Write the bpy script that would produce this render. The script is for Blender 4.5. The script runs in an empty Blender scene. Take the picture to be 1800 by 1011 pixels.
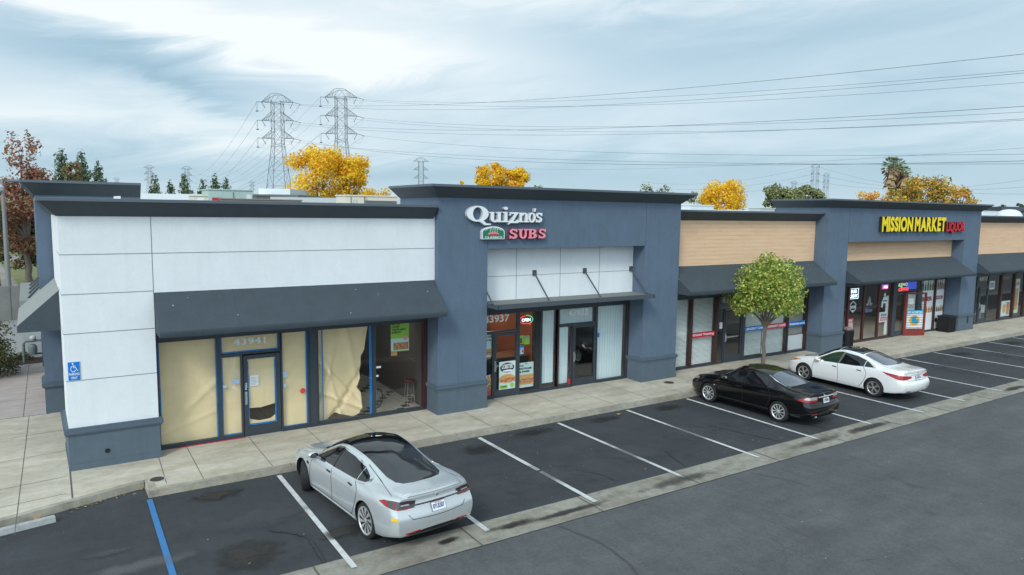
import bpy, bmesh, math, random
from mathutils import Vector, Matrix
from mathutils.bvhtree import BVHTree
random.seed(7)
S = bpy.context.scene
COL = S.collection

# ------------------------------------------------------------------ camera
CF, CYAW, CPIT, CROL = 1229.1, 0.57415, 0.10633, 0.01337
CPOS = Vector((-4.098, -16.525, 6.269))
FW = Vector((math.sin(CYAW)*math.cos(CPIT), math.cos(CYAW)*math.cos(CPIT), -math.sin(CPIT)))
R0 = Vector((math.cos(CYAW), -math.sin(CYAW), 0)); U0 = R0.cross(FW)
RT = R0*math.cos(CROL) + U0*math.sin(CROL); UP = RT.cross(FW)
cd = bpy.data.cameras.new('camera'); cam = bpy.data.objects.new('camera', cd); COL.objects.link(cam)
cam.matrix_world = Matrix((RT, UP, -FW)).transposed().to_4x4()
cam.location = CPOS
cd.sensor_width = 36; cd.lens = CF/1800*36; cd.clip_start = .1; cd.clip_end = 6000
S.camera = cam
def px_ray(x, y): return FW + RT*((x-900)/CF) - UP*((y-505.5)/CF)
def at_depth(x, y, d): return CPOS + px_ray(x, y)*d           # scene point at a real distance d
def at_y(x, y, Y):
    r = px_ray(x, y); return CPOS + r*((Y-CPOS.y)/r.y)

# ------------------------------------------------------------------ sky, sun, exposure
SUN_EL, SUN_AZ = math.radians(38), math.radians(232)     # azimuth clockwise from +Y
w = bpy.data.worlds.new('World'); S.world = w; w.use_nodes = True
nt = w.node_tree; nt.nodes.clear()
def wn(t, **k):
    n = nt.nodes.new(t)
    for a, b in k.items(): setattr(n, a, b)
    return n
wl = nt.links.new
sky = wn('ShaderNodeTexSky', sky_type='NISHITA', sun_disc=False, sun_elevation=SUN_EL, sun_rotation=SUN_AZ,
         air_density=1.0, dust_density=1.5, ozone_density=1.2)
tc = wn('ShaderNodeTexCoord'); sep = wn('ShaderNodeSeparateXYZ'); wl(tc.outputs['Generated'], sep.inputs[0])
def wm(op, a, b=None, c=None, clamp=False):
    n = wn('ShaderNodeMath', operation=op, use_clamp=clamp)
    for i, v in enumerate((a, b, c)):
        if v is None: continue
        if hasattr(v, 'links'): wl(v, n.inputs[i])
        else: n.inputs[i].default_value = v
    return n.outputs[0]
zc = wm('MAXIMUM', sep.outputs[2], 0.0)
den = wm('ADD', zc, 0.16)
cx_ = wm('DIVIDE', sep.outputs[0], den); cy_ = wm('DIVIDE', sep.outputs[1], den)
# rotate so the bands run across the view
a_ = CYAW
bx_ = wm('SUBTRACT', wm('MULTIPLY', cx_, math.cos(a_+.12)), wm('MULTIPLY', cy_, math.sin(a_+.12)))
by_ = wm('ADD', wm('MULTIPLY', cx_, math.sin(a_+.12)), wm('MULTIPLY', cy_, math.cos(a_+.12)))
azn = wm('ARCTAN2', sep.outputs[0], sep.outputs[1]); eln = wm('ARCSINE', sep.outputs[2])
cmb = wn('ShaderNodeCombineXYZ'); wl(wm('MULTIPLY', azn, 1.5), cmb.inputs[0]); wl(wm('ADD', wm('MULTIPLY', eln, 7.0), wm('MULTIPLY', azn, -.9)), cmb.inputs[1]); cmb.inputs[2].default_value = 3.7
n1 = wn('ShaderNodeTexNoise'); n1.inputs['Scale'].default_value = 1.0; n1.inputs['Detail'].default_value = 9
n1.inputs['Roughness'].default_value = .52; n1.inputs['Distortion'].default_value = .35
wl(cmb.outputs[0], n1.inputs['Vector'])
n2 = wn('ShaderNodeTexNoise'); n2.inputs['Scale'].default_value = 3.2; n2.inputs['Detail'].default_value = 10
n2.inputs['Roughness'].default_value = .6; n2.inputs['Distortion'].default_value = .8
wl(cmb.outputs[0], n2.inputs['Vector'])
mix = wm('ADD', wm('MULTIPLY', n1.outputs[0], .30), wm('MULTIPLY', n2.outputs[0], .15))
mix = wm('ADD', mix, .33)
warp = wm('MULTIPLY', wm('SUBTRACT', n2.outputs[0], .5), .10); warp2 = wm('MULTIPLY', wm('SUBTRACT', n1.outputs[0], .5), .22)
def cloud(px, py, wx, wy, slope, amp):
    """a long soft cloud bank or gap, in azimuth and elevation; sizes are in the photograph's pixels"""
    global mix
    a0 = CYAW+math.atan((px-900)/CF); e0 = math.atan((366+.0134*(px-300)-py)/CF*math.cos(a0-CYAW))
    da = wm('SUBTRACT', wm('ADD', azn, warp2), a0)
    de = wm('SUBTRACT', wm('ADD', eln, warp), wm('MULTIPLY_ADD', da, slope, e0))
    g = wm('ADD', wm('POWER', wm('ABSOLUTE', wm('DIVIDE', da, wx/CF)), 2.0), wm('POWER', wm('ABSOLUTE', wm('DIVIDE', de, wy/CF)), 2.0))
    mix = wm('ADD', mix, wm('MULTIPLY', wm('EXPONENT', wm('MULTIPLY', g, -1.0)), amp))
cloud(150, 100, 330, 36, -.18, -.14); cloud(640, 95, 280, 46, -.05, .17); cloud(330, 165, 130, 12, -.2, -.10); cloud(150, 10, 420, 42, -.1, .20)
cloud(330, 215, 420, 36, -.06, .10); cloud(1150, 105, 260, 60, -.1, -.08); cloud(1560, 170, 260, 30, .1, -.06); cloud(900, 0, 500, 40, 0, .10)
cloud(1450, 60, 420, 50, -.1, -.05); cloud(200, 300, 600, 30, -.02, -.12); cloud(1300, 300, 700, 44, 0, -.13); cloud(1640, 200, 130, 12, .12, -.07)
cr = wn('ShaderNodeValToRGB'); wl(mix, cr.inputs[0])
el = cr.color_ramp.elements
el[0].position = .22; el[0].color = (2.7, 4.0, 5.05, 1)
el[1].position = .74; el[1].color = (8.6, 9.05, 9.2, 1)
e = el.new(.38); e.color = (3.6, 5.25, 6.35, 1)
e = el.new(.50); e.color = (4.9, 6.35, 7.3, 1)
e = el.new(.62); e.color = (6.5, 7.6, 8.2, 1)
# the veiled sun brightens the cloud round it
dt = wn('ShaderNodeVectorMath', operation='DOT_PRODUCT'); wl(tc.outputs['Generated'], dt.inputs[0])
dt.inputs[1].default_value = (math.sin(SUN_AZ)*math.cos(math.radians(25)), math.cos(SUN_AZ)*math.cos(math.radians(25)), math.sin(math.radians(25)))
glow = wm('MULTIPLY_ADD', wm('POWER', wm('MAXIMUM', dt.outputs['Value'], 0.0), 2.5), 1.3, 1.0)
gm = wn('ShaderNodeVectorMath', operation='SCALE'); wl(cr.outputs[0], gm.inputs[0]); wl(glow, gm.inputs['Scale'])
mx = wn('ShaderNodeMix', data_type='RGBA'); mx.inputs[0].default_value = .93
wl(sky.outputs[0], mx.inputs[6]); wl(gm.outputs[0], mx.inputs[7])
bg = wn('ShaderNodeBackground'); bg.inputs[1].default_value = .1
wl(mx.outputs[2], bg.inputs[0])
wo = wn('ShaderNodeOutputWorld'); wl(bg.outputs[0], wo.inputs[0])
sl = bpy.data.lights.new('sun', 'SUN'); sl.energy = 1.35; sl.angle = math.radians(14); sl.color = (1, .96, .90)
so = bpy.data.objects.new('sun', sl); COL.objects.link(so)
sd = Vector((math.sin(SUN_AZ)*math.cos(SUN_EL), math.cos(SUN_AZ)*math.cos(SUN_EL), math.sin(SUN_EL)))
so.rotation_euler = sd.to_track_quat('Z', 'Y').to_euler()
S.view_settings.view_transform = 'Standard'; S.view_settings.look = 'None'
S.view_settings.exposure = 0.2; S.view_settings.gamma = 1; S.view_settings.use_curve_mapping = False

# ------------------------------------------------------------------ materials
MATS = {}
def srgb(r, g, b):
    f = lambda c: (c/255/12.92) if c/255 <= .04045 else ((c/255+.055)/1.055)**2.4
    return (f(r), f(g), f(b), 1)
def mat(name, col, rough=.6, metal=0., spec=.5, var=0., vscale=3., bump=0., bscale=40., coat=0., stretch=None,
        var2=0., v2scale=.4, col2=None, isl=0., trans=0., emit=None, estr=1., streak=0.):
    if name in MATS: return MATS[name]
    m = bpy.data.materials.new(name); m.use_nodes = True; MATS[name] = m
    t = m.node_tree; N = t.nodes; L = t.links.new
    b = N['Principled BSDF']
    c = col if len(col) == 4 else (*col, 1)
    b.inputs['Base Color'].default_value = c; b.inputs['Roughness'].default_value = rough
    b.inputs['Metallic'].default_value = metal; b.inputs['Specular IOR Level'].default_value = spec
    b.inputs['Coat Weight'].default_value = coat; b.inputs['Coat Roughness'].default_value = .03
    m.diffuse_color = c
    tc = N.new('ShaderNodeTexCoord'); mp = N.new('ShaderNodeMapping'); L(tc.outputs['Object'], mp.inputs[0])
    if stretch: mp.inputs['Scale'].default_value = stretch
    cur = None
    def hsv(inp, fac, amt):
        h = N.new('ShaderNodeHueSaturation')
        mr = N.new('ShaderNodeMapRange'); mr.inputs[1].default_value = .25; mr.inputs[2].default_value = .75
        mr.inputs[3].default_value = 1-amt; mr.inputs[4].default_value = 1+amt
        L(fac, mr.inputs[0]); L(mr.outputs[0], h.inputs['Value'])
        if inp is None: h.inputs['Color'].default_value = c
        else: L(inp, h.inputs['Color'])
        return h.outputs[0]
    if col2 is not None:
        n = N.new('ShaderNodeTexNoise'); n.inputs['Scale'].default_value = v2scale; n.inputs['Detail'].default_value = 6
        L(mp.outputs[0], n.inputs['Vector'])
        r = N.new('ShaderNodeValToRGB'); r.color_ramp.elements[0].position = .4; r.color_ramp.elements[1].position = .64
        r.color_ramp.elements[0].color = c; r.color_ramp.elements[1].color = col2 if len(col2) == 4 else (*col2, 1)
        L(n.outputs[0], r.inputs[0]); cur = r.outputs[0]
    if var:
        n = N.new('ShaderNodeTexNoise'); n.inputs['Scale'].default_value = vscale; n.inputs['Detail'].default_value = 8
        n.inputs['Roughness'].default_value = .65
        L(mp.outputs[0], n.inputs['Vector']); cur = hsv(cur, n.outputs[0], var)
    if var2:
        n = N.new('ShaderNodeTexNoise'); n.inputs['Scale'].default_value = v2scale; n.inputs['Detail'].default_value = 4
        L(mp.outputs[0], n.inputs['Vector']); cur = hsv(cur, n.outputs[0], var2)
    if streak:
        n = N.new('ShaderNodeTexNoise'); n.inputs['Scale'].default_value = 1; n.inputs['Detail'].default_value = 5
        m2 = N.new('ShaderNodeMapping'); m2.inputs['Scale'].default_value = (7, 7, .45); L(tc.outputs['Object'], m2.inputs[0]); L(m2.outputs[0], n.inputs['Vector'])
        q = N.new('ShaderNodeMapRange'); q.inputs[1].default_value = .52; q.inputs[2].default_value = .74; q.inputs[3].default_value = .5; q.inputs[4].default_value = .25
        L(n.outputs[0], q.inputs[0]); cur = hsv(cur, q.outputs[0], streak)
        n = N.new('ShaderNodeTexNoise'); n.inputs['Scale'].default_value = 14; n.inputs['Detail'].default_value = 7; n.inputs['Roughness'].default_value = .7
        L(tc.outputs['Object'], n.inputs['Vector']); cur = hsv(cur, n.outputs[0], streak*.7)
    if isl:
        g = N.new('ShaderNodeNewGeometry')
        h = N.new('ShaderNodeMapRange'); h.inputs[3].default_value = .25; h.inputs[4].default_value = .75
        L(g.outputs['Random Per Island'], h.inputs[0]); cur = hsv(cur, h.outputs[0], isl)
    if cur is not None: L(cur, b.inputs['Base Color'])
    if bump:
        n = N.new('ShaderNodeTexNoise'); n.inputs['Scale'].default_value = bscale; n.inputs['Detail'].default_value = 5
        L(mp.outputs[0], n.inputs['Vector'])
        bp = N.new('ShaderNodeBump'); bp.inputs['Strength'].default_value = bump; bp.inputs['Distance'].default_value = .02
        L(n.outputs[0], bp.inputs['Height']); L(bp.outputs[0], b.inputs['Normal'])
    if emit is not None:
        b.inputs['Emission Color'].default_value = (*emit[:3], 1); b.inputs['Emission Strength'].default_value = estr
    if trans:
        out = N['Material Output']; ms = N.new('ShaderNodeMixShader'); tr = N.new('ShaderNodeBsdfTranslucent')
        tr.inputs[0].default_value = c; ms.inputs[0].default_value = trans
        if cur is not None: L(cur, tr.inputs[0])
        L(b.outputs[0], ms.inputs[1]); L(tr.outputs[0], ms.inputs[2]); L(ms.outputs[0], out.inputs[0])
    return m
def glass_mat(name, tint=(.8, .86, .86), base=.06, mul=1.0):
    if name in MATS: return MATS[name]
    m = bpy.data.materials.new(name); m.use_nodes = True; MATS[name] = m
    t = m.node_tree; t.nodes.clear(); N = t.nodes; L = t.links.new
    tr = N.new('ShaderNodeBsdfTransparent'); tr.inputs[0].default_value = (*tint, 1)
    gl = N.new('ShaderNodeBsdfGlossy'); gl.inputs['Roughness'].default_value = .015; gl.inputs[0].default_value = (.95, .97, 1, 1)
    lw = N.new('ShaderNodeFresnel'); ge = N.new('ShaderNodeNewGeometry'); io = N.new('ShaderNodeMath'); io.operation = 'MULTIPLY_ADD'
    io.inputs[1].default_value = 1/1.5-1.5; io.inputs[2].default_value = 1.5; L(ge.outputs['Backfacing'], io.inputs[0]); L(io.outputs[0], lw.inputs[0])   # same reflectance from both sides
    mm = N.new('ShaderNodeMath'); mm.operation = 'MULTIPLY_ADD'; mm.use_clamp = True
    mm.inputs[1].default_value = mul; mm.inputs[2].default_value = base; L(lw.outputs[0], mm.inputs[0])
    ms = N.new('ShaderNodeMixShader'); L(mm.outputs[0], ms.inputs[0]); L(tr.outputs[0], ms.inputs[1]); L(gl.outputs[0], ms.inputs[2])
    o = N.new('ShaderNodeOutputMaterial'); L(ms.outputs[0], o.inputs[0])
    return m
WHITE = mat('stucco_white', srgb(230, 235, 238), .85, var=.035, vscale=2.4, bump=.3, bscale=45, var2=.025, v2scale=.9, stretch=(1.2, 1.2, .9), streak=.035)
WARMW = mat('stucco_white_side', srgb(226, 230, 232), .85, var=.03, vscale=1.2, bump=.25, bscale=55)
BLUE = mat('stucco_slate_blue', srgb(94, 111, 130), .85, var=.085, vscale=2.6, bump=.35, bscale=45, var2=.05, v2scale=1.0, stretch=(1.3, 1.3, .9), streak=.10)
DKBLUE = mat('base_slate_blue', srgb(86, 101, 113), .7, streak=.08, var=.08, vscale=3, bump=.15, bscale=50)
CORN = mat('cornice_charcoal', srgb(74, 82, 88), .7, var=.05, vscale=4, bump=.15, bscale=80)
CAPM = mat('cap_metal', srgb(96, 106, 114), .45, metal=.2, var=.05)
AWNP = mat('awning_fabric_pale', srgb(140, 144, 142), .9, var=.06, vscale=2)  # paler grey fabric for the left awning's top and the side canopy
AWN = mat('awning_fabric', srgb(70, 80, 88), .9, streak=.05, var=.10, vscale=2.6, bump=.2, bscale=120, stretch=(1, 1, 1), trans=.12)
FRAME = mat('frame_dark_metal', srgb(66, 74, 82), .45, metal=.3, var=.05)
FRAMER = mat('frame_dark_bronze', srgb(62, 38, 38), .5, var=.1)
STEEL = mat('brushed_steel', (.6, .62, .63), .35, metal=.9)
TAN = None
GLASS = glass_mat('shop_glass', (.93, .955, .955), .02, .9)
DARK = mat('dark_interior', (.03, .03, .032), .9)
BLK = mat('black_plastic', (.007, .007, .008), .5)
PAPER = mat('masking_paper', srgb(247, 222, 177), .75, var=.05, vscale=2.5, bump=.9, bscale=4, var2=.03, v2scale=1.5)
TAPE = mat('blue_tape', srgb(20, 130, 205), .6)
INKW = mat('letter_white', srgb(235, 240, 244), .5)
PWHITE = mat('sign_white', srgb(228, 233, 236), .5)
RED = mat('sign_red', srgb(205, 40, 62), .5)
DRED = mat('letter_dark_red', srgb(150, 18, 38), .5)
BLUE_S = mat('sign_blue', srgb(15, 120, 205), .5)
BLINDS = mat('blind_white', srgb(238, 243, 241), .6, var=.03)

# ------------------------------------------------------------------ mesh helpers
class MB:
    def __init__(s): s.v = []; s.f = []; s.m = []; s.mats = []
    def mi(s, m):
        if m not in s.mats: s.mats.append(m)
        return s.mats.index(m)
    def add(s, vs, fs, m):
        o = len(s.v); s.v += [tuple(v) for v in vs]; k = s.mi(m)
        for f in fs: s.f.append(tuple(i+o for i in f)); s.m.append(k)
        return s
    def box(s, x0, x1, y0, y1, z0, z1, m):
        return s.add([(x0,y0,z0),(x1,y0,z0),(x1,y1,z0),(x0,y1,z0),(x0,y0,z1),(x1,y0,z1),(x1,y1,z1),(x0,y1,z1)],
              [(0,3,2,1),(4,5,6,7),(0,1,5,4),(1,2,6,5),(2,3,7,6),(3,0,4,7)], m)
    def hexa(s, vs, m):
        return s.add(vs, [(0,3,2,1),(4,5,6,7),(0,1,5,4),(1,2,6,5),(2,3,7,6),(3,0,4,7)], m)
    def quad(s, a, b, c, d, m): return s.add([a, b, c, d], [(0,1,2,3)], m)
    def prism(s, pts, a, b, m):
        n = len(pts); a = Vector(a); b = Vector(b)
        return s.add([Vector(p)+a for p in pts]+[Vector(p)+b for p in pts],
              [tuple(range(n))[::-1], tuple(range(n, 2*n))]+[(i, (i+1) % n, n+(i+1) % n, n+i) for i in range(n)], m)
    def tube(s, pts, r, m, n=6, cap=True):
        pts = [Vector(p) for p in pts]; rr = r if isinstance(r, (list, tuple)) else [r]*len(pts)
        vs = []; ref = None
        for i, p in enumerate(pts):
            d = (pts[min(i+1, len(pts)-1)]-pts[max(i-1, 0)]).normalized()
            if ref is None: ref = Vector((0, 0, 1)) if abs(d.z) < .9 else Vector((1, 0, 0))
            u = (ref - d*ref.dot(d)).normalized(); ref = u; q = d.cross(u)
            for k in range(n):
                a = 2*math.pi*k/n; vs.append(p+(u*math.cos(a)+q*math.sin(a))*rr[i])
        fs = []
        for i in range(len(pts)-1):
            for k in range(n): fs.append((i*n+k, i*n+(k+1) % n, (i+1)*n+(k+1) % n, (i+1)*n+k))
        if cap: fs += [tuple(range(n))[::-1], tuple(range((len(pts)-1)*n, len(pts)*n))]
        return s.add(vs, fs, m)
    def lathe(s, prof, c, m, n=24, axis='z'):
        vs = []; fs = []; c = Vector(c)
        for r, h in prof:
            for k in range(n):
                a = 2*math.pi*k/n; u, v = r*math.cos(a), r*math.sin(a)
                vs.append(c+Vector((u, v, h) if axis == 'z' else (u, h, v)))
        for i in range(len(prof)-1):
            for k in range(n): fs.append((i*n+k, i*n+(k+1) % n, (i+1)*n+(k+1) % n, (i+1)*n+k))
        fs += [tuple(range(n))[::-1], tuple(range((len(prof)-1)*n, len(prof)*n))]
        return s.add(vs, fs, m)
    def obj(s, name, parent=None, smooth=None, bevel=0):
        me = bpy.data.meshes.new(name); me.from_pydata(s.v, [], s.f); me.update()
        for m in s.mats: me.materials.append(m)
        me.polygons.foreach_set('material_index', s.m)
        if smooth is not None:
            me.polygons.foreach_set('use_smooth', [True]*len(me.polygons)); me.set_sharp_from_angle(angle=math.radians(smooth))
        o = bpy.data.objects.new(name, me); COL.objects.link(o)
        if parent: o.parent = parent
        if bevel:
            b = o.modifiers.new('bevel', 'BEVEL'); b.width = bevel; b.segments = 2; b.limit_method = 'ANGLE'
        return o
def tag(o, label=None, cat=None, group=None, kind=None):
    if label: o['label'] = label
    if cat: o['category'] = cat
    if group: o['group'] = group
    if kind: o['kind'] = kind
    return o
def empty(name, loc=(0, 0, 0), rz=0, **k):
    o = bpy.data.objects.new(name, None); COL.objects.link(o); o.location = loc; o.rotation_euler = (0, 0, rz)
    o.empty_display_size = .2
    return tag(o, **k)
def box(name, parent, x0, x1, y0, y1, z0, z1, m, bevel=0):
    return MB().box(x0, x1, y0, y1, z0, z1, m).obj(name, parent, bevel=bevel)
def kids(o): return [c for c in bpy.data.objects if c.parent == o]
def copy_tree(o, parent=None):
    c = o.copy(); COL.objects.link(c)
    if parent: c.parent = parent
    for ch in kids(o): copy_tree(ch, c)
    return c

def text_geo(s, size=1., depth=.02, bold=0., space=1.):
    cu = bpy.data.curves.new('t', 'FONT'); cu.body = s; cu.size = size; cu.extrude = depth/2; cu.offset = bold; cu.space_character = space
    cu.resolution_u = 4
    o = bpy.data.objects.new('t', cu); COL.objects.link(o)
    dg = bpy.context.evaluated_depsgraph_get(); dg.update()
    me = o.evaluated_get(dg).to_mesh()
    vs = [tuple(v.co) for v in me.vertices]; fs = [tuple(p.vertices) for p in me.polygons]
    o.evaluated_get(dg).to_mesh_clear(); bpy.data.objects.remove(o); bpy.data.curves.remove(cu)
    return vs, fs
def text_on(mb, s, x0, x1, z0, z1, y, m, depth=.01, bold=0., P=None, skew=0.):
    """fit the writing s into the rectangle x0..x1, z0..z1 of the plane Y=y (or through P)"""
    vs, fs = text_geo(s, 1., 1., bold)
    if not vs: return mb
    ax = min(v[0] for v in vs); bx = max(v[0] for v in vs); az = min(v[1] for v in vs); bz = max(v[1] for v in vs)
    sx = (x1-x0)/(bx-ax); sz = (z1-z0)/(bz-az)
    out = []
    for v in vs:
        X = x0+(v[0]-ax)*sx; Z = z0+(v[1]-az)*sz; Y = y-depth*(v[2]+.5)
        X += skew*(Z-z0)
        out.append((X, Y, Z) if P is None else P(X, Y, Z))
    return mb.add(out, fs, m)
def ell(cx, cz, rx, rz, n=24, a0=0, a1=2*math.pi):
    return [(cx+rx*math.cos(a0+(a1-a0)*i/n), cz+rz*math.sin(a0+(a1-a0)*i/n)) for i in range(n+(0 if abs(a1-a0-2*math.pi) < 1e-6 else 1))]
def plate(mb, pts, y, d, m):
    """flat shape (x,z) standing on plane Y=y, d thick towards -Y"""
    return mb.prism([(p[0], 0, p[1]) for p in pts], (0, y, 0), (0, y-d, 0), m)
# ------------------------------------------------------------------ ground
def asphalt(name, base, v):
    m = bpy.data.materials.new(name); m.use_nodes = True; t = m.node_tree; N = t.nodes; L = t.links.new; b = N['Principled BSDF']
    tc = N.new('ShaderNodeTexCoord')
    def noise(sc, det=6, rough=.6, st=None):
        n = N.new('ShaderNodeTexNoise'); n.inputs['Scale'].default_value = sc; n.inputs['Detail'].default_value = det
        n.inputs['Roughness'].default_value = rough
        if st:
            mp = N.new('ShaderNodeMapping'); mp.inputs['Scale'].default_value = st; L(tc.outputs['Object'], mp.inputs[0]); L(mp.outputs[0], n.inputs[0])
        else: L(tc.outputs['Object'], n.inputs[0])
        return n.outputs[0]
    def ramp(f, a, ca, bb, cb):
        r = N.new('ShaderNodeValToRGB'); r.color_ramp.elements[0].position = a; r.color_ramp.elements[1].position = bb
        r.color_ramp.elements[0].color = ca; r.color_ramp.elements[1].color = cb; L(f, r.inputs[0]); return r.outputs[0]
    def mulc(a, bcol):
        n = N.new('ShaderNodeMix'); n.data_type = 'RGBA'; n.blend_type = 'MULTIPLY'; n.inputs[0].default_value = 1
        L(a, n.inputs[6]); L(bcol, n.inputs[7]); return n.outputs[2]
    g = lambda x: (x, x, x, 1)
    c = ramp(noise(.35, 5), .35, (*[x*(1-v) for x in base], 1), .65, (*[x*(1+v) for x in base], 1))
    c = mulc(c, ramp(noise(1.1, 5, .6, (.5, 1.6, 1)), .3, g(.86), .7, g(1.12)))
    c = mulc(c, ramp(noise(70, 4, .8), .25, g(.6), .75, g(1.45)))
    c = mulc(c, ramp(noise(.9, 4, .5), .66, g(1), .8, (.62, .56, .52, 1)))
    c = mulc(c, ramp(noise(13, 6, .75), .3, g(.84), .7, g(1.17))); c = mulc(c, ramp(noise(3.2, 5, .7, (1.6, .5, 1)), .3, g(.90), .7, g(1.10)))
    L(c, b.inputs['Base Color']); b.inputs['Roughness'].default_value = .82; b.inputs['Specular IOR Level'].default_value = .35
    bp = N.new('ShaderNodeBump'); bp.inputs['Strength'].default_value = .35; bp.inputs['Distance'].default_value = .01
    L(noise(160, 3), bp.inputs['Height']); L(bp.outputs[0], b.inputs['Normal'])
    return m
ASPH = asphalt('asphalt_sealed', (.046, .051, .056), .13)
AISLE = asphalt('asphalt_aisle', (.092, .097, .10), .10)
def concrete(name, base, stain=(.6, .56, .48), amt=.9, dirty=.25):
    m = bpy.data.materials.new(name); m.use_nodes = True; t = m.node_tree; N = t.nodes; L = t.links.new; b = N['Principled BSDF']
    tc = N.new('ShaderNodeTexCoord')
    def noise(sc, det=6, rough=.6, st=(1, 1, 1), w_=0):
        n = N.new('ShaderNodeTexNoise'); n.inputs['Scale'].default_value = sc; n.inputs['Detail'].default_value = det
        n.inputs['Roughness'].default_value = rough
        mp = N.new('ShaderNodeMapping'); mp.inputs['Scale'].default_value = st; mp.inputs['Location'].default_value = (w_, w_*2, 0)
        L(tc.outputs['Object'], mp.inputs[0]); L(mp.outputs[0], n.inputs[0]); return n.outputs[0]
    def ramp(f, a, ca, bb, cb):
        r = N.new('ShaderNodeValToRGB'); r.color_ramp.elements[0].position = a; r.color_ramp.elements[1].position = bb
        r.color_ramp.elements[0].color = (*ca[:3], 1); r.color_ramp.elements[1].color = (*cb[:3], 1); L(f, r.inputs[0]); return r.outputs[0]
    def mulc(a, bcol):
        n = N.new('ShaderNodeMix'); n.data_type = 'RGBA'; n.blend_type = 'MULTIPLY'; n.inputs[0].default_value = 1
        L(a, n.inputs[6]); L(bcol, n.inputs[7]); return n.outputs[2]
    c = ramp(noise(.5), .3, [x*.88 for x in base], .7, [x*1.1 for x in base])
    c = mulc(c, ramp(noise(1.6, 7, .65, (.5, 1.5, 1), 3), .42, (1, 1, 1), .72, stain))
    c = mulc(c, ramp(noise(5, 6, .7, (1, 1, 1), 7), .3, (1-dirty,)*3, .6, (1.04,)*3))
    c = mulc(c, ramp(noise(60, 3, .7, (1, 1, 1), 9), .2, (.88,)*3, .8, (1.1,)*3))
    L(c, b.inputs['Base Color']); b.inputs['Roughness'].default_value = .85
    bp = N.new('ShaderNodeBump'); bp.inputs['Strength'].default_value = .2; bp.inputs['Distance'].default_value = .01
    L(noise(90, 3), bp.inputs['Height']); L(bp.outputs[0], b.inputs['Normal'])
    return m
CONC = concrete('concrete_walk', (.55, .505, .415), (.74, .71, .64), dirty=.13)
CURB = concrete('concrete_curb', (.40, .375, .31), (.7, .66, .58), dirty=.3)
GUT = concrete('concrete_gutter', (.32, .305, .26), (.62, .58, .52), dirty=.3)
PINK = concrete('concrete_pink', (.47, .41, .385), (.85, .82, .8), dirty=.1)
JOINT = mat('joint_dark', (.10, .092, .08), .9)
PAINTW = mat('paint_white_worn', (.62, .63, .62), .7, var=.10, vscale=14, col2=(.5, .51, .5), v2scale=5)
PAINTB = mat('paint_blue_worn', srgb(56, 118, 172), .7, var=.10, vscale=14)

def sheet(name, x0, x1, y0, y1, z, m, label=None, nx=1):
    o = MB().quad((x0, y0, z), (x1, y0, z), (x1, y1, z), (x0, y1, z), m).obj(name)
    return tag(o, kind='structure')
sheet('ground', -2500, 2500, -800, 2500, -.02, mat('far_ground', (.12, .125, .09), .95, var=.3, vscale=.02))
sheet('road', -60, 140, -60, 120, -.008, AISLE)
sheet('parking_lot', -40, 110, -4.78, 1.2, 0.0, ASPH)
# gutter strip: shallow V, with joints
mb = MB()
for a, b, za, zb in ((-5.65, -5.21, .006, -.004), (-5.21, -4.77, -.004, .006)):
    mb.quad((-40, a, za+.002), (110, a, za+.002), (110, b, zb+.002), (-40, b, zb+.002), GUT)
for k in range(-8, 36):
    x = 2.35+2.96*k; mb.quad((x-.014, -5.65, .012), (x+.014, -5.65, .012), (x+.014, -4.77, .012), (x-.014, -4.77, .012), JOINT)
tag(mb.obj('gutter'), kind='structure')
# sidewalk with kerb: main run, the set-back corner and the walk round the side
mb = MB()
def slab(pts, m, z0=-.02, z1=.15): mb.prism([(p[0], p[1], 0) for p in pts], (0, 0, z0), (0, 0, z1), m)
slab([(-2.74, .16), (90, .16), (90, 2.95), (-4.9, 2.95), (-4.9, -.02+.16), (-2.74, .80)], CONC)
slab([(-12, -2.4), (-4.9, .14), (-4.9, 7.93), (-12, 7.93)], CONC)
slab([(-12, 7.93), (-4.2, 7.93), (-4.2, 16.6), (-12, 15.0)], PINK)
slab([(-4.9, 2.95), (-4.0, 2.95), (-4.0, 7.93), (-4.9, 7.93)], CONC)
# kerb stones
def kerb(a, b, wd=.16):
    a = Vector((*a, 0)); b = Vector((*b, 0)); d = (b-a).normalized(); n = Vector((-d.y, d.x, 0))
    mb.hexa([a+Vector((0,0,-.02)), b+Vector((0,0,-.02)), b+n*wd+Vector((0,0,-.02)), a+n*wd+Vector((0,0,-.02)),
             a+n*.02+Vector((0,0,.152)), b+n*.02+Vector((0,0,.152)), b+n*wd+Vector((0,0,.154)), a+n*wd+Vector((0,0,.154))], CURB)
kerb((-2.74, 0), (90, 0)); kerb((-2.76, .82), (-2.74, 0.0), .18)
kerb((-5.1, -.09), (-2.76, .67)); kerb((-12, -2.6), (-5.1, -.09))
mb.box(-2.60, -2.56, 2.4, 2.9, .10, .156, JOINT)
J = .154
def jl(x0, y0, x1, y1, wd=.014, m=JOINT):
    a = Vector((x0, y0, J)); b = Vector((x1, y1, J)); d = (b-a).normalized(); n = Vector((-d.y, d.x, 0))*wd/2
    mb.quad(a-n, b-n, b+n, a+n, m)
for k in range(-1, 58):
    x = -.06+1.54*k; jl(x, .17, x, 2.79)
    if k % 2 == 0: jl(x+.4, 0.01, x+.4, .16, .02)
jl(-2.35, .3, -2.3, 2.2); jl(-4.13, .42, -4.15, 2.2, .03)
for x in (-5.07, -6.9, -8.7): jl(x, -1, x-.03, 7.93)
for y in (.75, 1.87, 3.9, 5.9): jl(-12, y-1.0, -4.22, y+.02)
jl(-12, 7.93, -4.6, 7.93, .03)
for x in (-5.24, -7.4): jl(x, 7.95, x-.1, 16)
for y in (10.2, 12.4, 14.4): jl(-12, y, -4.7, y)
tag(mb.obj('sidewalk'), kind='structure')
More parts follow.
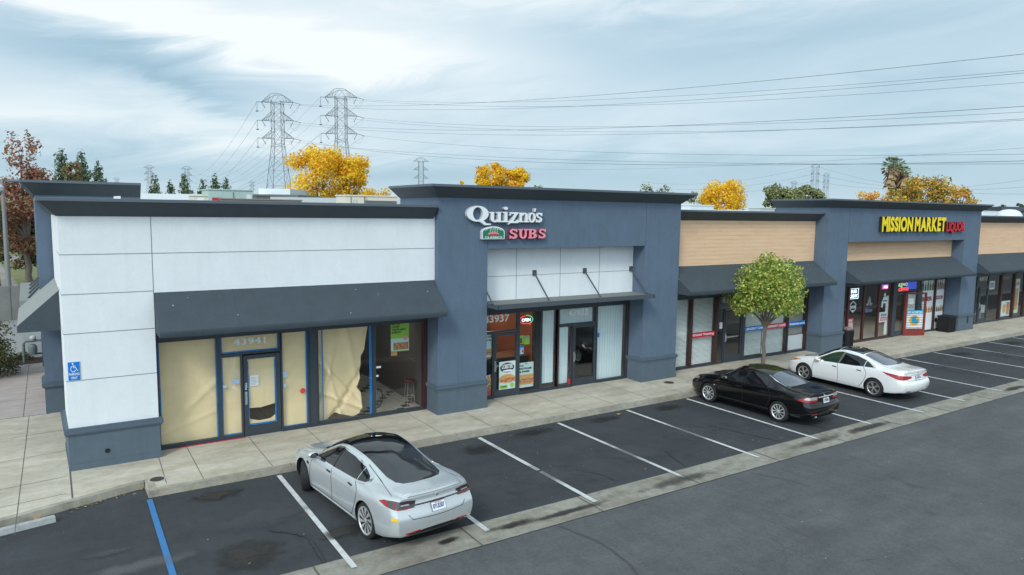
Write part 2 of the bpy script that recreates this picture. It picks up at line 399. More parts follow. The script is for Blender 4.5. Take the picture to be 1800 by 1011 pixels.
# painted stall lines
for k in range(0, 24):
    x = 2.74*k; mb = MB(); z = .0165; y1 = -.13
    if k == 2:
        mb.quad((x-.06, -5.2, z), (x+.06, -5.2, z), (x+.06, -3.12, z), (x-.06, -3.12, z), PAINTW)
        mb.quad((x-.06, -3.02, z), (x+.06, -3.02, z), (x+.06, y1, z), (x-.06, y1, z), PAINTW)
    else: mb.quad((x-.055, -5.2, z), (x+.055, -5.2, z), (x+.055, y1, z), (x-.055, y1, z), PAINTW)
    tag(mb.obj('stall_line'), kind='structure')
tag(MB().quad((-2.79, -9, .0165), (-2.68, -9, .0165), (-2.68, -.12, .0165), (-2.79, -.12, .0165), PAINTB).obj('stall_line'), kind='structure')
# stains and tar cracks as irregular thin sheets
STAIN = mat('stain_oil', (.034, .033, .032), .7, var=.2, vscale=4)
STAINB = mat('stain_brown', (.04, .036, .033), .75, var=.2, vscale=5)
STAINC = mat('stain_gutter', (.055, .047, .04), .6, var=.3, vscale=9)
SPOT = mat('pale_scuff', (.16, .165, .17), .8)
def soft_mat(name, col, amt):
    m = bpy.data.materials.new(name); m.use_nodes = True; t = m.node_tree; N = t.nodes; L = t.links.new; b = N['Principled BSDF']
    b.inputs['Base Color'].default_value = (*col, 1); b.inputs['Roughness'].default_value = .7
    uv = N.new('ShaderNodeTexCoord'); n = N.new('ShaderNodeTexNoise'); n.inputs['Scale'].default_value = 3.2; n.inputs['Detail'].default_value = 6
    L(uv.outputs['Object'], n.inputs[0])
    ln = N.new('ShaderNodeVectorMath'); ln.operation = 'LENGTH'
    sb = N.new('ShaderNodeVectorMath'); sb.operation = 'SUBTRACT'; sb.inputs[1].default_value = (.5, .5, 0); L(uv.outputs['UV'], sb.inputs[0]); L(sb.outputs[0], ln.inputs[0])
    a = N.new('ShaderNodeMath'); a.operation = 'MULTIPLY_ADD'; a.inputs[1].default_value = .55; L(n.outputs[0], a.inputs[0]); L(ln.outputs['Value'], a.inputs[2])
    mr = N.new('ShaderNodeMapRange'); mr.inputs[1].default_value = .72; mr.inputs[2].default_value = .42; mr.inputs[3].default_value = 0; mr.inputs[4].default_value = amt
    L(a.outputs[0], mr.inputs[0]); L(mr.outputs[0], b.inputs['Alpha'])
    return m
OIL = soft_mat('soft_oil', (.022, .021, .021), .6); BRN = soft_mat('soft_brown', (.036, .031, .028), .9); PAL = soft_mat('soft_pale', (.2, .205, .21), .4)
GST = soft_mat('soft_gutter_oil', (.03, .026, .022), .97); DUSTY = soft_mat('soft_dusty', (.085, .09, .097), .55)
smb = MB(); suv = []
def stain(x, y, rx, ry, m, z=.019, rot=0):
    c, s = math.cos(rot), math.sin(rot); z += len(suv)*.00012
    P = [(x+c*a*rx-s*b*ry, y+s*a*rx+c*b*ry, z) for a, b in ((-1,-1),(1,-1),(1,1),(-1,1))]
    smb.add(P, [(0,1,2,3)], m); suv.append(1)
for a in [(-1.5,-3.75,.75,.75,BRN),(-1.45,-.62,.7,.38,BRN),(.3,-3.75,.6,.35,BRN),(7.1,-.5,.8,.35,OIL),(9.7,-.55,.8,.32,OIL),(5.0,-1.0,.7,.5,OIL),
          (3.28,-5.22,.62,.15,GST),(1.85,-5.15,.3,.12,GST),(12.3,-.6,.7,.35,OIL),(8.0,-5.25,1.6,.25,soft_mat('soft_g2',(.06,.056,.05),.6)),
          (13.5,-5.2,1.4,.22,MATS.get('x') or soft_mat('soft_g3',(.06,.056,.05),.6)),(17.5,-.6,.7,.4,OIL),(22.8,-.7,.7,.4,OIL),(25.6,-5.25,1.1,.2,GST),
          (-3.6,-2.4,.5,.16,DUSTY),(-3.2,-3.2,1.1,.3,PAL),(-5.0,-3.0,1.3,.7,DUSTY),(5.5,-3.4,1.4,.9,DUSTY),(8.4,-3.2,1.3,1.0,DUSTY),(11,-2.7,1.3,1.1,DUSTY),
          (16.5,-2.5,1.0,1.2,DUSTY),(21.9,-2.5,1.2,1.2,DUSTY),(27.5,-2.5,1.2,1.4,DUSTY),(33,-2.4,1.4,1.4,DUSTY),(-1.0,-2.2,1.4,.8,DUSTY),
          (31,-1,.8,.5,OIL),(36.5,-.9,.8,.5,OIL),(16,-5.2,1.5,.2,BRN),(4.6,-5.3,1.4,.13,BRN)]: stain(*a)
o = smb.obj('asphalt_stains'); tag(o, kind='structure')
uvl = o.data.uv_layers.new(name='UVMap'); q = [(0,0),(1,0),(1,1),(0,1)]
for i in range(len(uvl.data)): uvl.data[i].uv = q[i % 4]
# tar cracks
mb = MB()
def crack(pts, wd=.03, z=.0185, m=STAIN):
    # wiggly ribbon
    P = []
    for (a, b) in zip(pts, pts[1:]):
        n = max(3, int(math.hypot(b[0]-a[0], b[1]-a[1])/.12))
        for i in range(n): P.append((a[0]+(b[0]-a[0])*i/n+random.uniform(-.02, .02), a[1]+(b[1]-a[1])*i/n+random.uniform(-.02, .02)))
    P.append(pts[-1])
    for a, b in zip(P, P[1:]):
        d = Vector((b[0]-a[0], b[1]-a[1], 0)).normalized(); n = Vector((-d.y, d.x, 0))*wd*random.uniform(.3, .6)
        A = Vector((*a, z)); B = Vector((*b, z)); mb.quad(A-n, B-n, B+n, A+n, m)
crack([(4.1,-5.7),(4.35,-6.6),(4.3,-7.5),(4.0,-8.4)], .06, -.004, mat('tar_soft', (.062, .064, .068), .8))
crack([(9.9,-5.8),(10.3,-6.6),(10.4,-7.1)], .035, -.004, mat('tar_faint', (.07, .073, .077), .8))
T_ = mat('tar_stall', (.036, .038, .04), .8)
crack([(9.2,-3.6),(8.8,-4.7)], .03, m=T_); crack([(12.0,-2.6),(12.6,-4.7)], .03, m=T_); crack([(-.9,-2.9),(-.35,-3.6),(-.4,-4.75)], .06, .0187, T_)
crack([(6.1,-2.9),(6.6,-4.0),(6.7,-4.6)], .02); crack([(14.6,-4.0),(14.9,-4.7)], .03)
rs = random.Random(44)
for i in range(26):
    x, y = rs.uniform(-2, 34), rs.uniform(-12, -5.9); a = rs.uniform(-.5, .5)+(1.57 if rs.random() < .3 else 0); P = [(x, y)]
    for k in range(rs.randint(2, 4)): a += rs.uniform(-.5, .5); x += .55*math.cos(a); y += .55*math.sin(a); P.append((x, y))
    crack(P, .008, -.004, MATS.get('tar_soft'))
for i in range(170):
    x, y = rs.uniform(-5, 40), rs.uniform(-12, -.2); s = rs.uniform(.006, .018); z = -.002 if y < -4.7 else .021
    mb.add([(x-s, y-s, z), (x+s, y-s*.5, z), (x+s*.6, y+s, z+.004), (x-s*.5, y+s, z)], [(0, 1, 2, 3)], mat('grit_pale', (.30, .30, .28), .9))
tag(mb.obj('tar_cracks'), kind='structure')
# drive and kerb behind, on the left
tag(MB().quad((-60, 17.5, .0), (-4.6, 17.5, .0), (-4.6, 75, .0), (-60, 75, .0), mat('old_road', (.24, .24, .235), .9, var=.1, vscale=1.5)).obj('driveway'), kind='structure')
mb = MB()
mb.box(-40, -4.65, 16.9, 17.05, -.02, .15, CURB)
mb.prism([(-60, 82, 0), (-20, 66, 0), (-9, 56, 0), (-6.6, 49, 0), (-6.2, 49, 0), (-6.2, 90, 0), (-60, 90, 0)], (0, 0, -.02), (0, 0, .14), GUT)
tag(mb.obj('driveway_curb'), kind='structure')
tag(MB().quad((-60, 75, .02), (2, 75, .02), (2, 140, .02), (-60, 140, .02), mat('dry_grass', (.16, .17, .06), .9, var=.3, vscale=1)).obj('grass_verge'), kind='structure')
tag(MB().prism([(-6.9, 49, 0), (-4.8, 49, 0), (-4.8, 80, 0), (-10, 80, 0)], (0, 0, .0), (0, 0, .17), MATS['dry_grass']).obj('lawn'), kind='structure')
mb = MB(); mb.prism([(-12, 14.95, 0), (-4.7, 16.3, 0), (-4.7, 18.2, 0), (-12, 18.2, 0)], (0, 0, 0), (0, 0, .158), mat('mulch_bark', (.055, .035, .025), .95, var=.5, vscale=30, bump=1, bscale=40))
for i in range(420):
    x = random.uniform(-11, -4.8); y = random.uniform(15.6, 18.0); s = random.uniform(.03, .08)
    mb.add([(x, y, .16), (x+s, y+random.uniform(-s, s), .165+random.uniform(0, .03)), (x+s*.4, y+s, .17)], [(0, 1, 2)], MATS['mulch_bark'])
tag(mb.obj('mulch_bed'), kind='structure')
# ------------------------------------------------------------------ building
B = empty('strip_mall', (-4.13, 2.25, 0)); B.location = (0, 0, 0)
tag(B, 'long single-storey slate blue, white and tan shopping strip with charcoal cornices and awnings', 'shop building')
JW = mat('panel_joint', (.22, .24, .26), .8)
SK = .028      # the side walls run slightly out of square
def sx(y): return -4.13-SK*(y-2.25)

def cornice(name, parent, path, z0, z1, fl, back=.3, m=CORN):
    """path: outer wall line (x,y) with outward normals to the right of travel; flared profile swept along it"""
    prof = [(0, z0), (.02, z0-.015), (fl, z1-.07), (fl+.03, z1-.07), (fl+.03, z1), (fl-.1, z1+.005), (-back, z1-.02)]
    n = len(path); mb = MB(); rows = []
    for i, p in enumerate(path):
        p = Vector((*p, 0)); dn = []
        if i > 0: d = (p-Vector((*path[i-1], 0))).normalized(); dn.append(Vector((d.y, -d.x, 0)))
        if i < n-1: d = (Vector((*path[i+1], 0))-p).normalized(); dn.append(Vector((d.y, -d.x, 0)))
        q = sum(dn, Vector()); q = q/(q.length_squared)*(len(dn) if len(dn) == 1 else 2) if len(dn) == 2 else dn[0]
        if len(dn) == 2: q = (dn[0]+dn[1])/(1+dn[0].dot(dn[1]))
        rows.append([p+q*o+Vector((0, 0, z)) for o, z in prof])
    k = len(prof)
    for i in range(n-1):
        for j in range(k-1):
            mm = CAPM if j in (2, 3, 4, 5) else m
            mb.add([rows[i][j], rows[i+1][j], rows[i+1][j+1], rows[i][j+1]], [(0, 1, 2, 3)], mm)
    for e in (0, n-1): mb.add(rows[e], [tuple(range(k))], m)
    return mb.obj(name, parent)

def trim(mb, x0, x1, y, z0=.86, z1=1.04, out=.07, m=DKBLUE, left=True, right=True, yb=2.78):
    """rounded sill moulding round a pier base"""
    def ring(o, za, zb): mb.box(x0-(o if left else 0), x1+(o if right else 0), y-o, yb, za, zb, m)
    h = z1-z0
    for i in range(7):
        a = math.pi*(i+.5)/7
        ring(out*(.35+.65*math.sin(a))+.0007*i, z0+h*.22+h*.78*i/7, z0+h*.22+h*.78*(i+1)/7)
    ring(out*.45, z0, z0+h*.22)

def pier(name, x0, x1, y0, ztop, m=BLUE, yb=2.78, base=.02, zb=.15):
    mb = MB(); mb.box(x0, x1, y0, yb, 1.0, ztop, m)
    o = mb.obj(name, B, bevel=.012)
    b = MB(); b.box(x0-base, x1+base, y0-base, yb, zb-.1, .9, DKBLUE)
    b.box(x0-base-.012, x1+base+.012, y0-base-.012, yb, zb-.1, .30, DKBLUE)
    trim(b, x0, x1, y0); b.obj('pier_base', o)
    return o

# --- corner unit: white walls
wall = MB()
wall.prism([(-4.13, 2.25, 0), (-2.26, 2.25, 0), (-2.26, 3.0, 0), (sx(3.0), 3.0, 0)], (0, 0, 1.0), (0, 0, 6.2), WHITE)
wall.box(-2.26, 5.28, 2.25, 2.7, 4.2, 6.2, WHITE)
for z in (5.19, 4.28, 3.37, 2.27):
    wall.box(-4.135, (-2.26 if z < 5 else 5.27), 2.246, 2.2495, z-.008, z+.008, JW)
wall.box(-2.268, -2.252, 2.246, 2.2495, 4.2, 6.07, JW)
wall.prism([(sx(3.0), 3.0, 0), (-3.9, 3.0, 0), (-3.9, 4.1, 0), (sx(4.1), 4.1, 0)], (0, 0, 1.0), (0, 0, 6.2), WARMW)
for z in (5.19, 4.28, 3.37, 2.27):
    wall.add([(-4.134, 2.25, z-.008), (sx(4.1)-.004, 4.1, z-.008), (sx(4.1)-.004, 4.1, z+.008), (-4.134, 2.25, z+.008)], [(0, 1, 2, 3)], JW)
cw = wall.obj('white_wall', B)
bs = MB()
bs.prism([(-4.15, 2.21, 0), (-2.24, 2.21, 0), (-2.24, 2.9, 0), (-3.8, 4.13, 0), (sx(4.1)-.03, 4.13, 0)], (0, 0, .05), (0, 0, 1.0), DKBLUE)
bs.prism([(-4.165, 2.195, 0), (-2.225, 2.195, 0), (-2.225, 2.9, 0), (-3.8, 4.14, 0), (sx(4.1)-.045, 4.14, 0)], (0, 0, .05), (0, 0, .30), DKBLUE)
for i in range(8):
    a = math.pi*(i+.5)/8; o_ = .08*(.35+.65*math.sin(a)); z0 = .98+.18*i/8
    bs.prism([(-4.15-o_, 2.23-o_, 0), (-2.24+o_, 2.23-o_, 0), (-2.24+o_, 2.8, 0), (-3.8, 4.13+o_, 0), (sx(4.1)-.03-o_, 4.13+o_, 0)], (0, 0, z0), (0, 0, z0+.0225), DKBLUE)
bs.obj('pier_base', cw)
sp = MB(); sp.lathe([(.075, 0), (.075, .012), (.055, .012)], (-3.38, 2.208, .52), DKBLUE, 20, 'y'); 
sp.lathe([(.055, 0), (.05, .004)], (-3.38, 2.193, .52), BLK, 20, 'y'); sp.obj('drain_spout', B)
# dark blue panel between the awning and the back tower, left side
sw = MB()
sw.prism([(sx(4.1), 4.1, 0), (-3.9, 4.1, 0), (-3.9, 7.9, 0), (sx(7.9), 7.9, 0)], (0, 0, 3.6), (0, 0, 6.2), WARMW)
sw.obj('side_wall', B)
cornice('cornice', B, [(sx(7.9), 7.9), (-4.13, 2.25), (5.22, 2.25)], 6.08, 6.47, .36, .3)
# --- left tower at the back
LT = MB(); LT.prism([(-4.66, 8, 0), (-1.95, 8, 0), (-1.95, 10.2, 0), (-4.72, 10.2, 0)], (0, 0, 6.2), (0, 0, 6.75), BLUE)
LT.prism([(-4.66, 8, 0), (-3.7, 8, 0), (-3.7, 9.1, 0), (-4.69, 9.1, 0)], (0, 0, 1.0), (0, 0, 6.2), BLUE)
LT.prism([(-4.69, 9.1, 0), (-3.7, 9.1, 0), (-3.7, 16.6, 0), (-4.9, 16.6, 0)], (0, 0, 5.15), (0, 0, 6.75), BLUE)
LT.prism([(-4.88, 15.4, 0), (-3.7, 15.4, 0), (-3.7, 16.6, 0), (-4.9, 16.6, 0)], (0, 0, .1), (0, 0, 5.15), BLUE)
LT.prism([(-4.3, 9.1, 0), (-3.7, 9.1, 0), (-3.7, 15.4, 0), (-4.4, 15.4, 0)], (0, 0, 3.0), (0, 0, 5.15), WHITE)
lt = LT.obj('tower', B)
b = MB(); b.prism([(-4.68, 7.98, 0), (-3.7, 7.98, 0), (-3.7, 9.12, 0), (-4.71, 9.12, 0)], (0, 0, .05), (0, 0, .92), DKBLUE)
for i in range(6):
    a = math.pi*(i+.5)/6; o_ = .07*(.35+.65*math.sin(a)); z0 = .92+.16*i/6
    b.prism([(-4.68-o_, 7.98-o_, 0), (-3.7, 7.98-o_, 0), (-3.7, 9.12+o_, 0), (-4.71-o_, 9.12+o_, 0)], (0, 0, z0), (0, 0, z0+.0267), DKBLUE)
b.obj('pier_base', lt)
cornice('cornice', lt, [(-4.9, 16.6), (-4.66, 8), (-1.95, 8.0)], 6.62, 7.02, .3, .3)
# dark side storefront wall under the side awning
swl = MB(); swl.prism([(-3.95, 4.1, 0), (-3.7, 4.1, 0), (-3.7, 8.0, 0), (-4.05, 8.0, 0)], (0, 0, .1), (0, 0, 3.6), FRAME); swl.obj('side_storefront', B)
def side_awning(y0, y1, xi, xo, zt, zf, vh):
    mb = MB(); t = .012
    A = (xi, y0, zt); Bq = (xi-SK*(y1-y0), y1, zt); Cq = (xo-SK*(y1-y0), y1, zf); D = (xo, y0, zf)
    mb.add([A, Bq, Cq, D], [(0, 1, 2, 3)], AWNP)
    mb.add([A, D, (xi, y0, zf)], [(0, 1, 2)], AWN); mb.add([Bq, Cq, (Bq[0], y1, zf)], [(0, 1, 2)], AWN)
    o = mb.obj('awning', B)
    v = MB(); v.add([D, Cq, (Cq[0], y1, zf-vh), (D[0], y0, zf-vh)], [(0, 1, 2, 3)], AWN)
    v.add([(D[0], y0-.003, zf), (D[0], y0-.003, zf-vh), (xi, y0-.003, zf-vh), (xi, y0-.003, zf)], [(0, 1, 2, 3)], AWN)
    v.obj('valance', o)
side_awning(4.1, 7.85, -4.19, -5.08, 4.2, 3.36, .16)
# small flat canopy on the side tower
cn = MB(); cn.prism([(-4.4, 9.2, 0), (-5.22, 9.2, 0), (-5.42, 15.3, 0), (-4.5, 15.3, 0)], (0, 0, 3.28), (0, 0, 3.42), AWNP); cn2 = cn.obj('canopy', B)
for y in (9.9, 11.3, 12.7, 14.1):
    MB().tube([(-5.0-.02*(y-9), y, 3.42), (-4.42, y+.05, 4.1)], .035, CORN).obj('support_rod', cn2)

# --- fabric awnings
def awning(x0, x1, yw, yf, zt, zf, vh, sag=.02):
    n = max(8, int((x1-x0)/.35)); mb = MB(); vs = []; rows = 7
    for i in range(n+1):
        x = x0+(x1-x0)*i/n
        for j in range(rows):
            t = j/(rows-1); s = math.sin(math.pi*t)*sag*(.55+.45*math.cos(2*math.pi*(x-x0)/1.85))
            vs.append((x, yw+(yf-yw)*t, zt+(zf-zt)*t-s-.01*math.sin(x*2.1+t*3)*t*(1-t)*4*.5))
    mb.add(vs, [(i*rows+j, (i+1)*rows+j, (i+1)*rows+j+1, i*rows+j+1) for i in range(n) for j in range(rows-1)], AWN)
    for x, k in ((x0, 0), (x1, n)):
        mb.add([vs[k*rows+j] for j in range(rows)]+[(x, yw, zf)], [tuple(range(rows+1))], AWN)
    for x in [x0+1.85*q for q in range(1, int((x1-x0)/1.85)+1)]:
        i = min(n, round((x-x0)/(x1-x0)*n)); xs_ = vs[i*rows][0]
        for j in range(rows-1):
            p, q = vs[i*rows+j], vs[i*rows+j+1]; mb.quad((xs_-.012, p[1], p[2]+.003), (xs_-.012, q[1], q[2]+.003), (xs_+.012, q[1], q[2]+.007), (xs_+.012, p[1], p[2]+.007), AWN)
    rs = random.Random(int(x0*10))
    for _ in range(int((x1-x0)*1.1)):
        i = rs.randrange(n); j = rs.randrange(rows-1); p = vs[i*rows+j]; s = rs.uniform(.008, .02)
        mb.quad((p[0], p[1], p[2]+.006), (p[0]+s, p[1], p[2]+.006), (p[0]+s, p[1]-s*1.6, p[2]-s*1.4+.008), (p[0], p[1]-s*1.6, p[2]-s*1.4+.008), mat('bird_dropping', (.5, .52, .53), .8))
    o = mb.obj('awning', B, smooth=40)
    v = MB(); vv = []
    for i in range(n+1):
        x = x0+(x1-x0)*i/n; w_ = .012*math.sin(x*3.3)+.008*math.sin(x*7.1)
        zz = zf-vh-.015*abs(math.sin(math.pi*(x-x0)/1.85))
        vv += [(x, yf, zf+.004), (x, yf-.02+w_*.4, zf-.05), (x, yf+.03+w_, zz)]
    v.add(vv, [(i*3+j, (i+1)*3+j, (i+1)*3+j+1, i*3+j+1) for i in range(n) for j in range(2)], AWN)
    for x, k in ((x0, 0), (x1, n)): v.quad((x, yf, zf), (x, yf+.03, zf-vh), (x, yw, zf-vh+.02), (x, yw, zf), AWN)
    v.obj('valance', o, smooth=50)
    fr = MB(); fr.tube([(x0+.02, yf+.02, zf-.02), (x1-.02, yf+.02, zf-.02)], .015, STEEL)
    for i in range(int((x1-x0)/1.85)+1):
        x = x0+.02+(x1-x0-.04)*i/int((x1-x0)/1.85); fr.tube([(x, yw, zt-.03), (x, yf+.03, zf-.02), (x, yw, zf-.02)], .014, STEEL)
    fr.obj('awning_frame', o)
    return o
awning(-2.25, 5.25, 2.24, 1.38, 4.24, 3.40, .15)

# --- towers
def tower(x0, x1, ox0, ox1, oz):
    mb = MB(); y0, yb = 2.0, 4.75
    mb.box(x0, ox0, y0, 2.78, 1.0, oz, BLUE); mb.box(ox1, x1, y0, 2.78, 1.0, oz, BLUE)
    mb.box(x0, x1, y0, 2.6, oz, 6.8, BLUE)
    mb.box(x0, x0+.3, 2.6, yb, 5.3, 6.8, BLUE); mb.box(x1-.3, x1, 2.6, yb, 5.3, 6.8, BLUE)
    mb.box(x0+.3, x1-.3, yb-.25, yb, 5.3, 6.8, BLUE)
    for x in (ox0, ox1): mb.box(x-.006, x+.006, y0-.002, y0+.001, oz+.0, 6.71, mat('joint_blue', srgb(60, 72, 90), .9))
    o = mb.obj('tower', B)
    for a, c in ((x0, ox0), (ox1, x1)):
        b = MB(); b.box(a-.02, c+.02, y0-.02, 2.79, .05, .9, DKBLUE); b.box(a-.03, c+.03, y0-.032, 2.79, .05, .27, DKBLUE)
        trim(b, a, c, y0); b.obj('pier_base', o)
    cornice('cornice', o, [(x0, yb), (x0, y0), (x1, y0), (x1, yb)], 6.71, 7.07, .38, .3)
    return o
t1 = tower(5.28, 15.3, 6.97, 13.57, 5.16)
t2 = tower(24.5, 38.62, 26.12, 36.92, 5.15)
# scuppers / drain holes on the right hand piers
for x in (26.2,):
    MB().lathe([(.07, 0), (.07, .012), (.05, .012)], (x, 1.975, .48), BLK, 18, 'y').obj('drain_spout', B)
pb = MB(); pb.box(37.9, 37.96, 1.93, 1.965, .55, .95, FRAME); pb.obj('conduit_box', B)

# --- middle infill walls
iw = MB(); iw.box(6.97, 13.57, 2.62, 2.95, 3.3, 5.3, WHITE)
for x in (8.45, 10.24, 11.97): iw.box(x-.008, x+.008, 2.616, 2.6195, 3.4, 5.16, JW)
iw.box(6.975, 13.565, 2.6165, 2.6195, 4.215, 4.23, JW); iw.obj('white_wall', B)
def siding_mat():
    m = bpy.data.materials.new('tan_siding'); m.use_nodes = True; MATS['tan_siding'] = m
    t = m.node_tree; N = t.nodes; L = t.links.new; b = N['Principled BSDF']
    tc = N.new('ShaderNodeTexCoord'); mp = N.new('ShaderNodeMapping'); mp.inputs['Scale'].default_value = (.35, 1, 3)
    L(tc.outputs['Object'], mp.inputs[0]); n = N.new('ShaderNodeTexNoise'); n.inputs['Scale'].default_value = 3; n.inputs['Detail'].default_value = 6
    L(mp.outputs[0], n.inputs[0]); r = N.new('ShaderNodeValToRGB')
    r.color_ramp.elements[0].position = .3; r.color_ramp.elements[0].color = srgb(224, 186, 150)
    r.color_ramp.elements[1].position = .7; r.color_ramp.elements[1].color = srgb(233, 198, 164)
    L(n.outputs[0], r.inputs[0]); L(r.outputs[0], b.inputs['Base Color']); b.inputs['Roughness'].default_value = .75
    return m
TAN = siding_mat(); TJ = mat('siding_gap', srgb(196, 158, 126), .9)
def siding(x0, x1, y, z0, z1):
    mb = MB(); n = int((z1-z0)/.152); h = (z1-z0)/n
    for i in range(n):
        za = z0+h*i; zb = za+h-.005
        # boards with random butt joints
        x = x0; rs = random.Random(i*7+int(x0))
        while x < x1-.01:
            xe = min(x1, x+rs.choice((3.6, 3.6, 2.4, 1.6))) if x > x0 else min(x1, x+rs.uniform(.6, 3.4))
            mb.add([(x+.003, y, za), (xe-.003, y, za), (xe-.003, y+.004, zb), (x+.003, y+.004, zb), (x+.003, y+.03, za), (xe-.003, y+.03, za), (xe-.003, y+.03, zb), (x+.003, y+.03, zb)],
                   [(0, 1, 2, 3), (4, 7, 6, 5), (0, 4, 5, 1), (3, 2, 6, 7)], TAN); x = xe
    mb.box(x0, x1, y+.02, y+.35, z0-.1, z1+.05, TJ)
    return mb.obj('siding_panel', B)
siding(15.31, 24.49, 2.6, 4.22, 6.1); cornice('cornice', B, [(15.31, 2.6), (24.49, 2.6)], 6.09, 6.47, .42, .3)
siding(26.13, 36.91, 2.6, 4.1, 5.2)
siding(38.63, 66, 2.5, 4.22, 6.1); cornice('cornice', B, [(38.63, 2.5), (66, 2.5)], 6.09, 6.47, .42, .3)
awning(15.33, 24.47, 2.59, 1.38, 4.30, 3.46, .15)
awning(26.15, 36.89, 2.59, 1.26, 4.22, 3.40, .13)
awning(38.66, 66, 2.49, 1.38, 4.28, 3.42, .13)

# --- steel canopy between the first tower's piers
cp = MB(); cp.box(6.99, 13.55, 1.48, 2.6, 3.40, 3.44, mat('canopy_deck', srgb(120, 122, 120), .7, var=.12, vscale=3)); cp.box(7.0, 13.52, 1.40, 1.50, 3.33, 3.47, CORN)
cp.box(6.975, 7.02, 1.40, 1.97, 3.33, 3.46, CORN); cp.box(13.50, 13.545, 1.40, 1.97, 3.33, 3.46, CORN); cp.box(6.99, 13.55, 1.5, 2.6, 3.34, 3.395, CORN)
cpo = cp.obj('canopy', B)
for x in (7.03, 9.16, 11.3, 13.46):
    MB().tube([(x, 2.60, 4.28), (x-.12, 1.58, 3.49)], .025, CORN, 8).obj('support_rod', cpo)
    MB().box(x-.075, x+.075, 2.585, 2.615, 4.2, 4.38, CORN).obj('bracket_plate', cpo)

# --- dividing structure behind the glass line: roof, floors, back and party walls
bk = MB(); bk.box(-2.26, 66, 2.72, 2.86, 2.96, 4.3, FRAME)
bk.obj('transom_beam', B)
rf = MB(); rf.prism([(-3.9, 2.98, 0), (66, 2.98, 0), (66, 24, 0), (-4.4, 24, 0)], (0, 0, 5.3), (0, 0, 5.55), mat('roof_membrane', (.5, .5, .49), .8, var=.1)); rf.obj('roof', B)
bw = MB(); bw.box(-4.4, 66, 13.0, 13.2, .1, 5.3, mat('back_wall', (.25, .24, .22), .9)); bw.box(-4.4, -4.2, 16.4, 24, .1, 5.3, WHITE); bw.obj('back_wall', B)
cl = MB(); cl.box(-2.2, 66, 2.9, 13, 3.1, 3.16, mat('ceiling_tile', (.28, .28, .27), .9)); cl.obj('ceiling', B)
FLT = mat('shop_floor_tile', (.5, .47, .41), .35, var=.08)
def room(x0, x1, wallm, floorm, d=9):
    mb = MB(); mb.quad((x0, 2.86, .158), (x1, 2.86, .158), (x1, 2.86+d, .158), (x0, 2.86+d, .158), floorm)
    mb.obj('shop_floor', B)
    m2 = MB(); m2.box(x0, x1, 2.86+d, 2.95+d, .15, 3.1, wallm); m2.box(x0, x0+.06, 2.9, 2.86+d, .15, 3.1, wallm); m2.box(x1-.06, x1, 2.9, 2.86+d, .15, 3.1, wallm)
    m2.obj('interior_wall', B)
room(-2.24, 5.3, mat('wall_brown_dark', (.11, .09, .075), .8), FLT)
# coloured floor tiles
ft = MB(); TG = mat('tile_green', (.03, .08, .06), .4); TR_ = mat('tile_red', (.18, .03, .03), .4); TB = mat('tile_black', (.02, .02, .02), .4)
k = 0
for i in range(14):
    for j in range(20):
        x = 1.9+.3*i*.85+(j % 2)*.0; y = 3.0+.3*j
        if (i*3+j*2) % 5 == 0:
            ft.quad((x, y, .163), (x+.25, y, .163), (x+.25, y+.25, .163), (x, y+.25, .163), (TB, TG, TB, TR_, TB)[k % 5]); k += 1
for i in range(30): ft.box(-2+.255*i, -2+.255*i+.006, 2.9, 9, .158, .160, TB)
ft.obj('floor_inlay', B)
room(5.3, 9.5, mat('wall_orange', (.42, .11, .025), .7), mat('floor_dark_tile', (.08, .05, .04), .4), 5)
room(9.5, 15.3, mat('wall_pale', (.5, .55, .55), .8), FLT, 5)
room(15.3, 25, mat('wall_grey', (.35, .36, .35), .8), mat('carpet', (.12, .12, .12), .9), 6)
room(25.0, 38.6, mat('wall_market', (.14, .12, .10), .8), FLT, 9)
room(38.6, 66, mat('wall_cafe', (.22, .21, .19), .8), mat('cafe_floor', (.14, .13, .12), .5), 7)

LIT = mat('added_ceiling_panel', (.9, .9, .85), .5, emit=(1, .95, .85), estr=7)  # unseen glowing ceiling panels, added to brighten the shop interiors
for x, y, w_ in ((7.4, 3.6, .9), (8.6, 5.2, .6), (28.5, 4.5, 1.2), (31.5, 4.5, 1.2), (34.5, 4.8, 1.2), (30, 8, 1.2), (42, 5, 1.2), (46, 5, 1.2), (2.5, 8, .6), (3.6, 4.2, .9), (17.5, 5, .9), (21.5, 5, .9), (12.5, 5, .6)):
    box('added_ceiling_light', B, x, x+w_, y, y+.5, 3.05, 3.09, LIT)
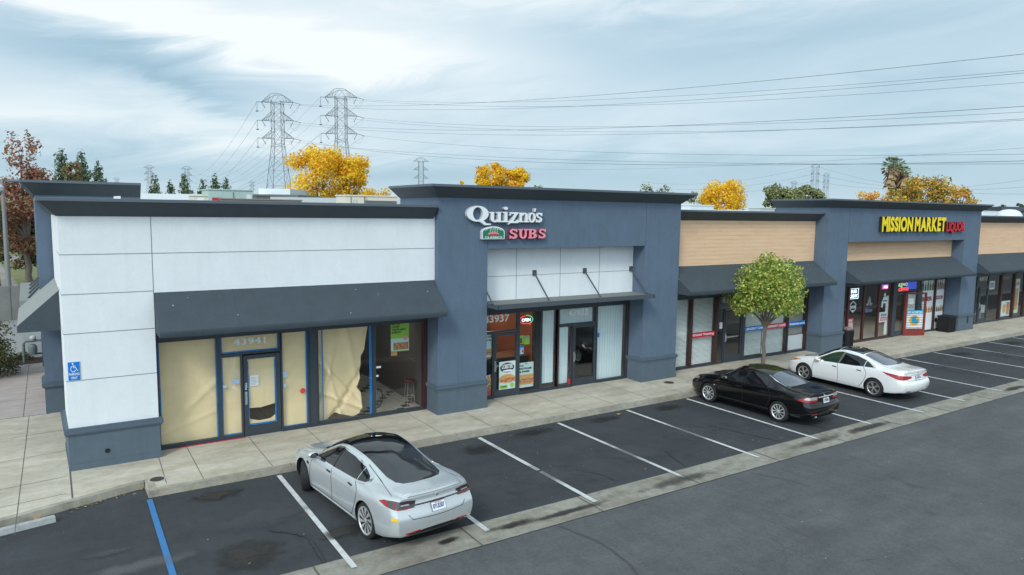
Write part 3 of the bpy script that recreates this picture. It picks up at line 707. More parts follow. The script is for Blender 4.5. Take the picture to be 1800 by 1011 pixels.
# --- glazing
YG = 2.80
def window(x0, x1, z0, z1, fm=FRAME, w=.05, pane=GLASS, sub=None):
    """aluminium frame with its pane a sub-part; the x and z are the outside of the frame"""
    mb = MB(); a, b_ = YG-.04, YG+.06
    mb.box(x0, x0+w, a, b_, z0, z1, fm); mb.box(x1-w, x1, a, b_, z0, z1, fm)
    mb.box(x0+w, x1-w, a+.002, b_, z0, z0+w, fm); mb.box(x0+w, x1-w, a+.002, b_, z1-w, z1, fm)
    o = mb.obj('window', B)
    g = MB(); g.quad((x0+w, YG, z0+w), (x1-w, YG, z0+w), (x1-w, YG, z1-w), (x0+w, YG, z1-w), pane); g.obj('pane', o)
    return o
def door(x0, x1, z1, hinge='r', fm=FRAME, pane=GLASS, bottom=.26, stile=.1, bar=True, z0=.17):
    mb = MB(); a, b_ = YG-.05, YG+.02
    mb.box(x0, x0+stile, a, b_, z0, z1, fm); mb.box(x1-stile, x1, a, b_, z0, z1, fm)
    mb.box(x0+stile, x1-stile, a+.002, b_, z0, z0+bottom, fm); mb.box(x0+stile, x1-stile, a+.002, b_, z1-stile, z1, fm)
    mb.box(x0-.02, x1+.02, a-.03, b_, .145, .168, STEEL)
    o = mb.obj('door', B)
    g = MB(); g.quad((x0+stile, YG-.01, z0+bottom), (x1-stile, YG-.01, z0+bottom), (x1-stile, YG-.01, z1-stile), (x0+stile, YG-.01, z1-stile), pane); g.obj('pane', o)
    hx = x0+.02 if hinge == 'r' else x1-.08
    h = MB(); h.box(hx, hx+.06, a-.012, a, 1.05, 1.4, STEEL); h.tube([(hx+.03, a-.01, 1.35), (hx+.03, a-.06, 1.33), (hx+.03, a-.06, 1.12), (hx+.03, a-.01, 1.1)], .012, STEEL); h.obj('handle', o)
    if bar: MB().box(x0+stile, x1-stile, YG+.03, YG+.06, 1.18, 1.24, STEEL).obj('push_bar', o)
    return o
# sills
sl_ = MB()
for a, b_ in ((-2.25, 5.28), (6.97, 13.57), (15.32, 24.5), (26.12, 36.9), (38.64, 66)):
    sl_.box(a, b_, 2.74, 2.86, .1, .20, FRAME)
sl_.obj('window_sill', B)
BLUEG = BLINDS
# corner unit
window(-2.22, -.74, .2, 2.96); window(-.74, .86, 2.42, 2.96, w=.045); window(-.74, -.16, .2, 2.42, w=.045)
door(-.14, .82, 2.38, 'r', bar=False)
window(.84, 1.64, .2, 2.96); box('mullion', B, 1.64, 1.84, 2.72, 2.88, .2, 2.96, FRAME)
window(1.84, 3.56, .2, 2.96); window(3.56, 5.27, .2, 2.96)
box('mullion', B, 5.15, 5.27, 2.72, 2.9, .2, 2.96, FRAMER)
# 43937 / 43933
window(6.98, 8.66, 2.36, 3.3, w=.05); window(6.98, 7.70, .2, 2.36, w=.05); door(7.70, 8.66, 2.33, 'r')
window(8.66, 9.62, .2, 3.3, w=.06); box('mullion', B, 9.38, 9.62, 2.78, 3.0, .2, 3.3, DARK)
window(9.62, 10.32, .2, 3.3, w=.03); window(10.32, 12.04, 2.38, 3.3, w=.05); window(10.32, 10.96, .2, 2.38, w=.05)
box('mullion', B, 10.92, 10.97, 2.74, 2.86, .2, 2.38, FRAMER)
door(10.98, 12.02, 2.36, 'r', pane=glass_mat('glass_tinted', (.10, .11, .12), .06, 1.2))
window(12.04, 13.57, .2, 3.3, w=.05)
for x in (10.29, 13.53): box('mullion', B, x, x+.05, 2.73, 2.9, .2, 3.3, FRAMER)
# clinic
window(15.4, 16.93, .2, 3.05, FRAME); box('mullion', B, 16.87, 16.98, 2.73, 2.88, .2, 3.05, FRAMER)
window(16.93, 18.4, .2, 3.05); box('mullion', B, 18.34, 18.46, 2.73, 2.88, .2, 3.05, FRAMER)
window(18.4, 20.1, 2.42, 3.05, w=.045); window(18.4, 18.9, .2, 2.42, w=.04); door(18.92, 20.0, 2.38, 'r', stile=.09)
box('mullion', B, 20.0, 20.18, 2.73, 2.88, .2, 3.05, FRAME)
window(20.15, 23.06, .2, 3.05); box('mullion', B, 23.02, 23.14, 2.73, 2.88, .2, 3.05, FRAMER); window(23.1, 24.6, .2, 3.05)
box('mullion', B, 24.38, 24.5, 2.73, 2.88, .2, 3.05, FRAMER); box('lower_panel', B, 23.2, 24.4, 2.86, 2.9, .22, .92, PWHITE)
# market
MBR = mat('frame_maroon', srgb(70, 34, 34), .5, var=.1)
for a, b_ in ((26.2, 27.75), (27.75, 29.08), (29.08, 30.4), (30.4, 31.6)): window(a, b_, .2, 3.1, MBR, w=.07)
window(31.75, 34.4, 2.45, 3.1, FRAME); door(31.9, 32.85, 2.4, 'l', bar=False, pane=GLASS)
box('mullion', B, 31.58, 31.92, 2.7, 2.86, .2, 3.1, FRAME); box('mullion', B, 34.0, 34.4, 2.7, 2.86, .2, 2.45, FRAME)
window(34.4, 35.8, .2, 3.1, FRAME); window(35.8, 36.9, .2, 3.1, FRAME); box('mullion', B, 35.74, 35.86, 2.7, 2.76, .2, 3.1, FRAMER)
# last unit
window(38.66, 40.6, .2, 3.05); window(40.6, 42.0, 2.35, 3.05, w=.05); door(40.95, 42.0, 2.33, 'r'); window(40.4, 40.95, .2, 2.35, w=.05)
xx = 42.0
for b_ in (43.65, 45.4, 46.9, 49.5, 52, 55, 58, 61, 64, 66):
    window(xx, b_, .2, 3.05); box('mullion', B, b_-.09, b_+.09, 2.72, 2.88, .2, 3.05, FRAMER); xx = b_

# blinds and curtains inside
def slat_blind(x0, x1, z0, z1, y=2.92, pitch=.05, m=BLINDS, seed=0):
    mb = MB(); n = int((z1-z0)/pitch); rs = random.Random(seed)
    for i in range(n):
        z = z0+pitch*i; mb.quad((x0, y-.012, z), (x1, y-.012, z+rs.uniform(-.003, .003)), (x1, y+.012, z+pitch*.62), (x0, y+.012, z+pitch*.62), m)
    return mb.obj('blind', B)
slat_blind(15.42, 16.85, .25, 3.0); slat_blind(16.98, 18.33, .25, 3.0); slat_blind(20.22, 21.5, .3, 3.0, seed=3); slat_blind(21.55, 23.0, .25, 3.0, seed=4)
slat_blind(23.2, 24.4, .95, 3.0, m=mat('blind_grey', (.42, .42, .40), .7))
def curtain(x0, x1, z0, z1, y=2.9, m=BLINDS, p=.12):
    mb = MB(); n = int((x1-x0)/p)
    for i in range(n):
        x = x0+p*i; mb.quad((x, y, z0), (x+p*.98, y+.004, z0), (x+p*.98, y+.004, z1), (x, y, z1), m)
    return mb.obj('vertical_blind', B)
VB = mat('blind_pale_blue', srgb(225, 240, 243), .6, var=.01)
curtain(9.62, 10.28, .38, 3.25, m=VB); curtain(10.38, 12.0, 2.4, 3.25, m=VB); curtain(10.38, 10.93, .28, 2.36, m=VB); curtain(12.08, 13.52, .22, 3.25, m=VB)
curtain(-9, -8.99, .2, 3, m=VB) if False else None
# ------------------------------------------------------------------ fascia signs
def sign_root(name, x, y, z, label, cat='sign', group=None): return empty(name, (0, 0, 0), label=label, cat=cat, group=group)
YS = 1.86     # front of the channel letters on the towers
def serif_letter(ch):
    """heavy slab letters from polygons in a unit box: list of (outer, holes) ribbons"""
    P = []
    def bar(x0, z0, x1, z1): P.append(('poly', [(x0, z0), (x1, z0), (x1, z1), (x0, z1)]))
    def ring(cx, cz, rx, rz, ix, iz, a0=0, a1=360): P.append(('ring', cx, cz, rx, rz, ix, iz, math.radians(a0), math.radians(a1)))
    if ch == 'Q':
        ring(.45, .5, .45, .5, .2, .41); P.append(('poly', [(.42, .10), (.62, .16), (.80, -.10), (1.0, -.12), (.98, -.20), (.74, -.22), (.58, -.04)]))
    if ch == 'u':
        bar(.12, .25, .36, 1.0); bar(.0, .88, .36, 1.0); bar(.62, .02, .86, 1.0); bar(.5, .88, .86, 1.0); bar(.62, 0, 1.0, .12)
        ring(.42, .3, .30, .32, .08, .17, 180, 350)
    if ch == 'i':
        bar(.28, 0, .72, 1.0); bar(.0, 0, 1, .13); bar(.05, .86, .72, 1.0); ring(.48, 1.33, .30, .15, .0, .0)
    if ch == 'z':
        bar(.02, .83, .95, 1.0); P.append(('poly', [(.02, .68), (.14, .68), (.2, .83), (.02, .9)])); P.append(('poly', [(.62, .9), (.95, .9), (.36, .06), (.02, .06)]))
        bar(.02, -.02, .98, .16); P.append(('poly', [(.84, .3), (.98, .32), (.98, 0), (.7, .1)])); P.append(('poly', [(.0, .12), (.3, .12), (-.1, -.18), (-.1, -.05)]))
    if ch == 'n':
        bar(.12, .0, .36, 1.0); bar(0, .88, .36, 1); bar(0, 0, .47, .12); bar(.64, 0, .88, .72); bar(.53, 0, 1.0, .12)
        ring(.56, .68, .32, .32, .08, .17, 0, 175)
    if ch == 'o': ring(.5, .5, .5, .53, .2, .38)
    if ch == "'": P.append(('poly', [(.1, 1.0), (.9, 1.0), (.6, .45), (.2, .45)]))
    if ch in 'sS':
        ring(.5, .74, .42, .28, .14, .12, 10, 270); ring(.5, .28, .46, .29, .14, .12, -165, 90)
        P.append(('poly', [(.25, .60), (.5, .62), (.78, .42), (.5, .40)])); P.append(('poly', [(.82, .66), (.95, .66), (.95, 1.0), (.85, 1.0), (.72, .86)])); P.append(('poly', [(.03, 0), (.14, 0), (.3, .16), (.15, .34), (.03, .34)]))
    if ch == 'U':
        bar(.12, .3, .38, 1); bar(0, .86, .48, 1); bar(.66, .3, .86, 1); bar(.56, .86, 1, 1); ring(.49, .34, .37, .36, .12, .2, 180, 360)
    if ch == 'B':
        bar(.1, 0, .36, 1); bar(0, .87, .5, 1); bar(0, 0, .5, .13); ring(.46, .75, .42, .25, .14, .12, -90, 90); ring(.46, .27, .50, .27, .16, .13, -90, 90); bar(.3, .87, .5, 1); bar(.3, 0, .5, .13); bar(.3, .45, .52, .56)
    return P
def letter_obj(name, parent, ch, x0, x1, z0, z1, y, d, face, side, skew=0):
    mb = MB(); k = 0
    T = lambda u, v: (x0+u*(x1-x0)+skew*v, z0+v*(z1-z0))
    for s in serif_letter(ch):
        k += 1; yy = y-.0012*k
        if s[0] == 'poly':
            q = [T(*p) for p in s[1]]; plate(mb, q, y+d, d, side); plate(mb, q, yy, .004, face)
        else:
            _, cx, cz, rx, rz, ix, iz, a0, a1 = s; n = 22
            for i in range(n):
                t0 = a0+(a1-a0)*i/n; t1 = a0+(a1-a0)*(i+1)/n
                q = [T(cx+ix*math.cos(t0), cz+iz*math.sin(t0)), T(cx+rx*math.cos(t0), cz+rz*math.sin(t0)), T(cx+rx*math.cos(t1), cz+rz*math.sin(t1)), T(cx+ix*math.cos(t1), cz+iz*math.sin(t1))]
                mb.prism([(p[0], 0, p[1]) for p in q], (0, y+d, 0), (0, y, 0), side)
                mb.prism([(p[0], 0, p[1]) for p in q], (0, yy, 0), (0, yy-.004, 0), face)
    return mb.obj(name, parent)
SIDEW = mat('letter_return_white', (.55, .57, .6), .5); PKF = mat('letter_pink', srgb(238, 150, 165), .5); PKS = mat('letter_return_red', srgb(170, 40, 60), .5)
qs = sign_root('channel_letter_sign', 6, 1.9, 6, 'white serif channel letters above pink ones on the nearer slate blue tower', group=None)
for ch, a, b_, z0, z1 in (('Q', 6.15, 7.0, 5.99, 6.47), ('u', 6.93, 7.42, 5.98, 6.29), ('i', 7.41, 7.66, 5.98, 6.30), ('z', 7.66, 8.0, 5.96, 6.29), ('n', 7.99, 8.40, 5.98, 6.28),
                          ('o', 8.37, 8.66, 5.98, 6.28), ("'", 8.58, 8.68, 6.22, 6.42), ('s', 8.66, 8.92, 5.98, 6.28)):
    letter_obj('letter', qs, ch, a, b_, z0, z1, YS, .12, INKW, SIDEW)
for ch, a, b_ in (('S', 7.66, 7.98), ('U', 8.0, 8.37), ('B', 8.38, 8.73), ('S', 8.77, 9.07)):
    letter_obj('letter', qs, ch, a, b_, 5.47, 5.77, YS, .12, PKF, PKS)
GRN = mat('badge_green', srgb(30, 122, 84), .5)
bd = MB(); arc = [(6.68, 5.46), (7.49, 5.46), (7.49, 5.70)]+ell(7.085, 5.68, .40, .17, 16, 0, math.pi)[1:-1]+[(6.68, 5.70)]
plate(bd, arc, YS+.12, .12, SIDEW); plate(bd, [(7.085+(x-7.085)*1.0, 5.63+(z-5.63)*1.0) for x, z in arc], YS, .004, INKW)
plate(bd, [(7.085+(x-7.085)*.93, 5.63+(z-5.63)*.88) for x, z in arc], YS-.005, .004, GRN)
plate(bd, ell(7.085, 5.625, .2, .045, 24), YS-.010, .004, PKF); plate(bd, ell(7.085, 5.61, .17, .02, 20), YS-.015, .003, RED)
for i in range(4):
    x = 6.96+.08*i
    bd.tube([(x, YS-.012, 5.68), (x+.03, YS-.012, 5.71), (x, YS-.012, 5.735), (x+.04, YS-.012, 5.765)], .007, INKW, 4)
text_on(bd, 'CLASSICS', 6.78, 7.40, 5.49, 5.545, YS-.010, INKW, .004, .02)
# arched upper writing
vs, fs = text_geo('OVEN BAKED', 1, 1, .03); ax = min(v[0] for v in vs); bx = max(v[0] for v in vs)
out = []
for v in vs:
    u = (v[0]-ax)/(bx-ax); a = math.radians(152-124*u); rr = v[1]*.085
    out.append((7.085+(.325+rr*.9)*math.cos(a), YS-.010-.004*(v[2]+.5), 5.655+(.135+rr)*math.sin(a)))
bd.add(out, fs, INKW); bd.obj('badge', qs)
ms_ = sign_root('channel_letter_sign', 30, 1.9, 6, 'tall yellow channel letters followed by small red ones on the farther slate blue tower')
YEL = mat('letter_yellow', srgb(255, 226, 0), .45); YSD = mat('letter_return_dark', (.03, .03, .035), .5)
def word(parent, s, x0, x1, z0, z1, face, side, bold=.035, cond=1.0, y=YS, d=.12):
    vs, fs = text_geo(s, 1, 1, bold); ax = min(v[0] for v in vs); bx = max(v[0] for v in vs)
    # one object per letter
    pos = []; x = 0
    for ch in s:
        if ch != ' ':
            vs, fs = text_geo(ch, 1, 1, bold)
            a = min(v[0] for v in vs); b_ = max(v[0] for v in vs); pos.append((ch, x, b_-a, vs, fs, a)); x += b_-a+.055
        else: x += .22
    tot = x-.055; sc = (x1-x0)/tot
    for ch, px, wd, vs, fs, a in pos:
        mn = min(v[1] for v in vs); mxx = max(v[1] for v in vs); sz = (z1-z0)/(mxx-mn) if ch not in 'Q' else (z1-z0)/.75
        mb = MB(); mb.add([(x0+(px+v[0]-a)*sc, y+d-d*(v[2]+.5), z0+(v[1]-(mn if ch != 'Q' else 0))*sz) for v in vs], fs, side)
        mb.add([(x0+(px+v[0]-a)*sc, y-.002-.004*(v[2]+.5), z0+(v[1]-(mn if ch != 'Q' else 0))*sz) for v in vs], fs, face)
        mb.obj('letter', parent)
word(ms_, 'MISSION MARKET', 28.5, 34.42, 5.62, 6.33, YEL, YSD, .045, y=1.82, d=.14)
word(ms_, 'LIQUOR', 34.58, 36.5, 5.62, 6.10, mat('letter_red', srgb(215, 30, 45), .5), mat('letter_return_maroon', (.08, .01, .015), .5), .03, y=1.84)

# ------------------------------------------------------------------ door numbers (vinyl on the glass)
NUM = mat('number_silver', srgb(205, 212, 212), .5); YV = 2.745
def vinyl(s, x0, x1, z0, z1, label, m=NUM, y=YV, name='address_number', bold=.02):
    mb = MB(); text_on(mb, s, x0, x1, z0, z1, y, m, .006, bold); return tag(mb.obj(name), label, 'number')
vinyl('43941', -.38, .45, 2.68, 2.86, 'silver number 43941 on the papered transom', INKW)
vinyl('43937', 7.30, 8.28, 2.70, 2.94, 'white number 43937 on the transom beside the pier', INKW)
vinyl('43933', 10.72, 11.6, 2.69, 2.92, 'pale number 43933 over the tinted glass door', mat('number_pale', srgb(245, 248, 250), .5), bold=.02)
vinyl('43925', 18.66, 19.7, 2.68, 2.92, 'pale number 43925 over the clinic door')
vinyl('43917', 40.75, 41.75, 2.68, 2.92, 'pale number over the far right shop door')

# ------------------------------------------------------------------ signs, posters, banners
def panel(name, x0, x1, z0, z1, y, m, label, cat, group=None, th=.006):
    o = MB().box(x0, x1, y-th, y, z0, z1, m).obj(name); return tag(o, label, cat, group)
hs = empty('parking_sign', label='blue wheelchair parking sign on the white corner wall', cat='sign')
mb = MB(); mb.box(-4.03, -3.71, 2.236, 2.243, 2.33, 2.76, PWHITE); mb.obj('sign_border', hs, bevel=.002)
mb = MB(); mb.box(-4.015, -3.725, 2.228, 2.235, 2.345, 2.745, BLUE_S); mb.obj('sign_face', hs)
mb = MB(); ys = 2.226
plate(mb, ell(-3.895, 2.71, .02, .02, 14), ys, .003, INKW)
def stroke(P, w_, m, y=ys):
    mb.tube([(p[0], y, p[1]) for p in P], w_/2, m, 6)
stroke([(-3.89, 2.68), (-3.875, 2.62), (-3.82, 2.62), (-3.79, 2.555), (-3.765, 2.565)], .018, INKW)
stroke([(-3.88, 2.655), (-3.82, 2.655)], .014, INKW)
stroke([(-3.885+.062*math.cos(math.radians(a)), 2.595+.062*math.sin(math.radians(a))) for a in range(110, 340, 15)], .016, INKW)
text_on(mb, 'PARKING', -4.0, -3.74, 2.455, 2.51, ys, INKW, .003, .02); text_on(mb, 'ONLY', -3.95, -3.79, 2.375, 2.43, ys, INKW, .003, .02); mb.obj('sign_lettering', hs)

for o_ in kids(hs):
    for v_ in o_.data.vertices: v_.co.x = -4.095+(v_.co.x+4.03)*.80; v_.co.z = 2.27+(v_.co.z-2.33)*1.08
# paper and tape in the corner windows
def wrinkle_sheet(name, outline, y, m, label, amp=.012, seed=1, folds=(), parent=None, cat='paper sheet', group=None):
    bm = bmesh.new(); vs = [bm.verts.new((p[0], p[1], 0)) for p in outline]; bm.faces.new(vs)
    x0 = min(p[0] for p in outline); x1 = max(p[0] for p in outline); z0 = min(p[1] for p in outline); z1 = max(p[1] for p in outline)
    for ax_, lo, hi in ((0, x0, x1), (1, z0, z1)):
        k = lo+.045
        while k < hi-.02:
            no = (1, 0, 0) if ax_ == 0 else (0, 1, 0); co = (k, 0, 0) if ax_ == 0 else (0, k, 0)
            bmesh.ops.bisect_plane(bm, geom=bm.verts[:]+bm.edges[:]+bm.faces[:], plane_co=co, plane_no=no); k += .045
    rs = random.Random(seed); waves = [(rs.uniform(-7, 7), rs.uniform(-5, 5), rs.uniform(0, 6), rs.uniform(.3, 1)) for _ in range(7)]
    for v in bm.verts:
        x, z = v.co.x, v.co.y; d = sum(a[3]*math.sin(a[0]*x+a[1]*z+a[2]) for a in waves)/3*amp
        for (fx, fz, ang, wd, am) in folds:
            u = (x-fx)*math.cos(ang)+(z-fz)*math.sin(ang); d += am*math.exp(-(u/wd)**2)
        v.co = (x, y-d, z)
    me = bpy.data.meshes.new(name); bm.to_mesh(me); bm.free(); me.materials.append(m)
    me.polygons.foreach_set('use_smooth', [True]*len(me.polygons))
    o = bpy.data.objects.new(name, me); COL.objects.link(o)
    if parent: o.parent = parent
    else: tag(o, label, cat, group)
    return o
def rect(a, b_, c, d): return [(a, c), (b_, c), (b_, d), (a, d)]
YP = 2.86
wrinkle_sheet('masking_paper_sheet', rect(-2.2, -.79, .21, 2.93), YP+.03, PAPER, 'broad tan paper masking the window next to the white corner', .016, 1, folds=[(-1.3, 1.3, 2.3, .08, .03), (-1.0, .9, 1.9, .06, .02)])
wrinkle_sheet('masking_paper_sheet', rect(-.70, .80, 2.47, 2.91), YP, PAPER, 'tan paper behind the number 43941 transom', .01, 2)
wrinkle_sheet('masking_paper_sheet', rect(-.70, -.2, .22, 2.38), YP, PAPER, 'narrow tan paper strip left of the papered door', .012, 3)
wrinkle_sheet('masking_paper_sheet', rect(.88, 1.6, .22, 2.93), YP, PAPER, 'tan paper with a round red sticker right of the papered door', .01, 4)
wrinkle_sheet('masking_paper_sheet', [(-.05, .92), (.3, .90), (.7, .97), (.72, 2.26), (-.05, 2.26)], 2.83, PAPER, 'crumpled tan paper covering the upper door glass', .012, 5, folds=[(.28, 1.5, 0, .012, .012), (.36, 1.5, 0, .012, .012), (.55, 1.5, 0, .01, .008)])
wrinkle_sheet('masking_paper_sheet', [(-.05, .43), (.72, .43), (.72, .68), (.55, .56), (.25, .54), (.05, .60), (-.05, .68)], 2.83, PAPER, 'torn tan paper scrap at the bottom of the door glass', .006, 6)
wrinkle_sheet('masking_paper_sheet', [(1.88, .22), (2.2, .25), (2.45, .40), (2.62, .33), (2.95, .22), (3.14, .30), (3.2, .6), (3.2, .9), (3.06, 1.1), (3.18, 1.35), (3.2, 2.0), (3.32, 2.2), (3.44, 2.93), (1.88, 2.93)], YP+.09, PAPER,
              'loose sagging tan paper hanging beside the open shop window', .03, 8, folds=[(2.3, 2.0, -.25, .05, .07), (2.6, 1.2, .7, .07, .08), (2.75, .9, -.6, .07, -.09), (2.9, .6, 1.1, .05, .07), (2.45, .7, .25, .06, .08), (3.0, 1.6, .2, .08, .05)])
def tape(pts, w_, label, y=2.835):
    mb = MB()
    for a, b_ in zip(pts, pts[1:]):
        a = Vector((a[0], y, a[1])); b_ = Vector((b_[0], y, b_[1])); d = (b_-a).normalized(); n = Vector((-d.z, 0, d.x))*w_/2
        mb.prism([a-n, b_-n, b_+n, a+n], (0, 0, 0), (0, -.002, 0), TAPE); y -= .0021
    tag(mb.obj('masking_tape'), label, 'tape')
tape([(-2.155, 2.93), (-2.15, .9)], .04, 'blue tape strip along the left edge of the corner window')
tape([(-.80, 2.93), (-.81, .24)], .035, 'blue tape strip along the right edge of the corner window')
tape([(-.67, 2.9), (-.67, 2.49), (.79, 2.49), (.79, 2.9)], .04, 'blue tape round the papered transom')
tape([(-.66, 2.35), (-.68, .26), (-.22, .26)], .035, 'blue tape round the narrow paper strip')
tape([(-.02, 2.2), (-.02, .46), (.70, .46), (.70, 2.22)], .045, 'blue tape round the door glass', 2.815)
tape([(.90, .25), (1.57, .25), (1.57, 2.9)], .045, 'blue tape round the paper with the red sticker')
tape([(2.02, 2.92), (2.03, .24)], .04, 'blue tape strip on the loose sagging paper')
tape([(3.47, 2.94), (3.48, .22)], .09, 'wide blue tape strip beside the bare shop window')
tag(MB().prism([(p[0], 0, p[1]) for p in ell(1.44, 1.22, .075, .075, 20)], (0, 2.79, 0), (0, 2.786, 0), mat('sticker_red', srgb(215, 70, 72), .6)).obj('round_sticker'), 'round red sticker on the window right of the papered door', 'sticker')
def notice(x, z, w_, h, label, col=None, lines=6):
    o = MB(); o.box(x, x+w_, 2.786, 2.79, z, z+h, col or PWHITE)
    for i in range(lines): o.box(x+w_*.12, x+w_*(.6+.28*((i*37) % 5)/5), 2.783, 2.7855, z+h*(.12+.78*i/lines), z+h*(.12+.78*i/lines)+h*.03, mat('ink_grey', (.3, .32, .35), .7))
    tag(o.obj('paper_notice'), label, 'notice')
PB = mat('notice_pale_blue', srgb(178, 205, 232), .6)
notice(.03, 1.52, .22, .30, 'printed white notice taped to the papered door'); notice(.87, 1.66, .13, .16, 'small pale notice, upper of two beside the papered door', PB, 3)
notice(.87, 1.38, .11, .10, 'small pale notice, lower of two beside the papered door', PB, 2); notice(-.42, 1.64, .18, .12, 'pale card on the narrow papered strip', PB, 2)
notice(-.66, 1.55, .09, .08, 'tiny pale blue tag low on the narrow papered strip', PB, 1)
text_on(mbx := MB(), 'PULL', 0, .19, 0, .05, 0, INKW, .003, .02, P=lambda X, Y, Z: (-.085-(Z-.025), 2.745+Y, 1.46+X)); tag(mbx.obj('pull_sticker'), 'white vertical word on the stile of the papered door', 'sticker')
# bare window of the corner shop
LIME = mat('poster_lime', srgb(150, 205, 60), .5); FOOD = mat('poster_food', srgb(200, 160, 110), .6, var=.35, vscale=22, col2=srgb(176, 60, 40), v2scale=18); BREAD = mat('poster_bread', srgb(214, 160, 92), .6, var=.25, vscale=16)
MEAT = mat('poster_meat', srgb(150, 50, 40), .6, var=.5, vscale=30, col2=srgb(226, 190, 130), v2scale=26); INK = mat('poster_ink', (.02, .025, .02), .6)
pp = empty('window_poster', label='lime green catering poster with food photo in the bare corner-shop window', cat='poster')
mb = MB(); y = 2.845; mb.box(4.12, 4.71, y, y+.004, 2.05, 2.97, LIME); mb.obj('poster_sheet', pp)
mb = MB(); mb.box(4.12, 4.71, y-.004, y-.001, 2.07, 2.45, mat('poster_sky', srgb(196, 226, 214), .6)); mb.box(4.2, 4.69, y-.008, y-.005, 2.10, 2.32, FOOD); plate(mb, ell(4.6, 2.45, .07, .07), y-.009, .003, PKF); mb.obj('poster_photo', pp)
mb = MB()
for i, s in enumerate(('LET US', 'CATER', 'YOUR NEXT', 'EVENT!')):
    text_on(mb, s, 4.15, 4.15+(.27, .25, .46, .30)[i], 2.86-.085*i, 2.92-.085*i, y-.005, INK, .003, .03)
mb.obj('poster_lettering', pp)
tag(MB().box(4.12, 4.32, 2.84, 2.845, 1.93, 2.04, BREAD).obj('paper_scrap'), 'small tan food card just below the lime catering poster', 'card')
for z, w_ in ((1.62, .17), (1.36, .09)):
    tag(MB().box(3.60, 3.60+w_, 2.775, 2.78, z, z+.06, PWHITE).obj('glass_label'), 'white glass label, %s of two at the left of the bare window' % ('upper' if z > 1.5 else 'lower'), 'label')
# stool, table and folded wheelchair inside
st = empty('bar_stool', (4.95, 3.35, .16), label='metal stool with dark red seat inside the bare corner window', cat='stool')
MB().lathe([(.16, .78), (.17, .80), (.17, .84), (.14, .86)], (0, 0, 0), mat('seat_maroon', (.10, .015, .02), .5), 20).obj('seat', st)
for a in range(4):
    c, s = math.cos(a*math.pi/2+.78), math.sin(a*math.pi/2+.78); MB().tube([(c*.12, s*.12, .8), (c*.19, s*.19, 0)], .011, STEEL).obj('leg', st)
MB().tube([(.16*math.cos(a), .16*math.sin(a), .3) for a in [i*math.pi/8 for i in range(17)]], .008, STEEL, 5, cap=False).obj('foot_ring', st)
tb = empty('folding_table', (2.9, 5.2, .16), label='dark table with steel legs deep inside the corner shop', cat='table')
MB().box(-.6, 1.0, -.35, .35, .70, .74, mat('table_dark', (.02, .03, .05), .4)).obj('tabletop', tb)
for x, y in ((-.5, -.3), (.9, -.3), (-.5, .3), (.9, .3)): MB().tube([(x, y, .7), (x, y, 0)], .015, STEEL).obj('leg', tb)
wc = empty('wheelchair', (3.95, 3.6, .16), .5, label='folded wheelchair with one large wheel inside the bare corner window', cat='wheelchair')
MB().tube([(.3*math.cos(i*math.pi/12), 0, .3+.3*math.sin(i*math.pi/12)) for i in range(25)], .016, BLK, 6, cap=False).obj('wheel', wc)
m_ = MB()
for i in range(8): m_.tube([(0, 0, .3), (.29*math.cos(i*.785), 0, .3+.29*math.sin(i*.785))], .003, STEEL, 4)
m_.obj('spokes', wc); m_ = MB(); m_.tube([(-.35, .03, .75), (.1, .03, .55), (.62, .03, .22)], .015, STEEL); m_.tube([(.62, .03, .22), (.6, .03, .06), (.1, .03, .06)], .012, STEEL); m_.obj('frame', wc)

# 43937 windows
def poster(x0, x1, z0, z1, y, label, parts, base=PWHITE):
    o = empty('window_poster', label=label, cat='poster'); MB().box(x0, x1, y, y+.004, z0, z1, base).obj('poster_sheet', o)
    for i, (kind, a, b_, c, d, m, *r) in enumerate(parts):
        X0 = x0+(x1-x0)*a; X1 = x0+(x1-x0)*b_; Z0 = z0+(z1-z0)*c; Z1 = z0+(z1-z0)*d; yy = y-.004*(i+1); mb = MB()
        if kind == 'box': mb.box(X0, X1, yy, yy+.003, Z0, Z1, m); mb.obj('poster_patch', o)
        if kind == 'ell': plate(mb, ell((X0+X1)/2, (Z0+Z1)/2, (X1-X0)/2, (Z1-Z0)/2), yy+.003, .003, m); mb.obj('poster_patch', o)
        if kind == 'text': text_on(mb, r[0], X0, X1, Z0, Z1, yy+.003, m, .003, .03); mb.obj('poster_lettering', o)
    return o
PG = mat('poster_pale', srgb(205, 228, 226), .5)
poster(7.90, 8.54, .42, 1.36, 2.74, 'lobster sandwich poster on the glass door beside the near tower pier', [('ell', .06, .92, .60, .95, INK), ('text', .16, .84, .74, .90, INKW, 'LOBSTER'), ('ell', .2, .84, .63, .70, INKW), ('ell', .0, .98, .22, .54, BREAD), ('box', .02, .96, .27, .40, MEAT),
       ('box', .05, .5, .05, .16, LIME), ('text', .08, .46, .08, .13, INK, 'CLASSIC'), ('ell', .66, .9, .06, .22, LIME)], PG)
poster(8.74, 9.34, .36, 1.22, 2.83, 'pastrami and swiss sandwich poster right of the lobster door', [('text', .03, .32, .84, .91, INK, 'THE'), ('text', .03, .86, .72, .80, INK, 'PASTRAMI'), ('text', .03, .72, .60, .68, INK, '& SWISS'), ('box', .0, 1.0, .12, .52, BREAD), ('box', .0, 1., .18, .38, MEAT), ('ell', .38, .56, .93, .99, LIME)], PG)
poster(7.36, 7.68, 1.55, 2.34, 2.83, 'narrow poster with sandwich photo, upper of two left of the lobster door', [('text', .3, .95, .82, .9, INK, 'LIES'), ('text', .3, .9, .68, .76, INK, 'CK'), ('box', .2, 1, .1, .35, BREAD), ('box', .2, 1, .14, .24, MEAT)], PG)
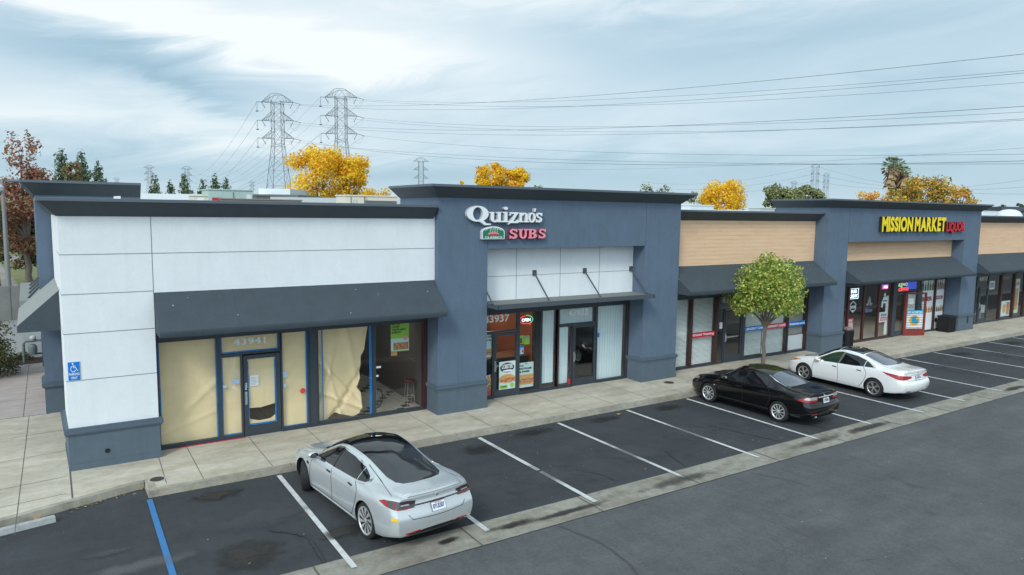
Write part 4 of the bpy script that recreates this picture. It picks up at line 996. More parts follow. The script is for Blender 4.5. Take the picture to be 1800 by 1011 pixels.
poster(7.36, 7.68, .22, .95, 2.83, 'narrow red food poster, lower of two left of the lobster door', [('box', .1, 1, .3, .85, MEAT), ('ell', .2, .9, .55, .95, BREAD), ('text', .3, .9, .9, 1.0, INKW, 'IT')], mat('poster_red', srgb(190, 60, 60), .6))
poster(8.72, 8.92, 1.87, 2.16, 2.83, 'lime opening-hours sticker, left of two beside the tower door', [('box', .05, .7, .1, .7, mat('ink_soft', (.1, .13, .1), .7))], LIME)
poster(8.94, 9.16, 1.84, 2.14, 2.83, 'lime sticker with grey top, right of two beside the tower door', [('box', .05, .95, .65, .95, mat('ink_mid', (.3, .35, .35), .7))], LIME)
poster(8.74, 8.93, 1.52, 1.83, 2.83, 'small blue and white app sticker below the lime ones', [('box', .0, 1, .75, 1, BLUE_S), ('box', .25, .6, .1, .5, PWHITE), ('ell', .5, .9, .2, .45, RED)], mat('stk_blue', srgb(150, 195, 235), .6))
# neon open sign
def neon(m, c, s): return mat(m, c, .4, emit=c, estr=s)
on = empty('neon_open_sign', label='oval neon OPEN sign with red and green tubes beside the lobster door', cat='neon sign')
NR = neon('neon_red', (.9, .05, .07), 1.3); NG = neon('neon_green', (.05, .7, .25), 1.0); NW = neon('neon_white', (.75, .9, 1), 1.6); NB = neon('neon_blue', (.03, .08, .55), .6)
MB().tube([(x, 2.86, z) for x, z in ell(9.03, 2.68, .27, .13, 20, math.pi*.55, math.pi*1.62)]+[(9.2, 2.86, 2.50), (9.16, 2.86, 2.545), (9.24, 2.86, 2.58)], .013, NR, 6).obj('red_tube', on)
MB().tube([(x, 2.86, z) for x, z in ell(9.03, 2.68, .27, .15, 20, -math.pi*.28, math.pi*.5)], .013, NG, 6).obj('green_tube', on)
mb = MB(); text_on(mb, 'OPEN', 8.85, 9.2, 2.62, 2.73, 2.86, NW, .01, .015); mb.obj('lettering', on)
tag(MB().box(8.93, 9.1, 3.2, 3.35, 1.42, 1.55, PWHITE).obj('card_terminal'), 'pale box on the counter inside the shop beside the lobster door', 'box')
ct = empty('shop_counter', label='dark counter inside the orange-walled shop', cat='counter'); box('counter_body', ct, 7.2, 9.35, 3.2, 3.9, .16, 1.38, mat('counter_dark', (.02, .018, .018), .5)); box('counter_top', ct, 7.15, 9.4, 3.15, 3.95, 1.38, 1.43, mat('counter_top', (.25, .1, .04), .5))
tag(MB().box(10.80, 10.93, 2.78, 2.785, .25, .44, RED).obj('small_red_sticker'), 'small red sticker low beside the tinted door', 'sticker')
tag(MB().box(12.11, 12.2, 2.78, 2.785, 1.83, 1.98, BLUE_S).obj('small_blue_sticker'), 'small blue sticker on the pale curtained window right of the tinted door', 'sticker')
# clinic banners
def banner(x0, x1, z0, z1, s, m, label, tx=(.05, .95), bold=.03):
    o = empty('window_banner', label=label, cat='banner'); MB().box(x0, x1, 2.775, 2.785, z0, z1, m).obj('banner_sheet', o)
    mb = MB(); text_on(mb, s, x0+(x1-x0)*tx[0], x0+(x1-x0)*tx[1], z0+(z1-z0)*.25, z0+(z1-z0)*.76, 2.773, INKW, .003, bold); mb.obj('banner_lettering', o)
banner(16.98, 18.35, 1.36, 1.57, 'Covid Testing', RED, 'red Covid Testing banner left of the clinic door')
banner(20.2, 21.6, 1.36, 1.57, 'URGENT CARE', BLUE_S, 'blue URGENT CARE banner behind the tree trunk')
banner(21.6, 23.02, 1.36, 1.57, 'PRIMARY CARE', RED, 'red PRIMARY CARE banner right of the tree trunk')
banner(23.2, 24.42, 1.36, 1.57, 'Instantuc.com', BLUE_S, 'blue web address banner next to the farther tower')
notice(18.62, 1.62, .18, .26, 'white notice on the glass left of the clinic door', None, 5)
# market windows
nb = empty('neon_beer_sign', label='white framed BUD LIGHT neon in the first market window', cat='neon sign')
mb = MB()
for a, b_ in (((27.0, 2.83), (27.85, 2.83)), ((27.85, 2.83), (27.85, 2.33)), ((27.85, 2.33), (27.0, 2.33)), ((27.0, 2.33), (27.0, 2.83))): pass
X0 = 27.88; X1 = 28.66
mb.tube([(X0, 2.86, 2.33), (X1, 2.86, 2.33), (X1, 2.86, 2.82), (X0, 2.86, 2.82), (X0, 2.86, 2.33)], .014, NW, 5); mb.obj('frame_tube', nb)
mb = MB(); text_on(mb, 'BUD', X0+.15, X1-.15, 2.60, 2.77, 2.86, NW, .01, .03); text_on(mb, 'LIGHT', X0+.06, X1-.06, 2.38, 2.55, 2.86, NW, .01, .03); mb.obj('lettering', nb)
hp = MB(); X = 28.27
hp.tube([(X+.26*math.cos(i*math.pi/3+math.pi/6), 2.86, 1.93+.27*math.sin(i*math.pi/3+math.pi/6)) for i in range(7)], .022, INKW, 5); text_on(hp, 'BEER', X-.2, X+.2, 1.86, 1.99, 2.86, INKW, .01, .03); plate(hp, [(X-.15, 1.76), (X+.15, 1.76), (X, 1.68)], 2.86, .01, INKW)
tag(hp.obj('hexagon_sign'), 'white hexagon beer sign in the first market window', 'sign')
hr = empty('hiring_sign', label='tall red and white notice behind the black bin, first market window', cat='sign')
MB().box(27.78, 28.32, 2.83, 2.835, .82, 1.38, RED).obj('sign_sheet', hr); mb = MB(); mb.box(27.81, 28.29, 2.825, 2.829, .84, 1.08, PWHITE)
for i in range(4): mb.box(27.84, 28.25-.03*(i % 2), 2.820, 2.824, .87+.05*i, .89+.05*i, RED)
text_on(mb, 'HELP', 27.85, 28.26, 1.22, 1.33, 2.829, INKW, .003, .03); text_on(mb, 'WANTED', 27.83, 28.28, 1.10, 1.18, 2.829, INKW, .003, .03); mb.obj('sign_lettering', hr)
an = MB(); X = 29.62; GY = mat('decal_grey', srgb(150, 150, 148), .6); BL2 = mat('decal_blue', srgb(110, 140, 190), .6)
plate(an, [(X-.22, 1.9), (X-.05, 2.35), (X+.05, 2.35), (X+.22, 1.9), (X+.10, 1.9), (X, 2.1), (X-.10, 1.9)], 2.83, .004, GY); an.box(X-.28, X+.28, 2.82, 2.824, 1.95, 2.02, GY); text_on(an, 'Brew', X-.3, X+.32, 1.58, 1.82, 2.83, BL2, .004, .02)
tag(an.obj('window_decal'), 'grey and blue beer decal in the second market window', 'decal')
mn = MB(); X = 31.0; plate(mn, ell(X, 2.38, .09, .1), 2.83, .004, INKW); plate(mn, [(X-.28, 1.75), (X-.26, 2.05), (X-.12, 2.28), (X+.12, 2.28), (X+.26, 2.05), (X+.28, 1.75), (X+.15, 1.75), (X+.13, 1.95), (X-.13, 1.95), (X-.15, 1.75)], 2.826, .004, INKW)
plate(mn, ell(X, 2.5, .05, .05), 2.82, .004, RED); mn.box(X-.2, X+.2, 2.818, 2.821, 2.05, 2.1, INK)
tag(mn.obj('window_decal'), 'white figure-shaped decal in the third market window', 'decal')
tv = empty('neon_beer_sign', label='small red and blue lit sign high in the third market window', cat='neon sign'); MB().box(30.7, 31.3, 2.85, 2.88, 2.66, 2.92, NB).obj('sign_box', tv); mb = MB(); mb.box(30.75, 31.25, 2.84, 2.845, 2.69, 2.88, NR); text_on(mb, 'ATM', 30.83, 31.17, 2.72, 2.85, 2.838, NW, .003, .03); mb.obj('sign_lettering', tv)
poster(30.45, 31.35, .98, 1.5, 2.83, 'white and red notices low in the third market window', [('box', .3, .95, .15, .5, RED), ('text', .36, .9, .2, .42, INKW, 'LOTTO'), ('box', .3, .9, .6, .85, mat('ink_mid', (.3, .35, .35), .7))], PWHITE)
box('light_strip', B, 31.3, 31.5, 2.9, 2.94, .3, 2.3, BLINDS)
nn = empty('neon_beer_sign', label='cluster of blue and red neon over the market door', cat='neon sign')
mb = MB(); mb.tube([(x, 2.86, z) for x, z in ell(32.2, 2.62, .45, .16, 20)], .03, NG, 5); mb.obj('green_tube', nn); box('blue_panel', nn, 33.0, 34.0, 2.84, 2.87, 2.55, 2.95, NB)
mb = MB(); text_on(mb, 'OPEN', 32.25, 33.2, 2.45, 2.68, 2.84, NR, .01, .04); mb.obj('red_lettering', nn); mb = MB(); text_on(mb, 'KENO', 32.25, 33.1, 2.75, 2.92, 2.84, mat('neon_yellow', (.7, .75, .5), .5, emit=(.7, .75, .5), estr=.5), .01, .03); mb.obj('yellow_lettering', nn)
# big bottle-print wraps
BOT = mat('bottle_print', srgb(120, 110, 60), .6, var=.6, vscale=9, col2=srgb(60, 40, 45), v2scale=7); BOT2 = mat('bottle_print_gold', srgb(196, 140, 60), .6, var=.5, vscale=10, col2=srgb(120, 40, 30), v2scale=8)
def wrap(x0, x1, label, wtxt, seed):
    o = empty('window_wrap', label=label, cat='window graphic'); y = 2.79; MB().box(x0, x1, y, y+.004, .22, 3.05, PWHITE).obj('wrap_sheet', o)
    rs = random.Random(seed); mb = MB(); k = 0
    for row, (zb, h, mm) in enumerate(((2.4, .55, BOT), (1.2, .33, BOT2))):
        n = 5
        for i in range(n):
            x = x0+(x1-x0)*(i+.5)/n; w_ = (x1-x0)/n*.38; hh = h*rs.uniform(.8, 1.1); k += 1; yy = y-.001-.0008*k
            plate(mb, [(x-w_, zb), (x+w_, zb), (x+w_, zb+hh*.6), (x+w_*.4, zb+hh*.75), (x+w_*.4, zb+hh), (x-w_*.4, zb+hh), (x-w_*.4, zb+hh*.75), (x-w_, zb+hh*.6)], yy, .0005, rs.choice((mm, BOT, GRN if row == 0 else BOT2, mat('amber_print', srgb(170, 120, 40), .6))))
    mb.obj('bottle_print', o)
    mb = MB(); text_on(mb, wtxt, x0+.08, x1-.08, 1.83, 2.07, y-.001, DRED, .003, .05); mb.obj('wrap_lettering', o)
    plate(mb := MB(), ell(x0+.3, .72, .13, .13), y-.002, .003, INK); mb.obj('round_emblem', o)
wrap(34.46, 35.72, 'white window wrap with BEER lettering and printed bottles', 'BEER', 2); wrap(35.88, 36.85, 'white window wrap with LIQUOR lettering next to the tower pier', 'LIQUOR', 5)
# market's open metal door leaf with poster and bars
od = empty('open_door', (32.72, 2.72, .17), label='maroon barred door standing open with a blue and yellow poster', cat='door')
ang = math.atan2(2.1-2.72, 34.05-32.72)
od.rotation_euler = (0, 0, -.42)
MR = mat('maroon_paint', srgb(128, 50, 42), .5, var=.1)
mb = MB(); W_ = 1.25; H_ = 2.25
mb.box(0, .13, -.03, .03, 0, H_, MR); mb.box(W_-.1, W_, -.03, .03, 0, H_, MR); mb.box(.13, W_-.1, -.028, .03, 0, .34, MR); mb.box(.13, W_-.1, -.028, .03, H_-.08, H_, MR); mb.obj('door_frame', od)
MB().quad((.13, 0, .34), (W_-.1, 0, .34), (W_-.1, 0, H_-.08), (.13, 0, H_-.08), GLASS).obj('pane', od)
mb = MB(); mb.box(.16, W_-.14, -.018, -.012, .36, 1.32, PWHITE); mb.box(.16, W_-.14, -.024, -.02, 1.13, 1.32, mat('poster_cyan', srgb(30, 160, 205), .5)); plate(mb, ell(.62, .78, .30, .27), -.02, .003, mat('poster_amber', srgb(235, 175, 40), .5)); plate(mb, [(.42, .95), (.7, 1.02), (.72, .85), (.85, .8), (.84, .62), (.5, .62)], -.026, .003, MATS['poster_cyan'])
text_on(mb, 'EBT ACCEPTED', .2, W_-.2, 1.18, 1.26, -.026, INKW, .003, .03); mb.box(.2, .5, -.02, -.015, 1.62, 1.95, PWHITE); mb.obj('poster', od)
mb = MB()
for z in (.42, .55, .68, .81, .94, 1.07, 1.5, 1.62): mb.tube([(.1, -.045, z), (W_-.08, -.045, z)], .008, BLK, 5)
mb.obj('bars', od)
box('door_jamb', B, 32.88, 33.55, 2.62, 2.7, .2, 2.42, mat('jamb_white', (.6, .6, .57), .6))
# trash bins
def bin_(x, y, label):
    o = empty('trash_can', (x, y, .15), label=label, cat='trash can', group='black trash cans by the tower piers')
    mb = MB(); mb.lathe([(.24, 0), (.25, .04), (.27, .76)], (0, 0, 0), BLK, 20); 
    for i in range(20):
        a = i*math.pi/10; mb.tube([(.262*math.cos(a), .262*math.sin(a), .05), (.285*math.cos(a), .285*math.sin(a), .76)], .012, BLK, 4)
    mb.obj('bin_body', o); r = MB(); r.lathe([(.30, .76), (.31, .80), (.29, .84), (.22, .85)], (0, 0, 0), BLK, 24); r.obj('rim', o)
    MB().lathe([(.20, .851), (.18, .93), (.1, .96)], (0, 0, 0), mat('bin_litter', (.25, .2, .17), .9, var=.5, vscale=12), 9).obj('liner', o)
bin_(27.05, 2.32, 'black slatted trash can under the red notice'); 
o = empty('trash_can', (36.3, 2.28, .15), label='wide black trash can in front of the LIQUOR wrap', cat='trash can', group='black trash cans by the tower piers')
mb = MB(); mb.box(-.35, .35, -.3, .3, 0, .8, BLK); 
for i in range(14): mb.box(-.36+.053*i, -.335+.053*i, -.315, -.3, .03, .78, BLK)
mb.obj('bin_body', o); MB().box(-.38, .38, -.33, .33, .80, .87, BLK).obj('rim', o)
# far unit: chairs and table inside, sticker, numbers
def cafe_chair(x, y, rz, label):
    o = empty('cafe_chair', (x, y, .16), rz, label=label, cat='chair', group='chairs behind the far right window')
    m = mat('chair_white', (.6, .6, .58), .5); MB().box(-.2, .2, -.2, .2, .43, .46, m).obj('seat', o); MB().box(-.2, .2, .18, .21, .5, .88, m, ).obj('backrest', o)
    for a, b_ in ((-.17, -.17), (.17, -.17), (-.17, .17), (.17, .17)): MB().tube([(a, b_, .43), (a*1.15, b_*1.15, 0)], .012, m, 5).obj('leg', o)
cafe_chair(41.9, 3.4, .4, 'white chair right of the dark one behind the far door'); cafe_chair(41.0, 3.5, -.3, 'white chair nearest the farther tower, behind the far door'); cafe_chair(43.2, 3.6, 2.8, 'white chair facing away behind the poster with the dish')
poster(43.8, 45.2, .35, 1.3, 2.84, 'pale poster with an orange dish low in the far right window', [('ell', .3, .6, .2, .8, BREAD), ('box', .66, .95, .1, .9, FOOD)], PG)
poster(45.55, 46.35, .45, 2.6, 2.84, 'tall menu poster in the far right window', [('text', .15, .85, .8, .9, RED, 'CAFE'), ('box', .2, .8, .1, .72, FOOD)], mat('poster_mint', srgb(190, 215, 190), .6))
poster(42.3, 42.95, 2.1, 2.6, 2.84, 'small grey notice beside the far right shop door', [('box', .1, .9, .2, .8, mat('ink_mid', (.3, .35, .35), .7))], PWHITE)
ba = empty('wall_banner', label='red and green garland high in the far right window', cat='garland'); mb = MB(); mb.tube([(43.9+1.3*i/10, 2.88, 2.85-.12*math.sin(math.pi*i/10)) for i in range(11)], .05, GRN, 6); mb.obj('garland', ba); mb = MB(); plate(mb, ell(44.5, 2.72, .25, .08), 2.86, .01, RED); mb.obj('bow', ba)
# wheel stop, utility covers
wsx = MB(); wsx.hexa([(-6.6, -.82, 0), (-4.42, -.38, 0), (-4.45, -.20, 0), (-6.63, -.64, 0), (-6.6, -.78, .12), (-4.43, -.35, .12), (-4.45, -.24, .12), (-6.63, -.68, .12)], mat('wheel_stop_concrete', (.36, .38, .38), .9, var=.2, vscale=12))
tag(wsx.obj('wheel_stop', bevel=.012), 'chipped pale concrete wheel stop left of the blue stall line', 'wheel stop')
def cover(x, y, r, label):
    mb = MB(); mb.lathe([(r*1.25, .152), (r*1.24, .158)], (x, y, 0), mat('cover_collar', (.42, .42, .38), .8), 26); mb.lathe([(r, .158), (r*.98, .163)], (x, y, 0), mat('cast_iron', (.06, .045, .035), .7, var=.4, vscale=30), 26)
    tag(mb.obj('utility_cover'), label, 'utility cover', 'round utility covers in the walk')
cover(-2.5, .66, .15, 'round brown utility cover at the kerb corner'); 
mb = MB(); mb.lathe([(.19, .152), (.18, .158)], (14.45, 1.45, 0), MATS['cast_iron'], 26); tag(mb.obj('utility_cover'), 'dark round utility cover in front of the tower pier', 'utility cover')
tag(MB().box(-1.9, -.13, 2.70, 2.735, .152, .168, mat('red_threshold', (.45, .03, .06), .7)).obj('red_chalk_line'), 'thin red line at the foot of the papered shopfront', 'chalk line')
# fallen leaves
lf = MB(); LM = mat('fallen_leaf', (.32, .2, .08), .8, isl=.6)
rs = random.Random(5)
for i in range(150):
    if i < 30: x, y = rs.uniform(-4.2, -2.8), .12+(rs.random()**2)*.3; y = (x+5.1)/2.34*.76-.14-rs.random()**2*.22
    elif i < 90: x, y = rs.uniform(-2, 48), -rs.random()**2*.6-.03
    else: x, y = rs.uniform(-3, 45), rs.uniform(-4.6, -.3)
    s = rs.uniform(.015, .045); a = rs.random()*6.3; z = .018+.01*rs.random()
    lf.add([(x+s*math.cos(a), y+s*math.sin(a), z), (x+s*.5*math.cos(a+1.5), y+s*.5*math.sin(a+1.5), z+.006), (x-s*math.cos(a), y-s*math.sin(a), z+.004), (x-s*.5*math.cos(a+1.5), y-s*.5*math.sin(a+1.5), z+.006)], [(0, 1, 2, 3)], LM)
tag(lf.obj('fallen_leaves'), 'scattered dry brown leaves on the asphalt along the kerb', 'leaves', kind='stuff')
for x, y, l in ((-4.72, -.05, 'by the wheel stop'), (10.4, -.42, 'near the kerb before the near tower')):
    o = MB()
    for k in range(6):
        a = k*1.05; o.add([(x, y, .03), (x+.1*math.cos(a), y+.09*math.sin(a), .05), (x+.08*math.cos(a+.6), y+.08*math.sin(a+.6), .035)], [(0, 1, 2)], mat('leaf_orange', (.5, .25, .08), .8))
    tag(o.obj('fallen_leaf'), 'single large orange leaf '+l, 'leaf')
# ------------------------------------------------------------------ cars
def pchip(keys):
    k = sorted(keys); xs = [a for a, _ in k]; ys = [b for _, b in k]; n = len(xs)
    h = [xs[i+1]-xs[i] for i in range(n-1)]; d = [(ys[i+1]-ys[i])/h[i] for i in range(n-1)]
    m = [0]*n; m[0] = d[0]; m[-1] = d[-1]
    for i in range(1, n-1):
        if d[i-1]*d[i] <= 0: m[i] = 0
        else:
            w1 = 2*h[i]+h[i-1]; w2 = h[i]+2*h[i-1]; m[i] = (w1+w2)/(w1/d[i-1]+w2/d[i])
    def f(x):
        if x <= xs[0]: return ys[0]
        if x >= xs[-1]: return ys[-1]
        i = 0
        while x > xs[i+1]: i += 1
        t = (x-xs[i])/h[i]; t2 = t*t; t3 = t2*t
        return ys[i]*(2*t3-3*t2+1)+m[i]*h[i]*(t3-2*t2+t)+ys[i+1]*(-2*t3+3*t2)+m[i+1]*h[i]*(t3-t2)
    return f
def catmull(P, n, closed=False):
    out = []; N = len(P)
    rng = range(N) if closed else range(N-1)
    for i in rng:
        g = (lambda j: P[j % N]) if closed else (lambda j: P[max(0, min(N-1, j))])
        p0, p1, p2, p3 = g(i-1), g(i), g(i+1), g(i+2)
        for k in range(n):
            t = k/n
            out.append(tuple(.5*((2*b)+(-a+c)*t+(2*a-5*b+4*c-d)*t*t+(-a+3*b-3*c+d)*t**3) for a, b, c, d in zip(p0, p1, p2, p3)))
    if not closed: out.append(tuple(P[-1]))
    return out
CARGLASS = mat('car_glass', (.008, .009, .010), .04, spec=.6, coat=.35)
CHROME = mat('chrome', (.92, .93, .94), .14, metal=1)
TYRE = mat('tyre_rubber', (.018, .018, .019), .85, bump=.3, bscale=60)
LAMPR = mat('lamp_red', (.36, .005, .008), .25, coat=.35); LAMPC = mat('lamp_clear', (.45, .46, .47), .12, metal=.3, coat=1); LAMPD = mat('lamp_smoke', (.045, .03, .032), .15, coat=1)
AMBER = mat('lamp_amber', (.7, .22, .02), .2, coat=1)
GAP = mat('panel_gap', (.008, .008, .009), .7)
class Car:
    def __init__(s, P, name, label, paint, loc, heading, group=None):
        s.P = P; s.paint = paint
        s.root = empty(name, (loc[0], loc[1], .012), heading, label=label, cat='car', group=group)
        F = {k: pchip(P[k]) for k in ('zt', 'zr', 'wr', 'zb', 'wb', 'w', 'zlo')}
        x0, x1 = P['x0'], P['x1']; N = 96
        xs = []
        for i in range(N+1):
            t = i/N; t = t-.75*math.sin(2*math.pi*t)/(2*math.pi); xs.append(x0+(x1-x0)*t)
        tp = pchip(P['tail']); np_ = pchip(P['nose'])
        rows = []
        for x in xs:
            zt, zr, wr, zb, wb, w, zl = (F[k](x) for k in ('zt', 'zr', 'wr', 'zb', 'wb', 'w', 'zlo'))
            hb = zb-zl
            pts = [(0, zl), (.62*w, zl), (.90*w, zl+.01), (.965*w, zl+.07), (.995*w, zl+.30*hb), (w, zl+.55*hb), (w*.985, zl+.80*hb), (wb+.025, zb-.035), (wb, zb),
                   (wb+(wr-wb)*.5+.015, zb+(zr-zb)*.5), (wr+.01, zr-.02), (wr-.03, zr+.018*(zt-zr > .02)), (wr*.55, zr+(zt-zr)*.78), (0, zt)]
            c = catmull(pts, 4)
            st = max(0, min(1, (P['xt']-x)/(P['xt']-x0))); sn = max(0, min(1, (x-P['xn'])/(x1-P['xn'])))
            st = st*st*(3-2*st); sn = sn*sn*(3-2*sn)
            rows.append([(x+st*tp(z)+sn*np_(z), max(0, y), z) for y, z in c])
        M = len(rows[0]); K = 14
        vs = []; idx = {}
        def V(p): vs.append(p); return len(vs)-1
        L = [[V(p) for p in r] for r in rows]
        R = [[L[i][j] if j in (0, M-1) else V((p[0], -p[1], p[2])) for j, p in enumerate(r)] for i, r in enumerate(rows)]
        fs = []
        for i in range(N):
            for j in range(M-1):
                fs.append((L[i][j], L[i][j+1], L[i+1][j+1], L[i+1][j])); fs.append((R[i][j], R[i+1][j], R[i+1][j+1], R[i][j+1]))
        for e, sg, bul in ((0, -1, P['bul']), (N, 1, P['bulf'])):
            r = rows[e]; ym = max(p[1] for p in r); prev = None
            for j in range(M):
                x, y, z = r[j]
                if j in (0, M-1): row = [L[e][j]]*(K+1)
                else:
                    row = [L[e][j]]+[V((x+sg*bul*((y/ym)**2-((y*(1-2*k/K))/ym)**2), y*(1-2*k/K), z)) for k in range(1, K)]+[R[e][j]]
                if prev:
                    for k in range(K):
                        f = [prev[k], prev[k+1], row[k+1], row[k]]; g = []
                        for q in f:
                            if q not in g: g.append(q)
                        if len(g) >= 3: fs.append(tuple(g) if sg > 0 else tuple(g[::-1]))
                prev = row
        me = bpy.data.meshes.new('body'); me.from_pydata(vs, [], fs)
        bm = bmesh.new(); bm.from_mesh(me); bmesh.ops.recalc_face_normals(bm, faces=bm.faces[:])
        s.bvh = BVHTree.FromBMesh(bm); bm.to_mesh(me); bm.free()
        # wheel arches
        cut = MB(); s.axles = P['axles']; ra = P['arch']
        for ax in s.axles:
            for sg in (-1, 1):
                ya, yb = (.60, 1.3) if sg > 0 else (-1.3, -.60)
                vs2 = []; n = 40
                for yy in (ya, yb):
                    for k in range(n): a = 2*math.pi*k/n; vs2.append((ax+ra*math.cos(a), yy, P['R']+.0+ra*math.sin(a)))
                cut.add(vs2, [tuple(range(n)), tuple(range(n, 2*n))[::-1]]+[(k, n+k, n+(k+1) % n, (k+1) % n) for k in range(n)], BLK)
        co = cut.obj('cut'); bmc = bmesh.new(); bmc.from_mesh(co.data); bmesh.ops.recalc_face_normals(bmc, faces=bmc.faces[:]); bmc.to_mesh(co.data); bmc.free()
        bo = bpy.data.objects.new('body', me); COL.objects.link(bo)
        md = bo.modifiers.new('b', 'BOOLEAN'); md.operation = 'DIFFERENCE'; md.object = co; md.solver = 'EXACT'
        dg = bpy.context.evaluated_depsgraph_get(); dg.update()
        m2 = bpy.data.meshes.new_from_object(bo.evaluated_get(dg)); bo.modifiers.clear(); bo.data = m2
        bpy.data.objects.remove(co)
        m2.materials.clear(); m2.materials.append(paint); m2.materials.append(BLK)
        for p in m2.polygons:
            c = p.center; k = 0
            for ax in s.axles:
                d = math.hypot(c.x-ax, c.z-P['R'])
                if abs(c.y) > .595 and d < ra+.004 and (abs(p.normal.y) < .4 or abs(c.y) < .61): k = 1
            if p.normal.z < -.75 and c.z < .35: k = 1
            p.material_index = k; p.use_smooth = True
        m2.set_sharp_from_angle(angle=math.radians(38))
        bo.parent = s.root; s.body = bo
    def proj(s, name, outline, U, Vv, D, off, m, parent=None, grid=.05, skirt=True, sm=0):
        U, Vv, D = Vector(U), Vector(Vv), Vector(D).normalized()
        if sm: outline = catmull(outline, sm, True)
        bm = bmesh.new(); bm.faces.new([bm.verts.new((a, b, 0)) for a, b in outline])
        for k, (lo, hi) in enumerate(((min(p[i] for p in outline), max(p[i] for p in outline)) for i in (0, 1))):
            q = lo+grid
            while q < hi-grid*.3:
                bmesh.ops.bisect_plane(bm, geom=bm.verts[:]+bm.edges[:]+bm.faces[:], plane_co=(q, 0, 0) if k == 0 else (0, q, 0), plane_no=(1, 0, 0) if k == 0 else (0, 1, 0)); q += grid
        bmesh.ops.triangulate(bm, faces=[f for f in bm.faces if len(f.verts) > 4])
        nrm = {}
        for v in bm.verts:
            o = U*v.co.x+Vv*v.co.y-D*5
            h, n, i, d = s.bvh.ray_cast(o, D)
            if h is None:
                h, n, i, d = s.bvh.find_nearest(U*v.co.x+Vv*v.co.y-D*.9)
            if n.dot(D) > 0: n = -n
            v.co = h+n*off; nrm[v] = n
        if skirt:
            be = [e for e in bm.edges if e.is_boundary]
            r = bmesh.ops.extrude_edge_only(bm, edges=be)
            nv = [g for g in r['geom'] if isinstance(g, bmesh.types.BMVert)]
            old = {}
            for e in bm.edges:
                a, b = e.verts
                if a in nrm and b not in nrm: old[b] = a
                if b in nrm and a not in nrm: old[a] = b
            for v in nv:
                if v in old: v.co = v.co-nrm[old[v]]*(off+.004)
        me = bpy.data.meshes.new(name); bm.to_mesh(me); bm.free(); me.materials.append(m)
        me.polygons.foreach_set('use_smooth', [True]*len(me.polygons)); me.set_sharp_from_angle(angle=math.radians(40))
        o = bpy.data.objects.new(name, me); COL.objects.link(o); o.parent = parent or s.root; return o
    def side(s, name, outline, off, m, both=True, **k):
        r = []
        for sg in ((1, -1) if both else (1,)):
            par = k.get('parent'); kk = dict(k)
            if isinstance(par, (list, tuple)): kk['parent'] = par[0 if sg > 0 else 1]
            r.append(s.proj(name, outline, (1, 0, 0), (0, 0, 1), (0, -sg, 0), off, m, **kk))
        return r
    def top(s, name, outline, off, m, **k): return s.proj(name, outline, (1, 0, 0), (0, 1, 0), (0, 0, -1), off, m, **k)
    def rear(s, name, outline, off, m, **k): return s.proj(name, outline, (0, 1, 0), (0, 0, 1), (1, 0, 0), off, m, **k)
    def corner(s, name, outline, off, m, sg=1, ang=45, front=False, **k):
        """outline (u, z): u runs outboard-forward round the corner; sg=+1 is the left side"""
        a = math.radians(ang); fx = -1 if not front else 1
        D = Vector((-fx*math.cos(a), -sg*math.sin(a), 0)); U = Vector((-fx*math.sin(a), sg*math.cos(a), 0))
        return s.proj(name, outline, U, (0, 0, 1), D, off, m, **k)
    def line(s, pts, w, m, view='side', name='panel_gap', parent=None, off=.0025, both=True):
        """thin ribbon along a polyline"""
        pts = catmull(pts, 5) if len(pts) > 2 else pts
        lft = []; rgt = []
        for i, p in enumerate(pts):
            a = pts[max(0, i-1)]; b = pts[min(len(pts)-1, i+1)]; d = (b[0]-a[0], b[1]-a[1]); l = math.hypot(*d); n = (-d[1]/l*w/2, d[0]/l*w/2)
            lft.append((p[0]+n[0], p[1]+n[1])); rgt.append((p[0]-n[0], p[1]-n[1]))
        ol = lft+rgt[::-1]
        if view == 'side': return s.side(name, ol, off, m, both=both, parent=parent, skirt=False, grid=.06)
        if view == 'top': return s.top(name, ol, off, m, parent=parent, skirt=False, grid=.06)
        return s.rear(name, ol, off, m, parent=parent, skirt=False, grid=.06)
